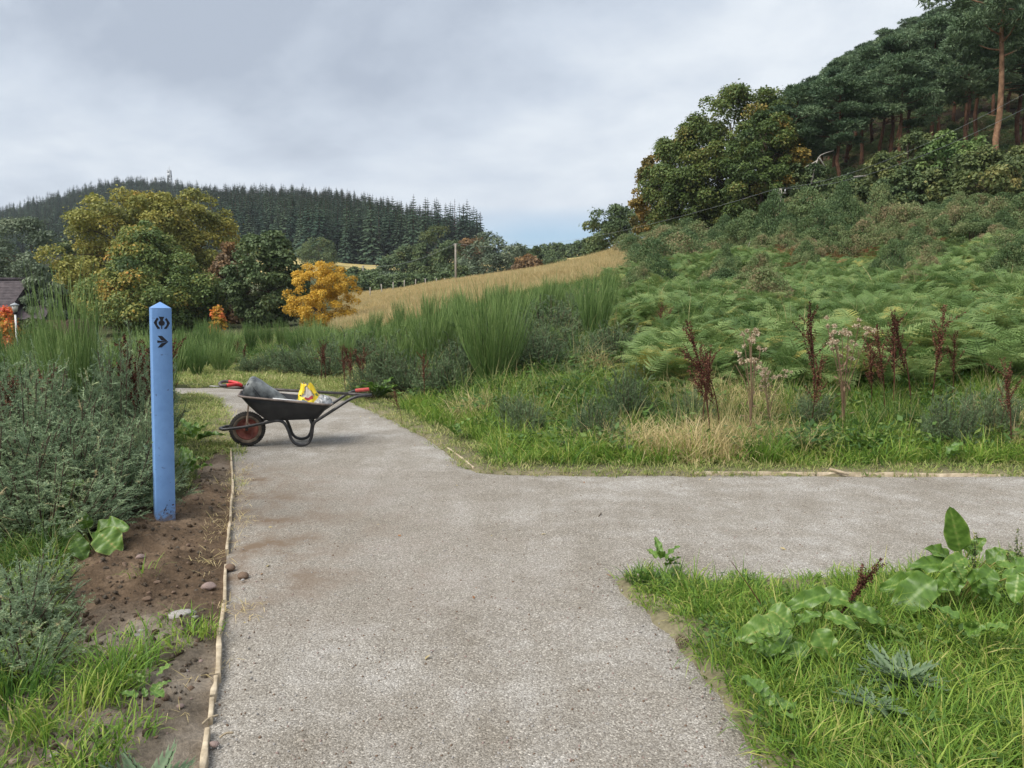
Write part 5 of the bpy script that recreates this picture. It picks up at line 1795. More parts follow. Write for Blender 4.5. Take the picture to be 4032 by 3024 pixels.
SCR = [scrub_meshes(700 + k) for k in range(4)]
hill_g = [(1668, 37, 425, 3.4), (1735, 38, 405, 3.8), (1810, 39, 412, 3.4), (1890, 38, 408, 3.6), (1960, 37.5, 432, 3.0), (1610, 38, 462, 3.2), (1560, 42, 478, 3.2), (1690, 34, 478, 2.6), (1765, 35, 462, 3.2),
          (1640, 33, 512, 2.4), (1690, 33, 500, 2.6), (1745, 34, 492, 2.6), (1800, 34, 488, 2.6), (1860, 34, 480, 2.6), (1915, 33.5, 478, 2.4), (1975, 34, 470, 2.6), (2030, 34, 466, 2.6), (2090, 33, 468, 2.4), (2150, 33, 462, 2.6), (2210, 32.5, 462, 2.4), (1590, 34, 530, 2.2), (2060, 35, 430, 3.0), (2140, 35.5, 420, 3.0), (2200, 34, 415, 3.0),
          (1668, 39, 430, 3.2), (1720, 38, 422, 3.2), (1775, 40, 425, 3.6), (1840, 41, 415, 3.4), (1890, 40, 440, 3.2), (1950, 40, 430, 3.0), (1620, 42, 470, 3.0), (1580, 46, 490, 3.0), (1545, 50, 502, 2.8), (1700, 36, 480, 2.6),
          (1760, 37, 470, 2.8), (1820, 37.5, 470, 2.6), (1880, 38, 470, 2.6), (2000, 40, 440, 3.0), (2060, 38, 455, 3.0), (2120, 37, 445, 3.0), (2180, 36, 440, 3.0), (2230, 36, 430, 3.0), (2040, 42, 420, 3.0), (2100, 41, 425, 3.0),
          (1500, 56, 510, 3.0), (1460, 62, 522, 3.0), (1420, 68, 528, 3.0), (1380, 74, 534, 3.2), (1340, 80, 540, 3.0), (1310, 86, 543, 3.0), (1525, 46, 520, 2.6), (1480, 52, 530, 2.6), (1430, 58, 540, 2.6), (1390, 60, 548, 2.4), (1650, 44, 455, 3), (1800, 44, 410, 3), (1600, 38, 500, 2.4), (1640, 36.5, 495, 2.4), (1360, 66, 550, 2.4)]
sroots = []
for tm, cm in SCR:
    rt = link('gorse_bush', None)
    link('stem', tm, rt)
    link('foliage', cm, rt)
    sroots.append(rt)
rgh = np.random.default_rng(31)
for _ in range(24):
    u, d = rgh.uniform(1360, 2260), rgh.uniform(17, 33)
    g_ = on(u, d)
    hgt_ = rgh.uniform(.75, 1.5) * (0.7 + 0.3 * d / 30)
    hill_g.append((u, d, 656 - (g_.z + hgt_ - EYE) / d * FD, rgh.uniform(1.3, 2.6)))
for i, (u, d, vt, w) in enumerate(hill_g):
    rt = sroots[i] if i < 4 else copy_tree(sroots[i % 4])
    g_ = on(u, d)
    rt.location = g_
    H = max(0.6, at(u, vt, d).z - g_.z) * (RNG.uniform(.6, 1.18) if 23 < i < len(hill_g) - 24 else RNG.uniform(.85, 1.15))
    w *= RNG.uniform(.7, 1.05)
    rt.scale = (w / 3.4, w / 3.4, H / 2.0)
    rt.rotation_euler = (0, 0, RNG.uniform(0, 6.28))
    if i >= len(hill_g) - 24:
        tag(rt, 'olive gorse bush standing in the bracken on the slope', 'gorse bush', 'gorse bushes standing in the bracken')
    elif u < 1570:
        tag(rt, 'low dark gorse bush at the foot of the beeches', 'gorse bush', 'gorse bushes at the foot of the beeches')
    elif d >= 37:
        tag(rt, 'olive brown gorse bush on the hill below the pines', 'gorse bush', 'gorse bushes on the hill below the pines')
    else:
        tag(rt, 'olive brown gorse bush along the top edge of the bracken', 'gorse bush', 'gorse bushes along the top edge of the bracken')

hsp, _ = crown_soup(1.0, 2.0, 2200, 0.075, 760, prof='bell', zlow=0.0, nclump=22, rc=0.16, droop=-0.2, tvar=0.25)
hsm = hsp.mesh('hill_scrub', [M['gorse_hill']])
hs_p = rand_view(1330, 2450, 34, 64, 420, lambda x, y, u: (u > 1330 + 60 * fbm(x, y, .1, 2)) & (y < 50 + 14 * (u < 1500)))
hs_p2 = rand_view(1650, 2450, 50, 118, 900, power=2)
scatter('hillside_scrub', np.concatenate([hs_p, hs_p2]), [hsm], 'low dark scrub covering the hillside between bracken and wood', 'scrub', 0.5, 1.3)

# ------------------------------------------------------------------ nearest ferns, each frond a part
FM = [f.mesh('frond', [M['fern']]) for f in FR_HI]
fern_roots = []
rgf = np.random.default_rng(9)
for k in range(4):
    rt = link('fern', None)
    nf = 7
    for j in range(nf):
        a = 6.283 * (j + rgf.uniform(-.3, .3)) / nf
        fo = link('frond', FM[rgf.integers(5)], rt, (rgf.normal(0, .05), rgf.normal(0, .05), rgf.uniform(0.05, 0.4)), (rgf.normal(0, .25), rgf.normal(-.05, .2), a))
        s_ = rgf.uniform(.8, 1.15)
        fo.scale = (s_, s_, s_)
    fern_roots.append(rt)
fp = rand_view(1380, 2330, 9.4, 12.8, 210, lambda x, y, u: (y > 9.9 + 0.6 * sstep(1700, 1300, u) + .4 * fbm(x, y, .6, 2)))
for i, p in enumerate(fp[:95]):
    rt = fern_roots[i] if i < 4 else copy_tree(fern_roots[i % 4])
    rt.location = p
    rt.rotation_euler = (0, 0, rgf.uniform(0, 6.28))
    s_ = rgf.uniform(.6, .95)
    rt.scale = (s_, s_, s_)
    tag(rt, 'green bracken fern with arching fronds at the foot of the slope', 'fern', 'bracken ferns along the front of the slope')


# ------------------------------------------------------------------ docks, thistles
def leaf_grid(L, W, n=9, m=6, wav=0.06, fold=0.25, droop=0.3, seed=0, heart=0.2):
    """broad leaf along +X, normal +Z"""
    rg = np.random.default_rng(seed)
    s = np.linspace(0, 1, n)
    w = np.sin(np.pi * np.clip(s * 0.93 + 0.04, 0, 1)) ** 0.72 * (1 - 0.38 * s) * (1 + heart * np.exp(-((s - 0.1) / 0.12) ** 2))
    w = w / w.max() * W / 2
    w[0] = W * 0.03
    w[-1] = W * 0.01
    t = np.linspace(-1, 1, m + 1)
    X = np.repeat((s * L)[:, None], m + 1, 1)
    Yv = w[:, None] * t[None, :]
    ph = rg.uniform(0, 6.28)
    Z = fold * np.abs(Yv) - droop * L * (s[:, None] ** 2) + wav * W * np.abs(t[None, :]) ** 1.5 * np.sin(s[:, None] * 17 + ph + t[None, :] * 2)
    Z += 0.015 * W * np.cos(s * 40)[:, None] * (1 - np.abs(t[None, :]))
    V = np.stack([X, Yv, Z], -1).reshape(-1, 3)
    i, j = np.meshgrid(np.arange(n - 1), np.arange(m), indexing='ij')
    q = i * (m + 1) + j
    F = np.stack([q, q + 1, q + m + 2, q + m + 1], -1).reshape(-1, 4)
    # veins are paler, blotches and edges browner: colours of the leaf itself
    tint = 0.40 + 0.34 * np.exp(-(t[None, :] / 0.10) ** 2) + 0.13 * np.cos(s[:, None] * 44 - np.abs(t[None, :]) * 9) + 0.35 * np.maximum(np.abs(t[None, :]) - 0.85, 0) / 0.15 * (rg.uniform() < .6)
    return V, F, np.broadcast_to(tint, (n, m + 1)).ravel()


def leaf_mesh(name, L, W, seed, m_='dock', **kw):
    V, F, T = leaf_grid(L, W, 25, 10, seed=seed, **kw)
    return Soup().add(V, F, T).mesh(name, [M[m_]], True)


DL = [leaf_mesh('leaf', 1.0, w, 800 + i, wav=wv, droop=dr, fold=fo) for i, (w, wv, dr, fo) in enumerate(((0.45, 0.13, 0.22, 0.45), (0.38, 0.16, 0.35, 0.5), (0.55, 0.11, 0.16, 0.35), (0.48, 0.14, 0.30, 0.3)))]


def aim(o, a, b, up=(0, 0, 1), W=None, base_w=0.45, root=Vector((0, 0, 0))):
    """set a unit leaf from a to b; W its breadth in metres"""
    a, b = Vector(a), Vector(b)
    x = (b - a)
    L = x.length
    x = x.normalized()
    upv = Vector(up).normalized()
    y = upv.cross(x)
    if y.length < 1e-4:
        y = Vector((0, 1, 0)).cross(x)
    y.normalize()
    z = x.cross(y)
    wy = (W / (base_w)) if W else L
    mt = Matrix(((x.x * L, y.x * wy, z.x * L, 0), (x.y * L, y.y * wy, z.y * L, 0), (x.z * L, y.z * wy, z.z * L, 0), (0, 0, 0, 1)))
    mt.translation = a - root
    loc, q, sc = mt.decompose()
    o.location, o.rotation_euler, o.scale = loc, q.to_euler(), sc


def stalk_soup(pts, r0, r1):
    s = Soup()
    C = spline(pts, 14)
    add_tube(s, C, np.linspace(r0, r1, len(C)), 6, True, 0.35)
    return s


def seed_head(base, tip, nbr=7, seed=0, bl=0.35, dens=34, sz=0.008, side=0.35):
    """branched dock panicle of small papery seeds along base -> tip"""
    rg = np.random.default_rng(seed)
    s = Soup()
    base, tip = np.array(base, float), np.array(tip, float)
    ax = tip - base
    L = np.linalg.norm(ax)
    lines = [(base + ax * 0.15, tip)]
    for k in range(nbr):
        f = 0.05 + 0.75 * k / nbr
        p = base + ax * f
        d = unit(ax / L + rg.normal(0, side, 3))
        lines.append((p, p + d * L * bl * (1 - 0.45 * f) * rg.uniform(.7, 1.2)))
    for a, b in lines:
        l = np.linalg.norm(b - a)
        n = max(12, int(dens * l / 0.1))
        f = rg.uniform(0, 1, n)
        f = np.round(f * l / 0.016) * 0.016 / l + rg.normal(0, .004, n) / max(l, .01)
        P = a + (b - a) * f[:, None] + rg.normal(0, 1, (n, 3)) * (0.009 * (1.1 - 0.6 * np.clip(f, 0, 1)))[:, None]
        V, F = kite(P, rdir(n, -0.4), rdir(n), sz * rg.uniform(.7, 1.4, n), sz * 0.9, 0.3)
        s.add(V, F, np.repeat(rg.uniform(0, 1, n), 4))
        add_tube(s, [a, b], [0.0025, 0.001], 4, False, 0.2)
    return s


# red-brown dock stalks standing in the bank
def dock_stalk_mesh(seed, H=1.0):
    rg = np.random.default_rng(seed)
    s = Soup()
    lean = rg.normal(0, .09, 2)
    top = (lean[0] * H, lean[1] * H, H)
    st_ = stalk_soup([(0, 0, -0.03), (lean[0] * .3 * H, lean[1] * .3 * H, H * .45), (lean[0] * .7 * H, lean[1] * .7 * H, H * .75)], 0.007, 0.004)
    hd = seed_head((lean[0] * .35 * H, lean[1] * .35 * H, H * .38), top, 13, seed, 0.45, 26, 0.014, 0.3)
    return st_.mesh('stalk', [M['seed']], True), hd.mesh('seed_head', [M['seed']])


DS = [dock_stalk_mesh(850 + k) for k in range(4)]
droots = []
for tm, cm in DS:
    rt = link('dock_stalk', None)
    link('stalk', tm, rt)
    link('seed_head', cm, rt)
    droots.append(rt)
cnt = 0


def put_stalk(u, d, vt, label, group, wm=1.0):
    global cnt
    rt = droots[cnt] if cnt < 4 else copy_tree(droots[cnt % 4])
    cnt += 1
    g_ = on(u, d)
    H = max(.3, at(u, vt, d).z - g_.z)
    rt.location = g_
    rt.scale = (H * wm, H * wm, H)
    rt.rotation_euler = (0, 0, RNG.uniform(0, 6.28))
    tag(rt, label, 'dock plant', group)


for u, d, vt in ((1545, 8.3, 692), (1522, 8.5, 745), (1568, 8.4, 750)):
    put_stalk(u, d, vt, 'dark red dock stalk just left of the pale thistles', 'dark red dock stalks left of the pale thistles')
for u, d, vt in ((1895, 9.2, 722), (1925, 9.0, 700), (1942, 9.3, 668), (1985, 9.3, 675), (2024, 9.4, 660), (2070, 9.6, 712)):
    put_stalk(u, d, vt, 'rust red dock stalk right of the pale thistles', 'dock stalks right of the pale thistles')
put_stalk(1770, 9.4, 650, 'tall thin red dock stalk between the two pale thistles', None)
put_stalk(1762, 8.5, 760, 'short dark dock stalk in the grass between the two pale thistles', None)
put_stalk(2207, 7.8, 775, 'dark dock stalk cut by the right border', None)
for u, d, vt in ((742, 13.6, 748), (752, 13.4, 752), (765, 13.5, 745), (776, 13.3, 750), (785, 13.6, 752), (690, 15, 735), (700, 15.2, 742)):
    put_stalk(u, d, vt, 'dark red dock stalk above the far end of the path', 'dark dock stalks above the far end of the path', 1.2)
for u, d, vt in ((296, 7.1, 728), (304, 7.3, 720), (312, 7.5, 735), (16, 6.4, 800), (60, 6.5, 792), (318, 7.8, 730)):
    put_stalk(u, d, vt, 'red dock stalk in the gorse left of the blue post', 'dock stalks in the gorse left of the blue post')
put_stalk(915, 11.5, 755, 'thin red dock stalk in front of the upright broom bush', None)
put_stalk(866, 9.8, 838, 'small brown dock stalk beside the leafy plant at the path edge', None)
for u, d, vt in ((505, 19, 735), (520, 18.6, 742), (1425, 14, 655), (1450, 14.5, 650), (1438, 14.2, 660)):
    put_stalk(u, d, vt, 'distant brown dock stalk among broom and bracken', 'distant dock stalks among broom and bracken', 1.2)


def dry_thistle_mesh(seed):
    rg = np.random.default_rng(seed)
    st_, hd = Soup(), Soup()
    tops = []
    for k in range(10):
        a = rg.uniform(0, 6.28)
        r = rg.uniform(.03, .2)
        tops.append((r * math.cos(a), r * math.sin(a), rg.uniform(.62, 1.0)))
    for t in tops:
        add_tube(st_, spline([(0, 0, -.03), (t[0] * .2, t[1] * .2, .45), t], 8), 0.0035, 5, False, .05)
        for j in range(rg.integers(2, 5)):
            c = np.array(t) + rg.normal(0, .035, 3)
            n = 44
            d = rdir(n, .5)
            V, F = kite(np.repeat(c[None], n, 0), d, rdir(n), rg.uniform(.016, .034, n), .010, .2)
            hd.add(V, F, np.repeat(np.clip(rg.normal(.62, .25, n), 0, 1), 4))
    n = 34
    z = rg.uniform(.1, .75, n)
    V, F = kite(np.stack([rg.normal(0, .04, n), rg.normal(0, .04, n), z], 1), rdir(n, -.3), rdir(n), rg.uniform(.04, .1, n), .016, .2)
    st_.add(V, F, np.repeat(rg.uniform(.0, .3, n), 4))
    return st_.mesh('stalk', [M['thistle_dry']]), hd.mesh('seed_head', [M['thistle_dry']])


for i, (u, d, vt, lb) in enumerate(((1630, 8.3, 712, 'pale withered thistle with fluffy heads beside the dark red dock stalks'), (1832, 8.7, 702, 'taller of the pale withered thistles, standing alone in front of the bracken'), (1668, 8.6, 780, 'small withered thistle with one pale head right of the taller thistle'))):
    tm, cm = dry_thistle_mesh(880 + i)
    g_ = on(u, d)
    H = at(u, vt, d).z - g_.z
    rt = link('thistle', None, None, g_)
    rt.scale = (H, H, H)
    link('stalk', tm, rt)
    link('seed_head', cm, rt)
    tag(rt, lb, 'thistle')

# hero docks on the corner
c0 = on(1760, 3.5)
c0.z = 0.0
dock = link('dock_plant', None, None, c0)
tag(dock, 'broad leaved dock with a leaning dark red seed stalk on the grass corner', 'dock plant')
LV = [((1690, 1345), (1593, 1372), 52, 3.45), ((1660, 1318), (1716, 1345), 52, 3.5), ((1706, 1362), (1620, 1424), 46, 3.38), ((1738, 1388), (1698, 1440), 36, 3.3), ((1762, 1360), (1803, 1428), 52, 3.33),
      ((1790, 1283), (1700, 1303), 36, 3.7), ((1765, 1285), (1856, 1298), 40, 3.72), ((1722, 1345), (1760, 1318), 26, 3.55), ((1835, 1312), (1915, 1342), 34, 3.6), ((1780, 1330), (1860, 1345), 30, 3.5), ((1700, 1390), (1660, 1410), 26, 3.3)]
for i, (a, b, w, d) in enumerate(LV):
    o = link('leaf', DL[i % 4], dock)
    d -= 0.17
    pa, pb = at(a[0], a[1], d), at(b[0], b[1], d - 0.07)
    bw = (0.45, 0.38, 0.55, 0.48)[i % 4]
    aim(o, pa, pb, (RNG.normal(0, .2), -0.55, 0.8), w / FD * d * 1.15, bw, c0)
    lp = Soup()
    add_tube(lp, spline([(c0.x * .5 + pa.x * .5 - c0.x, c0.y * .5 + pa.y * .5 - c0.y, 0.01), tuple(pa - c0)], 4), 0.003, 5, False, .7)
    link('leaf_stalk', lp.mesh('leaf_stalk', [M['dock']]), dock)
s0, s1, s2 = at(1796, 1352, 3.5) - c0, at(1850, 1280, 3.52) - c0, at(1900, 1212, 3.5) - c0
link('stalk', stalk_soup([s0, s1, (s1 * .4 + s2 * .6)], 0.006, 0.004).mesh('stalk', [M['seed']], True), dock)
hd = seed_head(s0 * .5 + s1 * .5, s2, 12, 901, 0.42, 60, 0.0085, 0.28)
link('seed_head', hd.mesh('seed_head', [M['seed']]), dock)
hd = seed_head(s0 * .9 + s1 * .1, s0 * .55 + s1 * .45 + Vector((-.02, 0, .01)), 5, 902, 0.5, 40, 0.0085, 0.35)
link('seed_head', hd.mesh('seed_head', [M['seed']]), dock)

c1 = on(2085, 3.85)
c1.z = 0.0
dock2 = link('dock_plant', None, None, c1)
tag(dock2, 'leafy dock with one big upright leaf at the path edge by the right border', 'dock plant')
LV = [((2074, 1190), (2054, 1098), 46, 3.8), ((2020, 1252), (1926, 1318), 66, 3.72), ((2010, 1250), (1905, 1262), 40, 3.82), ((2060, 1222), (1984, 1210), 40, 3.85), ((2050, 1205), (2012, 1180), 34, 3.9), ((2085, 1205), (2040, 1225), 34, 3.75),
      ((2075, 1240), (2030, 1270), 44, 3.7), ((2100, 1230), (2140, 1290), 44, 3.7), ((2130, 1210), (2180, 1190), 36, 3.9), ((2150, 1215), (2215, 1200), 40, 3.85), ((2165, 1240), (2225, 1262), 44, 3.7), ((2090, 1195), (2120, 1165), 30, 3.9), ((2060, 1215), (2090, 1255), 40, 3.7),
      ((2180, 1225), (2230, 1215), 44, 3.8), ((2120, 1250), (2170, 1310), 36, 3.6), ((2040, 1240), (2080, 1280), 36, 3.66), ((2100, 1180), (2070, 1168), 26, 3.85), ((2145, 1230), (2120, 1262), 38, 3.66), ((2200, 1240), (2190, 1300), 36, 3.6)]
for i, (a, b, w, d) in enumerate(LV):
    o = link('leaf', DL[i % 4], dock2)
    d -= 0.08
    pa, pb = at(a[0], a[1], d), at(b[0], b[1], d - 0.06)
    bw = (0.45, 0.38, 0.55, 0.48)[i % 4]
    aim(o, pa, pb, (RNG.normal(0, .25), -0.6, 0.75) if i else (-.25, -1, 0.1), w / FD * d * 1.15, bw, c1)
    if i == 0:
        o.data = leaf_mesh('leaf', 1.0, .45, 870, wav=.04, droop=.06, fold=.22)
    lp = Soup()
    add_tube(lp, spline([((pa.x - c1.x) * .25, (pa.y - c1.y) * .25, 0.0), ((pa.x - c1.x) * .6, (pa.y - c1.y) * .6, (pa.z) * .6), tuple(pa - c1)], 6), 0.0035, 5, False, .8)
    link('leaf_stalk', lp.mesh('leaf_stalk', [M['dock']]), dock2)
for i, (u, v) in enumerate(((2200, 1140), (2110, 1150), (2180, 1180))):
    hd = seed_head(at(u - 8, 1270, 3.75) - c1, at(u, v, 3.75) - c1, 6, 910 + i, .35, 22, 0.010, .25)
    link('flower_spike', hd.mesh('flower_spike', [M['crown_olive']]), dock2)
# bare thin stalk
q0, q1 = at(1655, 1322, 3.6), at(1580, 1213, 3.66)
cz = Vector((q0.x, q0.y, 0))
so = stalk_soup([tuple(q0 - cz), tuple((q0 * .5 + q1 * .5) - cz + Vector((0, 0, .004))), tuple(q1 - cz)], 0.0035, 0.0012)
o = link('bare_stalk', so.mesh('bare_stalk', [M['seed']], True), None, cz)
tag(o, 'thin bare brown stalk leaning left over the grass corner', 'stalk')


def lobed_leaf(L, W, seed, nl=7):
    """spiny thistle leaf along +X"""
    rg = np.random.default_rng(seed)
    sp = Soup()
    xs = np.linspace(0.08, 1, nl * 2 + 1)
    for sd in (-1, 1):
        prev = np.array([0, 0, 0.0])
        for k in range(nl):
            a, b = k / nl, (k + 1) / nl
            w = W / 2 * math.sin(math.pi * min(1, 0.18 + 0.8 * (a + b) / 2)) * rg.uniform(.65, 1.3)
            cx0, cx1 = a * L, b * L
            z0_, z1_ = -0.25 * L * a * a, -0.25 * L * b * b
            lift = rg.uniform(.1, .35) * w
            mid0 = [cx0, 0, z0_]
            mid1 = [cx1, 0, z1_]
            e0 = [cx0 + 0.05 * (cx1 - cx0), sd * w * .5, z0_ + lift * .4]
            e1 = [cx0 + 1.0 * (cx1 - cx0), sd * w * .5, z1_ + lift * .4]
            t0_ = [cx0 + 0.9 * (cx1 - cx0), sd * w, z1_ + lift]
            t1_ = [cx0 + 1.9 * (cx1 - cx0), sd * w * .82, z1_ + lift * 1.2]
            v = [mid0, mid1, e1, e0, t0_, t1_]
            f = [[0, 1, 2, 3]] if sd > 0 else [[3, 2, 1, 0]]
            sp.add(v, f, [0.75, 0.75, .4, .4, .9, .9])
            bidx = sp.n - 6
            sp.f.append(np.array([[3, 2, 4], [2, 5, 4]]) + bidx)
            sp.m.append(np.zeros(2, int))
    return sp.mesh('leaf', [M['thistle']])


TL = [lobed_leaf(1.0, .42, 920 + k) for k in range(3)]


def rosette(name, label, c, n, L, lift0, lift1, cat='thistle'):
    rt = link(name, None, None, c)
    tag(rt, label, cat)
    for k in range(n):
        a = 6.283 * k / n * 1.9 + RNG.uniform(-.3, .3)
        l = L * RNG.uniform(.7, 1.15)
        el = lift0 + (lift1 - lift0) * k / n
        d = Vector((math.cos(a) * math.cos(el), math.sin(a) * math.cos(el), math.sin(el)))
        o = link('leaf', TL[k % 3], rt)
        aim(o, Vector((d.x * .01, d.y * .01, 0.03)), Vector((d.x * l, d.y * l, 0.03 + d.z * l)), (0, 0, 1), l * .36, .42)
    return rt


c2 = gp(1945, 1490)
rosette('thistle', 'grey green spiny thistle rosette in the grass corner below the docks', c2, 22, 0.175, 0.12, 0.9)
c3 = gp(2040, 1560)
rosette('thistle', 'flat pale thistle rosette near the bottom border right of the larger thistle', Vector((c3.x - .25, c3.y + .02, 0.02)), 9, 0.15, 0.1, 0.5)
c4 = gp(300, 1725)
rosette('thistle', 'young green thistle cut by the bottom border beside the timber edging', Vector((c4.x + .05, c4.y - .04, 0.0)), 11, 0.17, 0.2, 1.25)

# broad burdock-like leaves beside the soil
c5 = gp(225, 1195)
bur = link('burdock_plant', None, None, c5)
tag(bur, 'large round burdock leaves beside the dug soil left of the blue post', 'burdock')
for i, (a, b, w, d) in enumerate((((205, 1150), (262, 1128), 62, 4.75), ((215, 1150), (258, 1192), 60, 4.65), ((190, 1140), (180, 1112), 30, 4.8), ((170, 1150), (140, 1190), 56, 4.7), ((160, 1165), (185, 1205), 44, 4.6), ((150, 1070), (128, 1098), 30, 5.1), ((140, 1060), (172, 1034), 34, 5.2))):
    o = link('leaf', DL[2 if i % 2 else 3], bur)
    pa, pb = at(a[0], a[1], d), at(b[0], b[1], d - .05)
    aim(o, pa, pb, (RNG.normal(0, .3), -.6, .75), w / FD * d, .52, c5)
    lp = Soup()
    add_tube(lp, spline([((pa.x - c5.x) * .4, (pa.y - c5.y) * .4, 0.0), tuple(pa - c5)], 4), 0.004, 5, False, .8)
    link('leaf_stalk', lp.mesh('leaf_stalk', [M['dock']]), bur)


def leafy(label, u, d, n, L, seed, wf=.4):
    rg_ = np.random.default_rng(seed)
    c = on(u, d)
    rt = link('dock_plant', None, None, c)
    tag(rt, label, 'dock plant')
    for k in range(n):
        a = rg_.uniform(0, 6.283)
        l = L * rg_.uniform(.6, 1.15)
        el = rg_.uniform(.15, 1.1)
        dv = Vector((math.cos(a) * math.cos(el), math.sin(a) * math.cos(el), math.sin(el)))
        o = link('leaf', DL[k % 4], rt)
        b0 = Vector((dv.x * .05, dv.y * .05, .05 + rg_.uniform(0, .12)))
        aim(o, b0, b0 + dv * l, (0, 0, 1), l * wf, .45)
    return rt


leafy('leafy dock at the path edge just right of the wheelbarrow handles', 815, 12.4, 13, .33, 1)
leafy('leafy dock behind the blue post beside the mown strip', 388, 6.7, 9, .22, 2)
leafy('dock leaves in the grass strip right of the blue post', 405, 8.3, 9, .26, 3)
leafy('single clump of broad dock leaves in the bank below the pale thistle', 1880, 7.75, 6, .22, 4)
leafy('dock leaves in the grass right of the dock stalk cluster', 2060, 7.35, 5, .2, 5)
leafy('pale dock leaves in the grass left of the dark red stalks', 1460, 8.6, 5, .24, 6)
leafy('broad dock leaves in the middle of the bright grass bank', 985, 8.6, 6, .2, 7)
leafy('plantain leaves at the path edge near the bottom border', 1692, 2.62, 9, .085, 8, .55)
leafy('plantain leaves at the tip of the grass corner', 1440, 4.12, 9, .10, 9, .5)
leafy('small round leaved weed on the edge of the grass corner below the dock', 1705, 3.05, 8, .09, 10, .6)
leafy('small dock leaves at the right border of the grass corner', 2140, 3.25, 7, .13, 11, .5)
leafy('low pale weed on the stony soil near the timber edging', 275, 2.75, 8, .06, 12, .6)


def tuft(label, p, n, h0, h1, rad, m_='grass_lush', t0=.3, t1=.8):
    sp = Soup()
    blades(sp, n=n, rad=rad, h0=h0, h1=h1, w=.0055, lean=.5, curl=.8, t0=t0, t1=t1, rings=5, tipdry=.1)
    o = link('grass_tuft', sp.mesh('grass_tuft', [M[m_]]), None, p)
    tag(o, label, 'grass tuft')


tuft('bright green grass tuft standing on the bare stony soil', gp(255, 1480), 120, .1, .26, .13)
tuft('loose grass tuft left of the bright one on the stony soil', gp(150, 1560), 90, .08, .2, .14)
tuft('dark green grass tuft at the tip of the grass corner', gp(1382, 1262), 90, .06, .16, .07, t0=.0, t1=.4)
tuft('small grass tuft on the dug soil in front of the blue post', gp(310, 1250), 26, .06, .16, .09)
tuft('thin grass tuft beside the white flat stone', gp(450, 1370), 34, .05, .16, .07)
tuft('thick dark grass tuft hanging over the mown strip', on(1660, 7.45), 160, .25, .5, .18, t0=.1, t1=.5)
tuft('grass tuft at the left border beside the gorse sprigs', gp(20, 1530), 100, .15, .3, .14, t0=.1, t1=.5)

# ------------------------------------------------------------------ blue waymark post
yaw = math.atan2(-POST.x, POST.y) + R(7.0)
post = link('waymark_post', None, None, (POST.x, POST.y, 0.0))
lean = Matrix.Rotation(R(1.55), 4, Vector((-POST.x, POST.y, 0)).cross(Vector((0, 0, 1))).cross(Vector((0, 0, 1)))) if False else Matrix.Rotation(R(1.5), 4, 'Y')
post.rotation_euler = (lean @ Matrix.Rotation(yaw, 4, 'Z')).to_euler()
tag(post, 'blue painted square timber post with pointed top, black trail emblem and arrow', 'post')
PW = 0.127
sh, ap = 1.522, 1.566
h = PW / 2
bv = 0.004
ring = [(-h + bv, -h), (h - bv, -h), (h, -h + bv), (h, h - bv), (h - bv, h), (-h + bv, h), (-h, h - bv), (-h, -h + bv)]
zs = np.linspace(-0.25, sh, 12)
V = [(x, y, z) for z in zs for x, y in ring]
F = [(k * 8 + j, k * 8 + (j + 1) % 8, (k + 1) * 8 + (j + 1) % 8, (k + 1) * 8 + j) for k in range(11) for j in range(8)]
s = Soup().add(V, F)
b0 = s.n
top8 = [(x * .995, y * .995, sh + 0.0015) for x, y in ring] + [(0, 0, ap)]
s.add(top8, [[j, (j + 1) % 8, 8] for j in range(8)])
link('shaft', s.mesh('shaft', [M['blue']]), post)


def flat_mark(name, outlines, face, mt='black_paint', parent=None, proud=0.0012):
    """printed mark: outlines in face metres (x right, z up) on the front or right face"""
    s = Soup()
    for ol in outlines:
        n = len(ol)
        if face == 'front':
            v = [(x, -h - proud, z) for x, z in ol]
        else:
            v = [(h + proud, x, z) for x, z in ol]
        c = np.mean(v, 0)
        s.add(np.concatenate([v, [c]]), [[i, (i + 1) % n, n] for i in range(n)])
    return link(name, s.mesh(name, [M[mt]]), parent)


def fc(x, y):
    """crop pixel on the front face -> metres on the face"""
    return ((x - 411.5) / 587 * PW, sh - (y - 280) / 587 * PW)


left_b = [(272, 568), (315, 608), (312, 642), (276, 682), (264, 740), (276, 800), (310, 850), (348, 892), (348, 932), (278, 932), (225, 840), (172, 735), (220, 650)]
left_quads = [[(272, 568), (315, 608), (312, 642), (220, 650)], [(312, 642), (276, 682), (172, 735), (220, 650)], [(276, 682), (264, 740), (172, 735)], [(264, 740), (276, 800), (225, 840), (172, 735)], [(276, 800), (310, 850), (278, 932), (225, 840)], [(310, 850), (348, 892), (348, 932), (278, 932)]]
right_quads = [[(816 - x + 6, y + 14) for x, y in reversed(q)] for q in left_quads]
right_quads = [[(x, min(y, 934)) for x, y in q] for q in right_quads]
crown_q = [[(318, 545), (484, 548), (446, 640), (444, 680), (364, 680), (362, 636)]]
th_ = np.linspace(0, 2 * np.pi, 22, endpoint=False)
body_q = [[(404 + 92 * math.cos(a), 748 + 88 * math.sin(a)) for a in th_]]
stem_q = [[(388, 838), (420, 838), (416, 936), (388, 936)]]
emb = [[fc(*p) for p in q] for q in left_quads + right_quads + stem_q]
em_o = flat_mark('emblem', emb + [[fc(*p) for p in crown_q[0]]], 'front', parent=post)
flat_mark('emblem_centre', [[fc(*p) for p in body_q[0]]], 'front', parent=em_o, proud=0.0018)
arrow = [[(278, 1150), (408, 1152), (460, 1222), (388, 1300)], [(460, 1222), (588, 1345), (520, 1350), (388, 1300)], [(588, 1345), (470, 1455), (388, 1386), (520, 1350)], [(470, 1455), (388, 1522), (272, 1524), (390, 1386)], [(264, 1296), (388, 1300), (392, 1386), (264, 1376)], [(388, 1300), (520, 1350), (388, 1386)]]
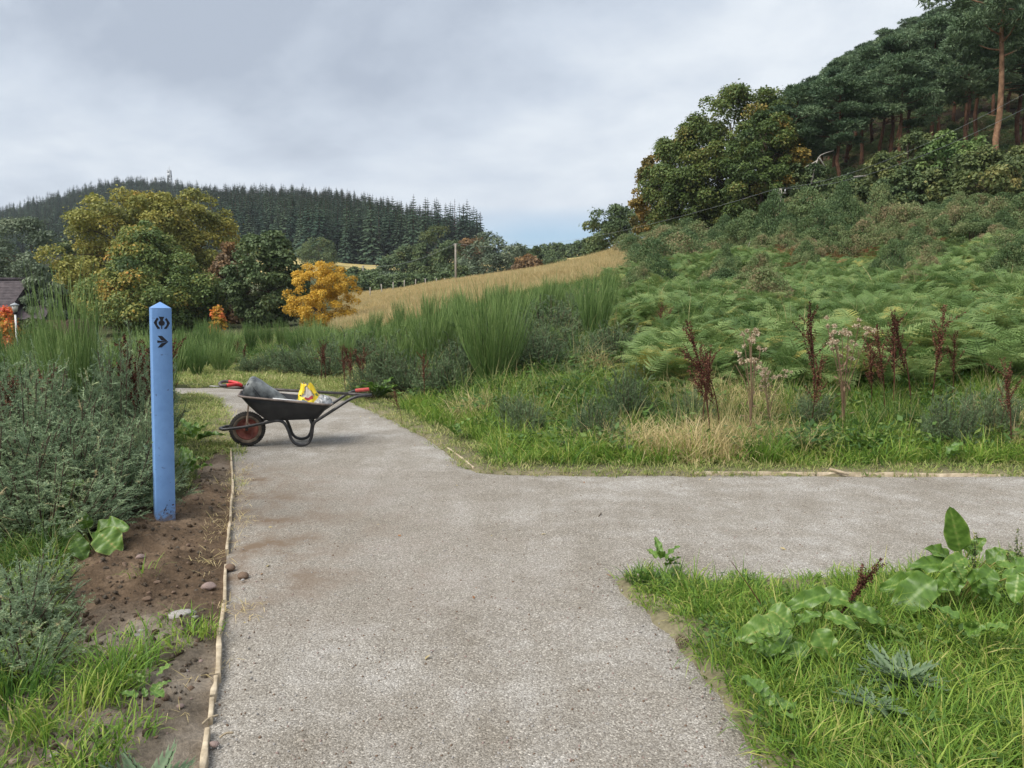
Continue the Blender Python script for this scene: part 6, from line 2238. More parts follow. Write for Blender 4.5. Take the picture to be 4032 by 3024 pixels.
arrow = [[(278, 1150), (408, 1152), (588, 1345), (384, 1296)], [(588, 1345), (392, 1522), (272, 1524), (388, 1388)], [(264, 1296), (588, 1345), (588, 1346), (264, 1376)]]
for k, q in enumerate(arrow):
    flat_mark('arrow', [[fc(*p) for p in q]], 'front', parent=post, proud=0.0012 + 0.0004 * k) if k == 0 else None
ar = [o_ for o_ in post.children if o_.name.startswith('arrow')][0]
for k, q in enumerate(arrow[1:]):
    flat_mark('arrow_stroke', [[fc(*p) for p in q]], 'front', parent=ar, proud=0.0012 + 0.0004 * (k + 1))
# the same emblem and an arrow the other way on the right face
side_e = [[(x, z) for x, z in q] for q in emb] + [[fc(*p) for p in crown_q[0]], [fc(*p) for p in body_q[0]]]
flat_mark('emblem', [[(x, z) for x, z in q] for q in side_e[:13]], 'right', parent=post)
flat_mark('arrow', [[(-fc(*p)[0], fc(*p)[1]) for p in arrow[0]]], 'right', parent=post)
flat_mark('arrow', [[(-fc(*p)[0], fc(*p)[1]) for p in arrow[1]]], 'right', parent=post, proud=.0018)


def fb_(x, y):
    return ((x - 560) / 840 * PW, 0.03 + (1400 - y) / 840 * PW)


marks = [[(580, 665), (640, 660), (645, 695), (600, 700)], [(575, 735), (600, 740), (520, 945), (480, 940)], [(545, 880), (580, 880), (605, 935), (580, 955)], [(470, 970), (495, 970), (485, 1075), (452, 1078)], [(590, 1040), (680, 1060), (670, 1085), (585, 1070)], [(620, 890), (690, 892), (640, 915)],
         [(800, 820), (850, 815), (840, 850)], [(770, 965), (800, 970), (780, 1100), (755, 1030)], [(835, 940), (885, 1010), (865, 1020)], [(765, 1170), (810, 1180), (770, 1260), (752, 1240)], [(425, 1140), (460, 1155), (455, 1185), (420, 1165)], [(275, 1290), (315, 1300), (310, 1345), (280, 1335)], [(375, 1290), (410, 1320), (400, 1350)], [(725, 440), (745, 445), (735, 490), (722, 485)], [(820, 680), (900, 650), (925, 700), (850, 730)]]
flat_mark('scuff_marks', [[fb_(*p) for p in q] for q in marks], 'front', 'mark', post)

# ------------------------------------------------------------------ wheelbarrow
wb0 = gp(536, 963)
WY = R(15)
barrow = link('wheelbarrow', None, None, (wb0.x, wb0.y, 0.0), (0, 0, WY))
tag(barrow, 'black builders wheelbarrow with a red wheel hub standing across the path', 'wheelbarrow')
TR = 0.0165


def lathe(profile, n=48, axis='y'):
    a = np.linspace(0, 2 * np.pi, n, endpoint=False)
    P = np.array(profile, float)
    V = []
    for r, y in P:
        V.append(np.stack([r * np.cos(a), np.full(n, y), r * np.sin(a)], 1))
    V = np.concatenate(V)
    k = len(P)
    i, j = np.meshgrid(np.arange(k - 1), np.arange(n), indexing='ij')
    i, j = i.ravel(), j.ravel()
    F = np.stack([i * n + j, (i + 1) * n + j, (i + 1) * n + (j + 1) % n, i * n + (j + 1) % n], 1)
    return V, F


wheel = link('wheel', None, barrow, (0, 0, 0.19))
s = Soup()
prof = [(0.120, -0.034), (0.135, -0.046), (0.160, -0.049), (0.178, -0.043), (0.1865, -0.030), (0.188, 0), (0.1865, 0.030), (0.178, 0.043), (0.160, 0.049), (0.135, 0.046), (0.120, 0.034)]
V, F = lathe(prof, 72)
s.add(V, F)
for k in range(46):                                        # tread blocks
    a = 6.283 * k / 46
    for sd in (-1, 1):
        aa = a + sd * 0.03
        add_box(s, np.array([math.cos(aa) * .1835, sd * .026, math.sin(aa) * .1835]), (.012, .036, .013), np.array(Matrix.Rotation(-aa, 3, 'Y')))
link('tyre', s.mesh('tyre', [M['tyre']]), wheel)
V, F = lathe([(0.150, -0.0492), (0.147, -0.0505), (0.125, -0.044), (0.118, -0.036), (0.118, 0.036), (0.125, 0.044), (0.147, 0.0505), (0.150, 0.0492)], 56)
link('muddy_sidewall', Soup().add(V, F).mesh('muddy_sidewall', [M['mud']], True), wheel)
V, F = lathe([(0.119, -0.030), (0.119, -0.036), (0.105, -0.037), (0.098, -0.026), (0.045, -0.020), (0.040, -0.040), (0.018, -0.042), (0.016, -0.09), (0.0, -0.09)], 48)
V2, F2 = lathe([(0.0, 0.09), (0.016, 0.09), (0.018, 0.042), (0.040, 0.040), (0.045, 0.020), (0.098, 0.026), (0.105, 0.037), (0.119, 0.036), (0.119, 0.030)], 48)
link('rim', Soup().add(V, F).add(V2, F2).mesh('rim', [M['red_rim']], True), wheel)
# frame: one bent tube each side, joined round the nose
def side_rail(sd):
    return [(-.255, sd * .06, .205), (-.235, sd * .105, .207), (-.14, sd * .115, .216), (0.0, sd * .12, .232), (.16, sd * .135, .262), (.28, sd * .16, .287), (.34, sd * .175, .292), (.385, sd * .185, .272), (.412, sd * .19, .235), (.435, sd * .195, .18), (.463, sd * .20, .09), (.495, sd * .203, .045), (.54, sd * .205, .021), (.585, sd * .205, .018), (.635, sd * .207, .035), (.668, sd * .21, .085),
            (.685, sd * .215, .16), (.69, sd * .22, .21), (.705, sd * .225, .255), (.735, sd * .23, .285), (.80, sd * .24, .325), (.92, sd * .255, .402), (1.05, sd * .27, .486), (1.10, sd * .275, .515), (1.15, sd * .278, .535), (1.20, sd * .28, .545), (1.33, sd * .28, .555)]


Lr, Rr = side_rail(-1), side_rail(1)
full = list(reversed(Lr)) + [(-.275, -.03, .205), (-.28, 0, .205), (-.275, .03, .205)] + Rr
s = Soup()
add_tube(s, spline(full, 230), TR, 12)
link('frame', s.mesh('frame', [M['barrow_steel']], True), barrow)
s = Soup()
add_tube(s, [(0, -.125, .200), (0, .125, .200)], .009, 8)
add_box(s, (0, -.118, .212), (.03, .006, .055))
add_box(s, (0, .118, .212), (.03, .006, .055))
add_tube(s, [(.36, -.18, .283), (.36, .18, .283)], .012, 8)
add_tube(s, [(.70, -.222, .262), (.70, .222, .262)], .012, 8)
link('axle_and_cross_bars', s.mesh('axle_and_cross_bars', [M['barrow_steel']], True), barrow)
# braces below the tray
for sd in (-1, 1):
    s = Soup()
    add_tube(s, spline([(.70, sd * .20, .20), (.675, sd * .19, .255), (.66, sd * .18, .30)], 6), .011, 8)
    link('stay', s.mesh('stay', [M['barrow_steel']], True), barrow)
# grip on the far handle only
s = Soup()
add_tube(s, [(1.185, .28, .5445), (1.20, .28, .546), (1.335, .28, .556), (1.345, .28, .5565)], [.019, .022, .0215, .018], 14)
link('grip', s.mesh('grip', [M['red_grip']], True), barrow)
# tray: rounded-rectangle sections from bottom to rim
def rrect(x0, x1, y0, y1, r, n=5):
    pts_ = []
    for cx_, cy_, a0 in ((x1 - r, y1 - r, 0), (x0 + r, y1 - r, 90), (x0 + r, y0 + r, 180), (x1 - r, y0 + r, 270)):
        for k in range(n + 1):
            a = R(a0 + 90 * k / n)
            pts_.append((cx_ + r * math.cos(a), cy_ + r * math.sin(a)))
    return pts_


rimz = lambda x: 0.585 - (x + 0.04) / 0.95 * 0.125
levels = [(0.0, .215, .745, .17, .05), (0.04, .20, .755, .18, .06), (0.35, .105, .80, .225, .07), (0.7, .015, .85, .27, .08), (1.0, -.055, .895, .305, .09)]
rings_ = []
for q, x0, x1, yh, r in levels:
    rings_.append([(x, y, .292 + (rimz(x) - .292) * q if q > 0 else .292) for x, y in rrect(x0, x1, -yh, yh, r)])
inner = []
for q, x0, x1, yh, r in reversed(levels):
    inner.append([(x, y, .292 + (rimz(x) - .292) * q + .004 if q > 0 else .297) for x, y in rrect(x0 + .006, x1 - .006, -yh + .006, yh - .006, r)])
allr = rings_ + inner
n = len(allr[0])
V = np.array(allr).reshape(-1, 3)
F = [(k * n + j, k * n + (j + 1) % n, (k + 1) * n + (j + 1) % n, (k + 1) * n + j) for k in range(len(allr) - 1) for j in range(n)]
s = Soup().add(V, F)
c_b, c_t = s.n, s.n + 1
s.add([V[:n].mean(0), V[-n:].mean(0)], np.zeros((0, 3), int))
s.f.append(np.array([[c_b, (j + 1) % n, j] for j in range(n)]))
s.m.append(np.zeros(n, int))
s.f.append(np.array([[c_t, (len(allr) - 1) * n + j, (len(allr) - 1) * n + (j + 1) % n] for j in range(n)]))
s.m.append(np.zeros(n, int))
tray = link('tray', s.mesh('tray', [M['tray']]), barrow)
rim_pts = [(x, y, rimz(x) - .004) for x, y in rrect(-.062, .902, -.312, .312, .095, 7)]
s = Soup()
add_tube(s, rim_pts + rim_pts[:2], .0115, 8, False)
link('rolled_rim', s.mesh('rolled_rim', [M['lip']], True), tray)
# string ties from the rim to the frame
s = Soup()
for a, b in (((.045, -.20, .50), (.015, -.128, .25)), ((.03, -.17, .50), (.01, -.128, .25)), ((.03, .1, .50), (-.005, -.12, .245))):
    add_tube(s, spline([a, ((a[0] + b[0]) / 2 - .006, (a[1] + b[1]) / 2 - .01, (a[2] + b[2]) / 2), b], 8), .0042, 6)
add_tube(s, [(.02 + .02 * math.cos(t), -.12 + .004 * t, .235 + .02 * math.sin(t)) for t in np.linspace(0, 12, 30)], .004, 5)
link('twine', s.mesh('twine', [M['twine']], True), barrow)

BM = Matrix.Translation(barrow.location) @ Matrix.Rotation(WY, 4, 'Z')


def in_barrow(name, label, cat, loc=(0, 0, 0)):
    p = BM @ Vector(loc)
    o = link(name, None, None, p, (0, 0, WY))
    return tag(o, label, cat)


# slanted grey plastic container lying over the front of the tray
drum = in_barrow('plastic_drum', 'scuffed dark grey plastic drum lying slanted over the front of the wheelbarrow tray', 'drum', (0.135, -.04, .605))
s = Soup()
ax = unit(np.array([0.86, 0.0, -0.51]))
up_ = unit(np.array([0.51, 0.0, 0.86]))
prof = [(-.150, .02), (-.148, .07), (-.135, .095), (-.105, .108), (-.03, .110), (.06, .104), (.15, .094), (.25, .080), (.31, .066), (.325, .03), (.327, .004)]
nn_ = 30
a = np.linspace(0, 2 * np.pi, nn_, endpoint=False)
V = []
for t, r in prof:
    ca, sa = np.cos(a), np.sin(a)
    sq = 1 / (np.abs(ca) ** 3.4 + np.abs(sa) ** 3.4) ** (1 / 3.4)
    wob = 1 + .03 * np.sin(a * 3 + t * 20)
    V.append(ax * t + (up_[None] * (sa * sq * r * wob)[:, None]) + np.array([0, 1, 0])[None] * (ca * sq * r * 1.25 * wob)[:, None])
V = np.concatenate(V)
k = len(prof)
F = [(i * nn_ + j, i * nn_ + (j + 1) % nn_, (i + 1) * nn_ + (j + 1) % nn_, (i + 1) * nn_ + j) for i in range(k - 1) for j in range(nn_)]
s.add(V, F)
V_, F_ = V, F
for base_i, sgn in ((0, 1), ((k - 1) * nn_, -1)):
    cidx = s.n
    s.add([V[base_i:base_i + nn_].mean(0)], np.zeros((0, 3), int))
    s.f.append(np.array([[cidx, base_i + j, base_i + (j + 1) % nn_] for j in range(nn_)])[:, ::sgn])
    s.m.append(np.zeros(nn_, int))
drum.scale = (1.0, 1.05, 1.06)
link('body', s.mesh('body', [M['grey_plastic']], True), drum)
s = Soup()
cc = ax * -.118 + np.array([0, -.108, 0]) + up_ * .02
add_tube(s, [cc + np.array([0.0, .02, 0]), cc + np.array([-.004, -.016, 0])], [.021, .017], 12)
link('drain_hole', s.mesh('drain_hole', [M['black_paint']], True), drum)
s = Soup()
add_tube(s, spline([ax * -.07 + np.array([0, -.137, 0]) + up_ * .02, ax * -.01 + np.array([0, -.140, 0]) + up_ * -.005, ax * .04 + np.array([0, -.134, 0]) + up_ * -.03, ax * .03 + np.array([0, -.132, 0]) + up_ * -.055], 12), .003, 5)
link('seam', s.mesh('seam', [M['black_paint']], True), drum)

# long digging bar lying across the tray
bar = in_barrow('digging_bar', 'long dark steel digging bar with a pale worn point lying across the wheelbarrow', 'tool', (0, 0, 0))
s = Soup()
P0, P1 = np.array([-.36, .16, .652]), np.array([1.26, .06, .522])
add_tube(s, [P0 + (P1 - P0) * .13, P0 + (P1 - P0) * .5, P0 + (P1 - P0) * .9], [.016, .017, .016], 10)
add_tube(s, [P0 + (P1 - P0) * .9, P0 + (P1 - P0) * .955, P1, P1 + np.array([.05, 0, .012])], [.016, .014, .011, .006], 8)
link('shaft', s.mesh('shaft', [M['iron']], True), bar)
s = Soup()
add_tube(s, [P0 + (P1 - P0) * -.02, P0 + (P1 - P0) * .02, P0 + (P1 - P0) * .06], [.005, .007, .009], 8)
add_tube(s, [P0 + (P1 - P0) * .06, P0 + (P1 - P0) * .075], [.013, .015], 8)
link('point', s.mesh('point', [M['worn_steel']], True), bar)
s = Soup()
add_tube(s, [P0 + (P1 - P0) * .075, P0 + (P1 - P0) * .13, P0 + (P1 - P0) * .20], [.0175, .0185, .0178], 10)
link('worn_section', s.mesh('worn_section', [M['shaft']], True), bar)
# spade with red and grey D handle
spade = in_barrow('spade', 'spade with a red and grey D handle sticking out over the front of the wheelbarrow', 'tool', (0, 0, 0))
s = Soup()
add_tube(s, spline([(-.06, .10, .655), (.2, .09, .56), (.42, .06, .47)], 10), .016, 10)
link('shaft', s.mesh('shaft', [M['iron']], True), spade)
s = Soup()
add_tube(s, spline([(-.05, .10, .656), (-.09, .08, .672), (-.14, .03, .675), (-.20, .00, .672)], 12), [.020] * 13, 10)
add_tube(s, spline([(-.05, .10, .656), (-.09, .12, .680), (-.14, .16, .692), (-.19, .18, .698)], 12), [.018] * 13, 10)
link('red_yoke', s.mesh('red_yoke', [M['red']], True), spade)
s = Soup()
add_tube(s, spline([(-.195, .00, .672), (-.25, .005, .672), (-.275, .06, .685), (-.265, .13, .697), (-.23, .17, .70), (-.19, .18, .698)], 20), .0165, 10)
link('grip', s.mesh('grip', [M['iron']], True), spade)
s = Soup()
bl_ = []
for i in range(9):
    f = i / 8
    for j in range(7):
        t = -1 + 2 * j / 6
        w_ = .085 * (1 - .25 * max(0, f - .75) * 4)
        bl_.append((.40 + .27 * f, .05 + t * w_, .475 - .12 * f + .018 * t * t))
s.add(bl_, [(i * 7 + j, i * 7 + j + 1, (i + 1) * 7 + j + 1, (i + 1) * 7 + j) for i in range(8) for j in range(6)])
link('blade', s.mesh('blade', [M['worn_steel']], True), spade)
# white sheet edge
sheet = in_barrow('white_board', 'white plastic board lying in the wheelbarrow tray between drum and yellow bag', 'board', (.46, -.12, .50))
s = Soup()
add_box(s, (0, 0, 0), (.36, .16, .012), np.array(Matrix.Rotation(R(7), 3, 'Y') @ Matrix.Rotation(R(-12), 3, 'X')))
link('panel', s.mesh('panel', [M['sheet']]), sheet)


# yellow bag: crumpled open sack
def crumple(fn, nu, nv, seed, amp):
    rg = np.random.default_rng(seed)
    ph = rg.uniform(0, 6.28, 6)
    out_ = []
    for i in range(nu):
        for j in range(nv):
            p = np.array(fn(i / (nu - 1), j / nv), float)
            a = 6.283 * j / nv
            f = i / (nu - 1)
            k_ = amp * (math.sin(5 * a + ph[0] + 4 * f) * .6 + math.sin(9 * a + ph[1] - 7 * f) * .4 + math.sin(3 * a + 9 * f + ph[2]) * .6)
            out_.append(p + unit(np.array([p[0], p[1], 0.15])) * k_)
    return np.array(out_)


bag = in_barrow('yellow_bag', 'crumpled yellow plastic bag with a red label, open at the top, in the wheelbarrow', 'bag', (.665, -.07, .46))


def bagf(f, w):
    a = 6.283 * w
    r = .122 * (1 - .82 * max(0, f - .18) ** 1.1) * (1 + .10 * math.cos(2 * a))
    z = -.02 + .235 * f
    return (r * 1.05 * math.cos(a) - .035 * f * f, r * .8 * math.sin(a), z)


nu, nv = 16, 40
V = crumple(bagf, nu, nv, 4, .016)
s = Soup()
F, FW = [], []
for i in range(nu - 1):
    for j in range(nv):
        q = (i * nv + j, i * nv + (j + 1) % nv, (i + 1) * nv + (j + 1) % nv, (i + 1) * nv + j)
        a = 360 * (j + .5) / nv
        f = (i + .5) / (nu - 1)
        hole = (215 < a < 305) and (.42 < f < .88) and abs(a - 262) < 46 * (1 - (f - .42) * 1.5)
        (FW if hole else F).append(q)
s.add(V, F)
body = link('body', s.mesh('body', [M['yellow']], True), bag)
s = Soup().add(V * np.array([.93, .88, 1]), FW)
s.f[0] = np.array(FW)
s2 = Soup().add(V * np.array([.86, .80, 1]) + np.array([0, 0.004, 0]), [(i * nv + j, i * nv + (j + 1) % nv, (i + 1) * nv + (j + 1) % nv, (i + 1) * nv + j) for i in range(nu - 1) for j in range(nv)])
link('white_lining', s2.mesh('white_lining', [M['bag_white']], True), bag)


def patch(name, f0, f1, a0, a1, m_, off=.004, n1=5, n2=7):
    v = []
    for i in range(n1):
        for j in range(n2):
            f, a = f0 + (f1 - f0) * i / (n1 - 1), (a0 + (a1 - a0) * j / (n2 - 1))
            fi, aj = f * (nu - 1), (a % 360) / 360 * nv
            i0, j0 = min(int(fi), nu - 2), int(aj) % nv
            ti, tj = fi - i0, aj - int(aj)
            p = (V[i0 * nv + j0] * (1 - tj) + V[i0 * nv + (j0 + 1) % nv] * tj) * (1 - ti) + (V[(i0 + 1) * nv + j0] * (1 - tj) + V[(i0 + 1) * nv + (j0 + 1) % nv] * tj) * ti
            v.append(p + unit(np.array([p[0], p[1] * 1.4, .2])) * off)
    s_ = Soup().add(v, [(i * n2 + j, i * n2 + j + 1, (i + 1) * n2 + j + 1, (i + 1) * n2 + j) for i in range(n1 - 1) for j in range(n2 - 1)])
    return link(name, s_.mesh(name, [M[m_]], True), bag)


patch('red_label', .30, .42, 245, 292, 'bag_red')
patch('green_print', .16, .38, 196, 210, 'bag_green')
patch('green_print', .14, .24, 235, 248, 'bag_green')
patch('green_print', .42, .56, 318, 334, 'bag_green')
film = in_barrow('plastic_film', 'crumpled clear plastic film at the rear of the wheelbarrow tray', 'film', (.815, -.12, .44))


def filmf(f, w):
    a = 6.283 * w
    r = .085 * math.sqrt(max(0.0, 1 - f * f)) + .01
    return (r * math.cos(a) * 1.05, r * math.sin(a) * 1.2, .10 * f)


Vf = crumple(filmf, 10, 26, 8, .014)
s = Soup().add(Vf, [(i * 26 + j, i * 26 + (j + 1) % 26, (i + 1) * 26 + (j + 1) % 26, (i + 1) * 26 + j) for i in range(9) for j in range(26)])
link('wrap', s.mesh('wrap', [M['film']]), film)

# ------------------------------------------------------------------ timber edging
def edging(u0, v0, u1, v1, label, wpx=0.026, hgt=0.03, grp='timber edging boards along the left side of the path'):
    a, b = gp(u0, v0), gp(u1, v1)
    L = (b - a).length
    ang = math.atan2(b.y - a.y, b.x - a.x)
    n = max(4, int(L / .08))
    s = Soup()
    rg_ = np.random.default_rng(int(u0 * 7 + v0))
    xs = np.linspace(0, L, n)
    w0 = wpx * .32 * (1 + rg_.normal(0, .12, n))
    jog = np.cumsum(rg_.normal(0, .0012, n))
    zt = hgt * .6 + rg_.normal(0, .0025, n) + .003 * np.sin(xs * 3)
    V = []
    for x, w_, z_, j_ in zip(xs, w0, zt, jog):
        V += [(x, -w_ + j_, -.05), (x, -w_ + j_, z_ - .002), (x, -w_ * .7 + j_, z_), (x, w_ * .7 + j_, z_), (x, w_ + j_, z_ - .002), (x, w_ + j_, -.05)]
    F = [(k * 6 + q, k * 6 + q + 1, (k + 1) * 6 + q + 1, (k + 1) * 6 + q) for k in range(n - 1) for q in range(5)]
    s.add(V, F)
    s.add([V[i] for i in range(6)] + [V[-6 + i] for i in range(6)], [[0, 1, 2, 3], [0, 3, 4, 5], [9, 8, 7, 6], [11, 10, 9, 6]])
    o = link('edging_board', s.mesh('edging_board', [M['timber']]), None, a, (0, 0, ang))
    tag(o, label, 'edging board', grp)


edging(499, 970, 501, 1070, 'pale timber edging board nearest the wheelbarrow wheel')
edging(501, 1072, 498, 1122, 'short pale edging board level with the foot of the blue post')
edging(497, 1130, 491, 1192, 'narrow edging board half covered by dug soil', hgt=.026)
edging(488, 1222, 484, 1300, 'dark edging board partly buried beside the brown soil', hgt=.012)
edging(483, 1305, 474, 1376, 'thin edging board beside the white flat stone', hgt=.016)
edging(473, 1378, 470, 1466, 'broad pale edging board with split top', wpx=.034)
edging(467, 1468, 459, 1510, 'short broken edging board just below the broad one', wpx=.034)
edging(457, 1514, 452, 1560, 'splintered edging board close to the bottom border', wpx=.03, hgt=.024)
edging(450, 1580, 440, 1680, 'nearest edging board, cut by the bottom border', wpx=.03)
edging(965, 968, 1026, 1013, 'thin edging board at the bend right of the wheelbarrow', grp='timber edging boards along the bank', hgt=.03)
edging(1500, 1023, 1760, 1024, 'long thin edging board along the far side of the right arm of the path', grp='timber edging boards along the bank', wpx=.022, hgt=.03)
edging(1765, 1024, 2000, 1026, 'long thin edging board behind the short wooden stake on the path', grp='timber edging boards along the bank', wpx=.022, hgt=.03)
edging(2005, 1026, 2160, 1029, 'thin edging board near the right border on the far side of the path', grp='timber edging boards along the bank', wpx=.022, hgt=.028)
s = Soup()
add_box(s, (0, 0, .012), (.17, .022, .022))
o = link('wooden_stake', s.mesh('wooden_stake', [M['timber']]), None, gp(1812, 1021, .02), (R(5), R(8), R(-38)))
tag(o, 'short wooden stake lying across the edging on the far side of the path', 'stake')
for i, (u, v, l, a, lb) in enumerate(((1440, 1302, .17, -58, 'split pale stick lying at the tip of the grass corner'), (455, 1556, .07, 60, 'short pale wood chip on the gravel beside the edging'), (490, 1590, .05, 40, 'small wood splinter lying on the gravel'), (1410, 1290, .11, 10, 'thin brown twig beside the split pale stick'))):
    s = Soup()
    add_tube(s, spline([(-l / 2, 0, .004), (0, .006, .008), (l / 2, 0, .004)], 6), .006 if l > .1 else .004, 6)
    o = link('stick', s.mesh('stick', [M['timber']], True), None, gp(u, v, .006), (0, 0, R(a)))
    tag(o, lb, 'stick')
s = Soup()
add_tube(s, spline([(0, 0, 0.0), (.03, .0, .006), (.08, .01, .01)], 5), .004, 5)
o = link('twig', s.mesh('twig', [M['bark']], True), None, gp(1292, 1117, .004), (0, 0, R(60)))
tag(o, 'small dark twig lying alone in the middle of the gravel path', 'twig')

# pine cone by the grass corner
s = Soup()
for k in range(60):
    a, f = k * 2.4, k / 60
    r = .021 * math.sin(math.pi * (0.12 + .85 * f))
    c = np.array([math.cos(a) * r, math.sin(a) * r, .06 * f - .03])
    Vk, Fk = kite(c[None], unit(np.array([[math.cos(a), math.sin(a), .5]])), unit(np.array([[-math.cos(a) * .5, -math.sin(a) * .5, 1.0]])), .015, .012, .2)
    s.add(Vk, Fk, .4)
o = link('pine_cone', s.mesh('pine_cone', [M['stone_brown']]), None, gp(1472, 1386, .022), (R(90), 0, R(70)))
tag(o, 'brown pine cone lying on the gravel at the edge of the grass corner', 'pine cone')

# ------------------------------------------------------------------ stones
STN = [pebble('stone', M[mt], 1, sy, sz, 40 + i, 3) for i, (mt, sy, sz) in enumerate((('stone_pink', .7, .6), ('stone_grey', .55, .35), ('stone_brown', .8, .7), ('stone_grey', .8, .6), ('stone_brown', .7, .55), ('stone_pink', .85, .6)))]


def stone(k, u, v, wpx, label, group=None, rz=0.0, onsoil=True):
    p = gp(u, v)
    r = wpx / 2 / FD * p.length
    z = soil_h(p.x, p.y) if onsoil else 0.0
    o = link('stone', STN[k], None, (p.x, p.y, z + r * .22), (RNG.normal(0, .15), RNG.normal(0, .15), rz), (r, r, r))
    tag(o, label, 'stone', group)


stone(0, 451, 1270, 33, 'large squarish pinkish stone beside the edging board', rz=.5)
stone(1, 393, 1340, 60, 'long flat whitish stone on the soil', rz=.15)
stone(1, 420, 1344, 20, 'small pale stone touching the right end of the long white stone', rz=.6)
stone(2, 302, 1351, 20, 'reddish brown rounded stone on the near edge of the dug soil') if False else stone(2, 301, 1348 - 0, 16, 'reddish brown rounded stone below the dug soil')
stone(4, 318, 1303, 20, 'brown rounded stone in the middle of the raked soil')
stone(0, 304, 1205, 20, 'pink stone in the soil in front of the blue post', rz=1.)
stone(2, 421, 1080, 18, 'dark brown clod at the soil edge behind the blue post')
stone(3, 250, 1100, 8, 'tiny pale stone at the left end of the dug soil')
stone(2, 497, 1228, 22, 'brown clod of earth on the path side of the edging', onsoil=False)
stone(3, 500, 1222, 11, 'small grey stone beside the earth clod on the path', onsoil=False)
stone(2, 525, 1246, 24, 'dark crumbly clod lying on the gravel beyond the edging', onsoil=False)
stone(3, 524, 1254, 9, 'small white stone against the dark clod on the gravel', onsoil=False)
stone(3, 298, 1381, 20, 'grey angular stone on the stony soil left of the white flat stone')
stone(3, 305, 1372, 12, 'flat grey stone just above the grey angular stone')
stone(3, 135, 1396, 20, 'pale stone half hidden under the gorse sprigs')
stone(3, 118, 1420, 22, 'greyish stone below the pale stone under the gorse sprigs')
stone(3, 296, 1430, 14, 'whitish pebble on the stony soil left of the broad edging board')
stone(5, 322, 1433, 13, 'dark grey pebble right of the whitish pebble')
stone(5, 30, 1648, 24, 'pinkish stone in the bottom corner of the stony soil')
stone(3, 118, 1640, 18, 'pale stone near the bottom border on the stony soil')
stone(5, 463, 1610, 22, 'reddish stone on the gravel just right of the nearest edging board', onsoil=False)
stone(3, 2025 - 1540, 1560, 9, 'small pale pebble on the gravel beside the splintered edging board', onsoil=False)
stone(5, 390, 1530, 16, 'pinkish pebble on the stony soil left of the splintered edging board')
stone(3, 200, 1490, 14, 'grey pebble on the stony soil left of the bright tuft')
stone(4, 340, 1265, 15, 'small brown stone in the soil left of the pinkish squarish stone')
stone(4, 165, 1285, 14, 'brown stone at the left edge of the dug soil')
stone(3, 1462, 1345, 11, 'small white stone on the gravel at the edge of the grass corner', onsoil=False)
for i in range(34):
    u, v = RNG.uniform(40, 440), RNG.uniform(1400, 1650)
    p = gp(u, v)
    if sdist(np.array([p.x]), np.array([p.y]), SOIL)[0] < -.05:
        stone(int(RNG.integers(6)), u, v, RNG.uniform(5, 12), 'small pebble scattered on the stony soil', 'small pebbles on the stony soil', RNG.uniform(0, 6))
for i in range(26):
    u, v = RNG.uniform(170, 480), RNG.uniform(1120, 1340)
    p = gp(u, v)
    if sdist(np.array([p.x]), np.array([p.y]), SOIL)[0] < -.08:
        stone(2 if i % 3 else 4, u, v, RNG.uniform(5, 13), 'small brown lump of earth on the dug soil', 'small lumps of earth on the dug soil', RNG.uniform(0, 6))
stone(3, 1880, 545 + 35, 10, '', None) if False else None

# ------------------------------------------------------------------ house, lamp post
hc = on(0, 50)
hz_ = at(0, 692, 49).z
house = link('house', None, None, (at(-40, 690, 50).x, 50, hc.z))
tag(house, 'low house with a dark tiled roof half hidden by the willow at the left border', 'house')
hx0, hx1 = at(-190, 690, 50).x - house.location.x, at(64, 690, 50).x - house.location.x
ez, rz_ = at(0, 690, 48).z - hc.z, at(0, 606, 51).z - hc.z
s = Soup()
nc = 14
for k in range(nc):
    f0, f1 = k / nc, (k + 1) / nc
    y0, y1 = -2.6 + 2.9 * f0, -2.6 + 2.9 * f1
    z0, z1 = ez + (rz_ - ez) * f0, ez + (rz_ - ez) * f1
    s.add([(hx0, y0, z0 + .05), (hx1, y0, z0 + .05), (hx1, y1, z1 + .01), (hx0, y1, z1 + .01), (hx0, y0, z0 - .01), (hx1, y0, z0 - .01)], [[0, 1, 2, 3], [4, 5, 1, 0]])
s.add([(hx0, .3, rz_ + .02), (hx1, .3, rz_ + .02), (hx1, 3.4, ez), (hx0, 3.4, ez)], [[0, 1, 2, 3]])
s.add([(hx1, -2.6, ez), (hx1, 3.4, ez), (hx1, .3, rz_)], [[0, 1, 2]])
roof = link('roof', s.mesh('roof', [M['roof_tile']]), house)
s = Soup()
add_tube(s, [(hx0, .3, rz_ + .05), (hx1, .3, rz_ + .05)], .12, 8)
link('ridge', s.mesh('ridge', [M['roof_tile']], True), roof)
s = Soup()
add_box(s, ((hx0 + hx1) / 2 - .2, .4, ez / 2 - .3), (hx1 - hx0 - .8, 4.6, ez + .55))
link('wall', s.mesh('wall', [M['stone_brown']]), house)
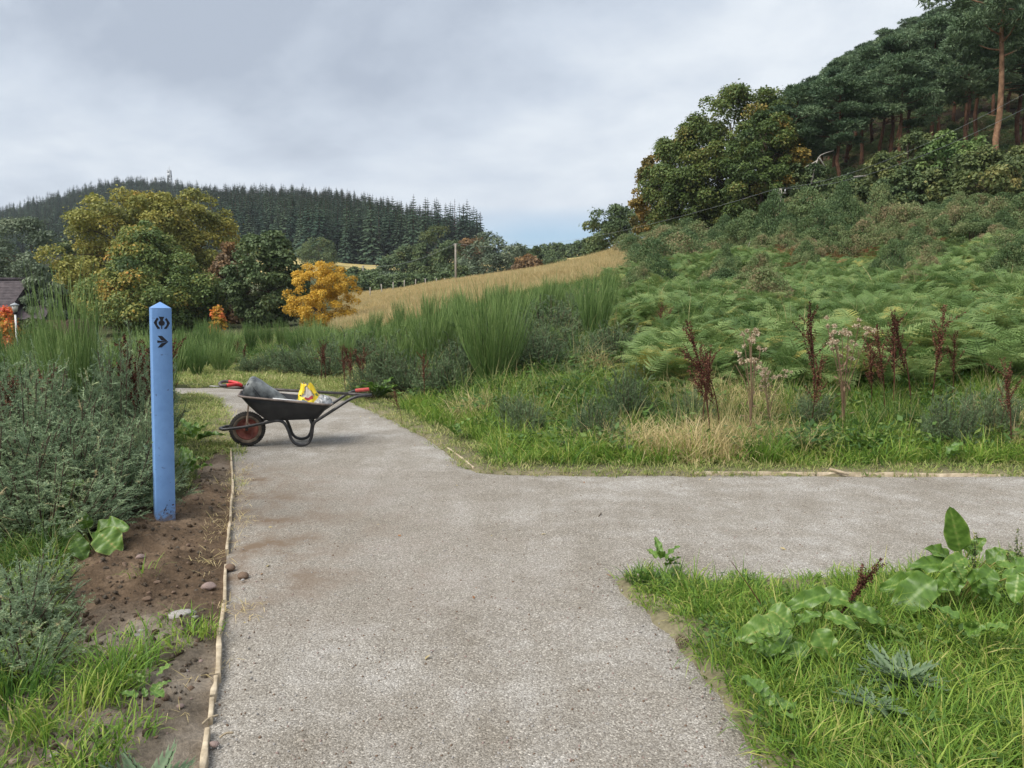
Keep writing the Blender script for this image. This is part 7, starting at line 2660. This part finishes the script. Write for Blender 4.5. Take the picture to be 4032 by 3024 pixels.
# lower wing with white framed windows
s = Soup()
wx = hx1 + 1.3
s.add([(hx1 - .5, -1.6, ez), (wx + .6, -1.6, ez), (wx + .6, .6, rz_ - .55), (hx1 - .5, .6, rz_ - .55), (wx + .6, 2.8, ez), (hx1 - .5, 2.8, ez)], [[0, 1, 2, 3], [3, 2, 4, 5]])
link('wing_roof', s.mesh('wing_roof', [M['roof_tile']]), house)
s = Soup()
add_box(s, (wx - .2, .6, ez / 2 - .3), (2.6, 4.0, ez + .5))
link('wing_wall', s.mesh('wing_wall', [M['stone_brown']]), house)
for k in range(3):
    x = hx1 - .6 + k * .95
    s = Soup()
    for bx in (-.36, 0, .36):
        add_box(s, (x + bx, -1.98 if k == 0 else -1.47, ez / 2 + .0), (.08, .06, 1.1))
    for bz in (-.52, .52):
        add_box(s, (x, -1.98 if k == 0 else -1.47, ez / 2 + bz), (.64, .055, .08))
    w_ = link('window', s.mesh('window', [M['white_paint']]), house)
    s = Soup()
    add_box(s, (x, -1.955 if k == 0 else -1.445, ez / 2), (.66, .02, 1.02))
    link('pane', s.mesh('pane', [M['glass']]), w_)

lp_ = on(32, 38)
lamp = link('lamp_post', None, None, lp_)
tag(lamp, 'white garden lamp post with a four sided lantern in front of the house', 'lamp post')
lt = at(32, 655, 38).z - lp_.z
s = Soup()
add_tube(s, [(0, 0, -.1), (0, 0, lt - .55)], [.05, .042], 10)
link('pole', s.mesh('pole', [M['white_paint']], True), lamp)
lan = link('lantern', None, lamp, (0, 0, lt))
s = Soup()
add_tube(s, [(0, 0, -.12), (0, 0, -.06), (0, 0, 0), (0, 0, .03)], [.23, .22, .05, .015], 4)
link('cap', s.mesh('cap', [M['lamp_cap']]), lan)
s = Soup()
add_tube(s, [(0, 0, -.42), (0, 0, -.12)], [.11, .18], 4)
link('glass', s.mesh('glass', [M['lamp_glass']]), lan)
s = Soup()
add_tube(s, [(0, 0, -.56), (0, 0, -.43)], [.045, .10], 8)
link('collar', s.mesh('collar', [M['black_paint']]), lan)

# ------------------------------------------------------------------ power line
def pole(u, d, vtop, label, r=.13, arm=False):
    g_ = on(u, d)
    H = at(u, vtop, d).z - g_.z
    rt = link('power_pole', None, None, g_)
    tag(rt, label, 'power pole', 'wooden power line poles')
    s = Soup()
    add_tube(s, [(0, 0, -.4), (0, 0, H)], [r, r * .72], 8)
    link('shaft', s.mesh('shaft', [M['pole']], True), rt)
    s = Soup()
    add_box(s, (0, 0, H - .25), (.66 if arm else .5, .08, .08))
    ca = link('cross_arm', s.mesh('cross_arm', [M['dead_wood']]), rt)
    for x in (-.28, .28) if arm else (-.2, .2):
        s = Soup()
        add_tube(s, [(x, 0, H - .19), (x, 0, H - .02)], [.05, .035], 6)
        link('insulator', s.mesh('insulator', [M['metal_grey']]), ca)
    return g_ + Vector((0, 0, H))


pA = pole(985, 112, 526, 'tall wooden power pole at the crest of the golden meadow', .17)
pB = pole(786, 150, 574, 'short distant power pole right of the golden tree', .16)
pC = pole(1677, 47, 408, 'wooden power pole showing above the gorse at the foot of the beeches', .13, True)


def wire(a, b, sag, label, off=0.0, r=.012):
    a, b = Vector(a), Vector(b)
    n = 24
    P = [(a * (1 - t) + b * t) + Vector((off, 0, -sag * 4 * t * (1 - t))) - a for t in np.linspace(0, 1, n)]
    s = Soup()
    add_tube(s, [tuple(p) for p in P], r, 4, False)
    o = link('overhead_wire', s.mesh('overhead_wire', [M['wire']], True), None, a)
    tag(o, label, 'wire', 'overhead power line wires')


wire(pC + Vector((-.28, 0, 0)), at(2420, 82, 24), .9, 'upper overhead wire from the gorse pole to the right border', r=.006)
wire(pC + Vector((.28, 0, 0)), at(2420, 122, 23.5), .9, 'lower overhead wire from the gorse pole to the right border', r=.006)
wire(pA, pC + Vector((-.28, 0, 0)), 1.6, 'overhead wire crossing the wood from the meadow pole', .0, .008)
wire(pB, pA, 1.2, 'distant overhead wire between the two far poles', .0, .02)

# fence along the far edge of the meadow
fp_ = [(800, 92, .0), (826, 94, 0), (850, 96, 0), (874, 98, 0), (898, 100, 0), (920, 101, 0), (943, 103, 0), (962, 104, 0), (1005, 106, 0), (1030, 107, 0), (1056, 108, 0), (1082, 109, 0), (1108, 110, 0)]
s = Soup()
add_tube(s, [(0, 0, -.3), (0, 0, 1.25)], [.07, .06], 6)
pm = s.mesh('fence_post', [M['dead_wood']], True)
for u, d, _ in fp_:
    o = link('fence_post', pm, None, on(u, d), (RNG.normal(0, .05), RNG.normal(0, .05), 0))
    tag(o, 'grey fence post along the crest of the golden meadow', 'fence post', 'fence posts along the crest of the golden meadow')

# mast on the hill
def lattice(u, d, vb, vt, wpx, label):
    b_, t_ = at(u, vb, d), at(u, vt, d)
    g_ = on(u, d)
    base = Vector((b_.x, d, g_.z))
    H = t_.z - base.z
    w = wpx / FD * d
    rt = link('radio_mast', None, None, base)
    tag(rt, label, 'radio mast', 'masts on the far hill')
    s = Soup()
    lev = 9
    for sx, sy in ((-1, -1), (1, -1), (1, 1), (-1, 1)):
        add_tube(s, [(sx * w / 2, sy * w / 2, 0), (sx * w * .3, sy * w * .3, H)], .42, 4)
    for k in range(lev):
        z0, z1 = H * k / lev, H * (k + 1) / lev
        h0, h1 = w * (.5 - .2 * k / lev), w * (.5 - .2 * (k + 1) / lev)
        for a, b in (((-1, -1), (1, -1)), ((1, -1), (1, 1)), ((1, 1), (-1, 1)), ((-1, 1), (-1, -1))):
            add_tube(s, [(a[0] * h0, a[1] * h0, z0), (b[0] * h1, b[1] * h1, z1)], .2, 4, False)
            add_tube(s, [(a[0] * h1, a[1] * h1, z1), (b[0] * h1, b[1] * h1, z1)], .2, 4, False)
    link('lattice', s.mesh('lattice', [M['mast']]), rt)
    return rt, H, w


rt, H, w = lattice(367, 705, 402, 368, 9, 'tall lattice radio mast on top of the far hill')
for z, r, hh in ((H * .82, w * .52, 3.0), (H * .95, w * .36, 2.6)):
    s = Soup()
    add_tube(s, [(0, 0, z - hh / 2), (0, 0, z + hh / 2)], [r, r], 10)
    link('antenna_drum', s.mesh('antenna_drum', [M['mast']]), rt)
s = Soup()
add_tube(s, [(0, 0, H), (0, 0, H + 4)], .2, 5)
link('spike', s.mesh('spike', [M['mast']]), rt)
lattice(381, 705, 402, 389, 6, 'short square mast right of the tall radio mast')
lattice(336, 700, 400, 384, 5, 'small twin topped mast left of the tall radio mast')

# dead pale branches at the edge of the wood
def dead_branch(u, d, v, pts_, label, r=.07):
    p = at(u, v, d)
    s = Soup()
    for ln_ in pts_:
        C = spline(ln_, 8)
        add_tube(s, C, np.linspace(r, r * .3, len(C)), 6)
    o = link('dead_branch', s.mesh('dead_branch', [M['dead_wood']], True), None, p)
    tag(o, label, 'branch')


dead_branch(1770, 57, 335, [[(-.5, 0, -2.0), (-.2, 0, -.6), (.1, 0, 0), (1.1, .2, .35)], [(0, 0, -.2), (.5, 0, -.9)], [(-.1, 0, -.4), (-.9, .2, -.8)]], 'bleached broken branch hanging in front of the pines beside the beech')
dead_branch(1860, 55, 385, [[(-1, 0, 0), (.2, 0, .15), (1.2, 0, -.1)]], 'bleached fallen branch lying low in front of the pine trunks', .06)
dead_branch(1612, 33, 545, [[(-.1, 0, -.5), (0, 0, 0), (.15, 0, .45)], [(0, 0, -.05), (-.25, 0, .2)]], 'pale dead twig standing up at the top of the bracken', .022)
print('objects', len(S.objects))

# alike neighbours told apart by their order from the left
ORD = ['first', 'second', 'third', 'fourth', 'fifth', 'sixth', 'seventh', 'eighth', 'ninth', 'tenth', 'eleventh', 'twelfth', 'thirteenth', 'fourteenth', 'fifteenth', 'sixteenth',
       'seventeenth', 'eighteenth', 'nineteenth', 'twentieth', 'twenty-first', 'twenty-second', 'twenty-third', 'twenty-fourth']
sets = {}
for o in S.objects:
    if o.parent is None and 'group' in o and 'label' in o:
        sets.setdefault((o['group'], o['label']), []).append(o)
for (gname, lab), obs in sets.items():
    if 2 <= len(obs) <= 24:
        obs.sort(key=lambda q: q.location.x / max(q.location.y, .1))
        for k, o in enumerate(obs):
            o['label'] = lab + ', ' + ORD[k] + ' from the left'
            w_ = o['label'].split()
            if len(w_) > 16:
                print('long label', len(w_), o['label'])

# the thin moist air that pales the far hill
hb = Soup()
add_box(hb, (0, 0, 64.6), (5080, 5080, 134.8))
hm = bpy.data.materials.new('haze')
hm.use_nodes = True
hn = hm.node_tree
hn.nodes.remove(hn.nodes['Principled BSDF'])
pv = hn.nodes.new('ShaderNodeVolumePrincipled')
pv.inputs['Color'].default_value = (0.86, 0.91, 1.0, 1)
pv.inputs['Density'].default_value = 0.00017
pv.inputs['Anisotropy'].default_value = 0.0
hn.links.new(pv.outputs[0], hn.nodes['Material Output'].inputs['Volume'])
haze = link('haze', hb.mesh('haze', [hm]))
tag(haze, 'thin pale haze over the valley', 'haze', kind='stuff')
zmin = min(v.co.z for v in ground.data.vertices)
zmax = max(v.co.z for v in ground.data.vertices)
print('ground z', zmin, zmax)
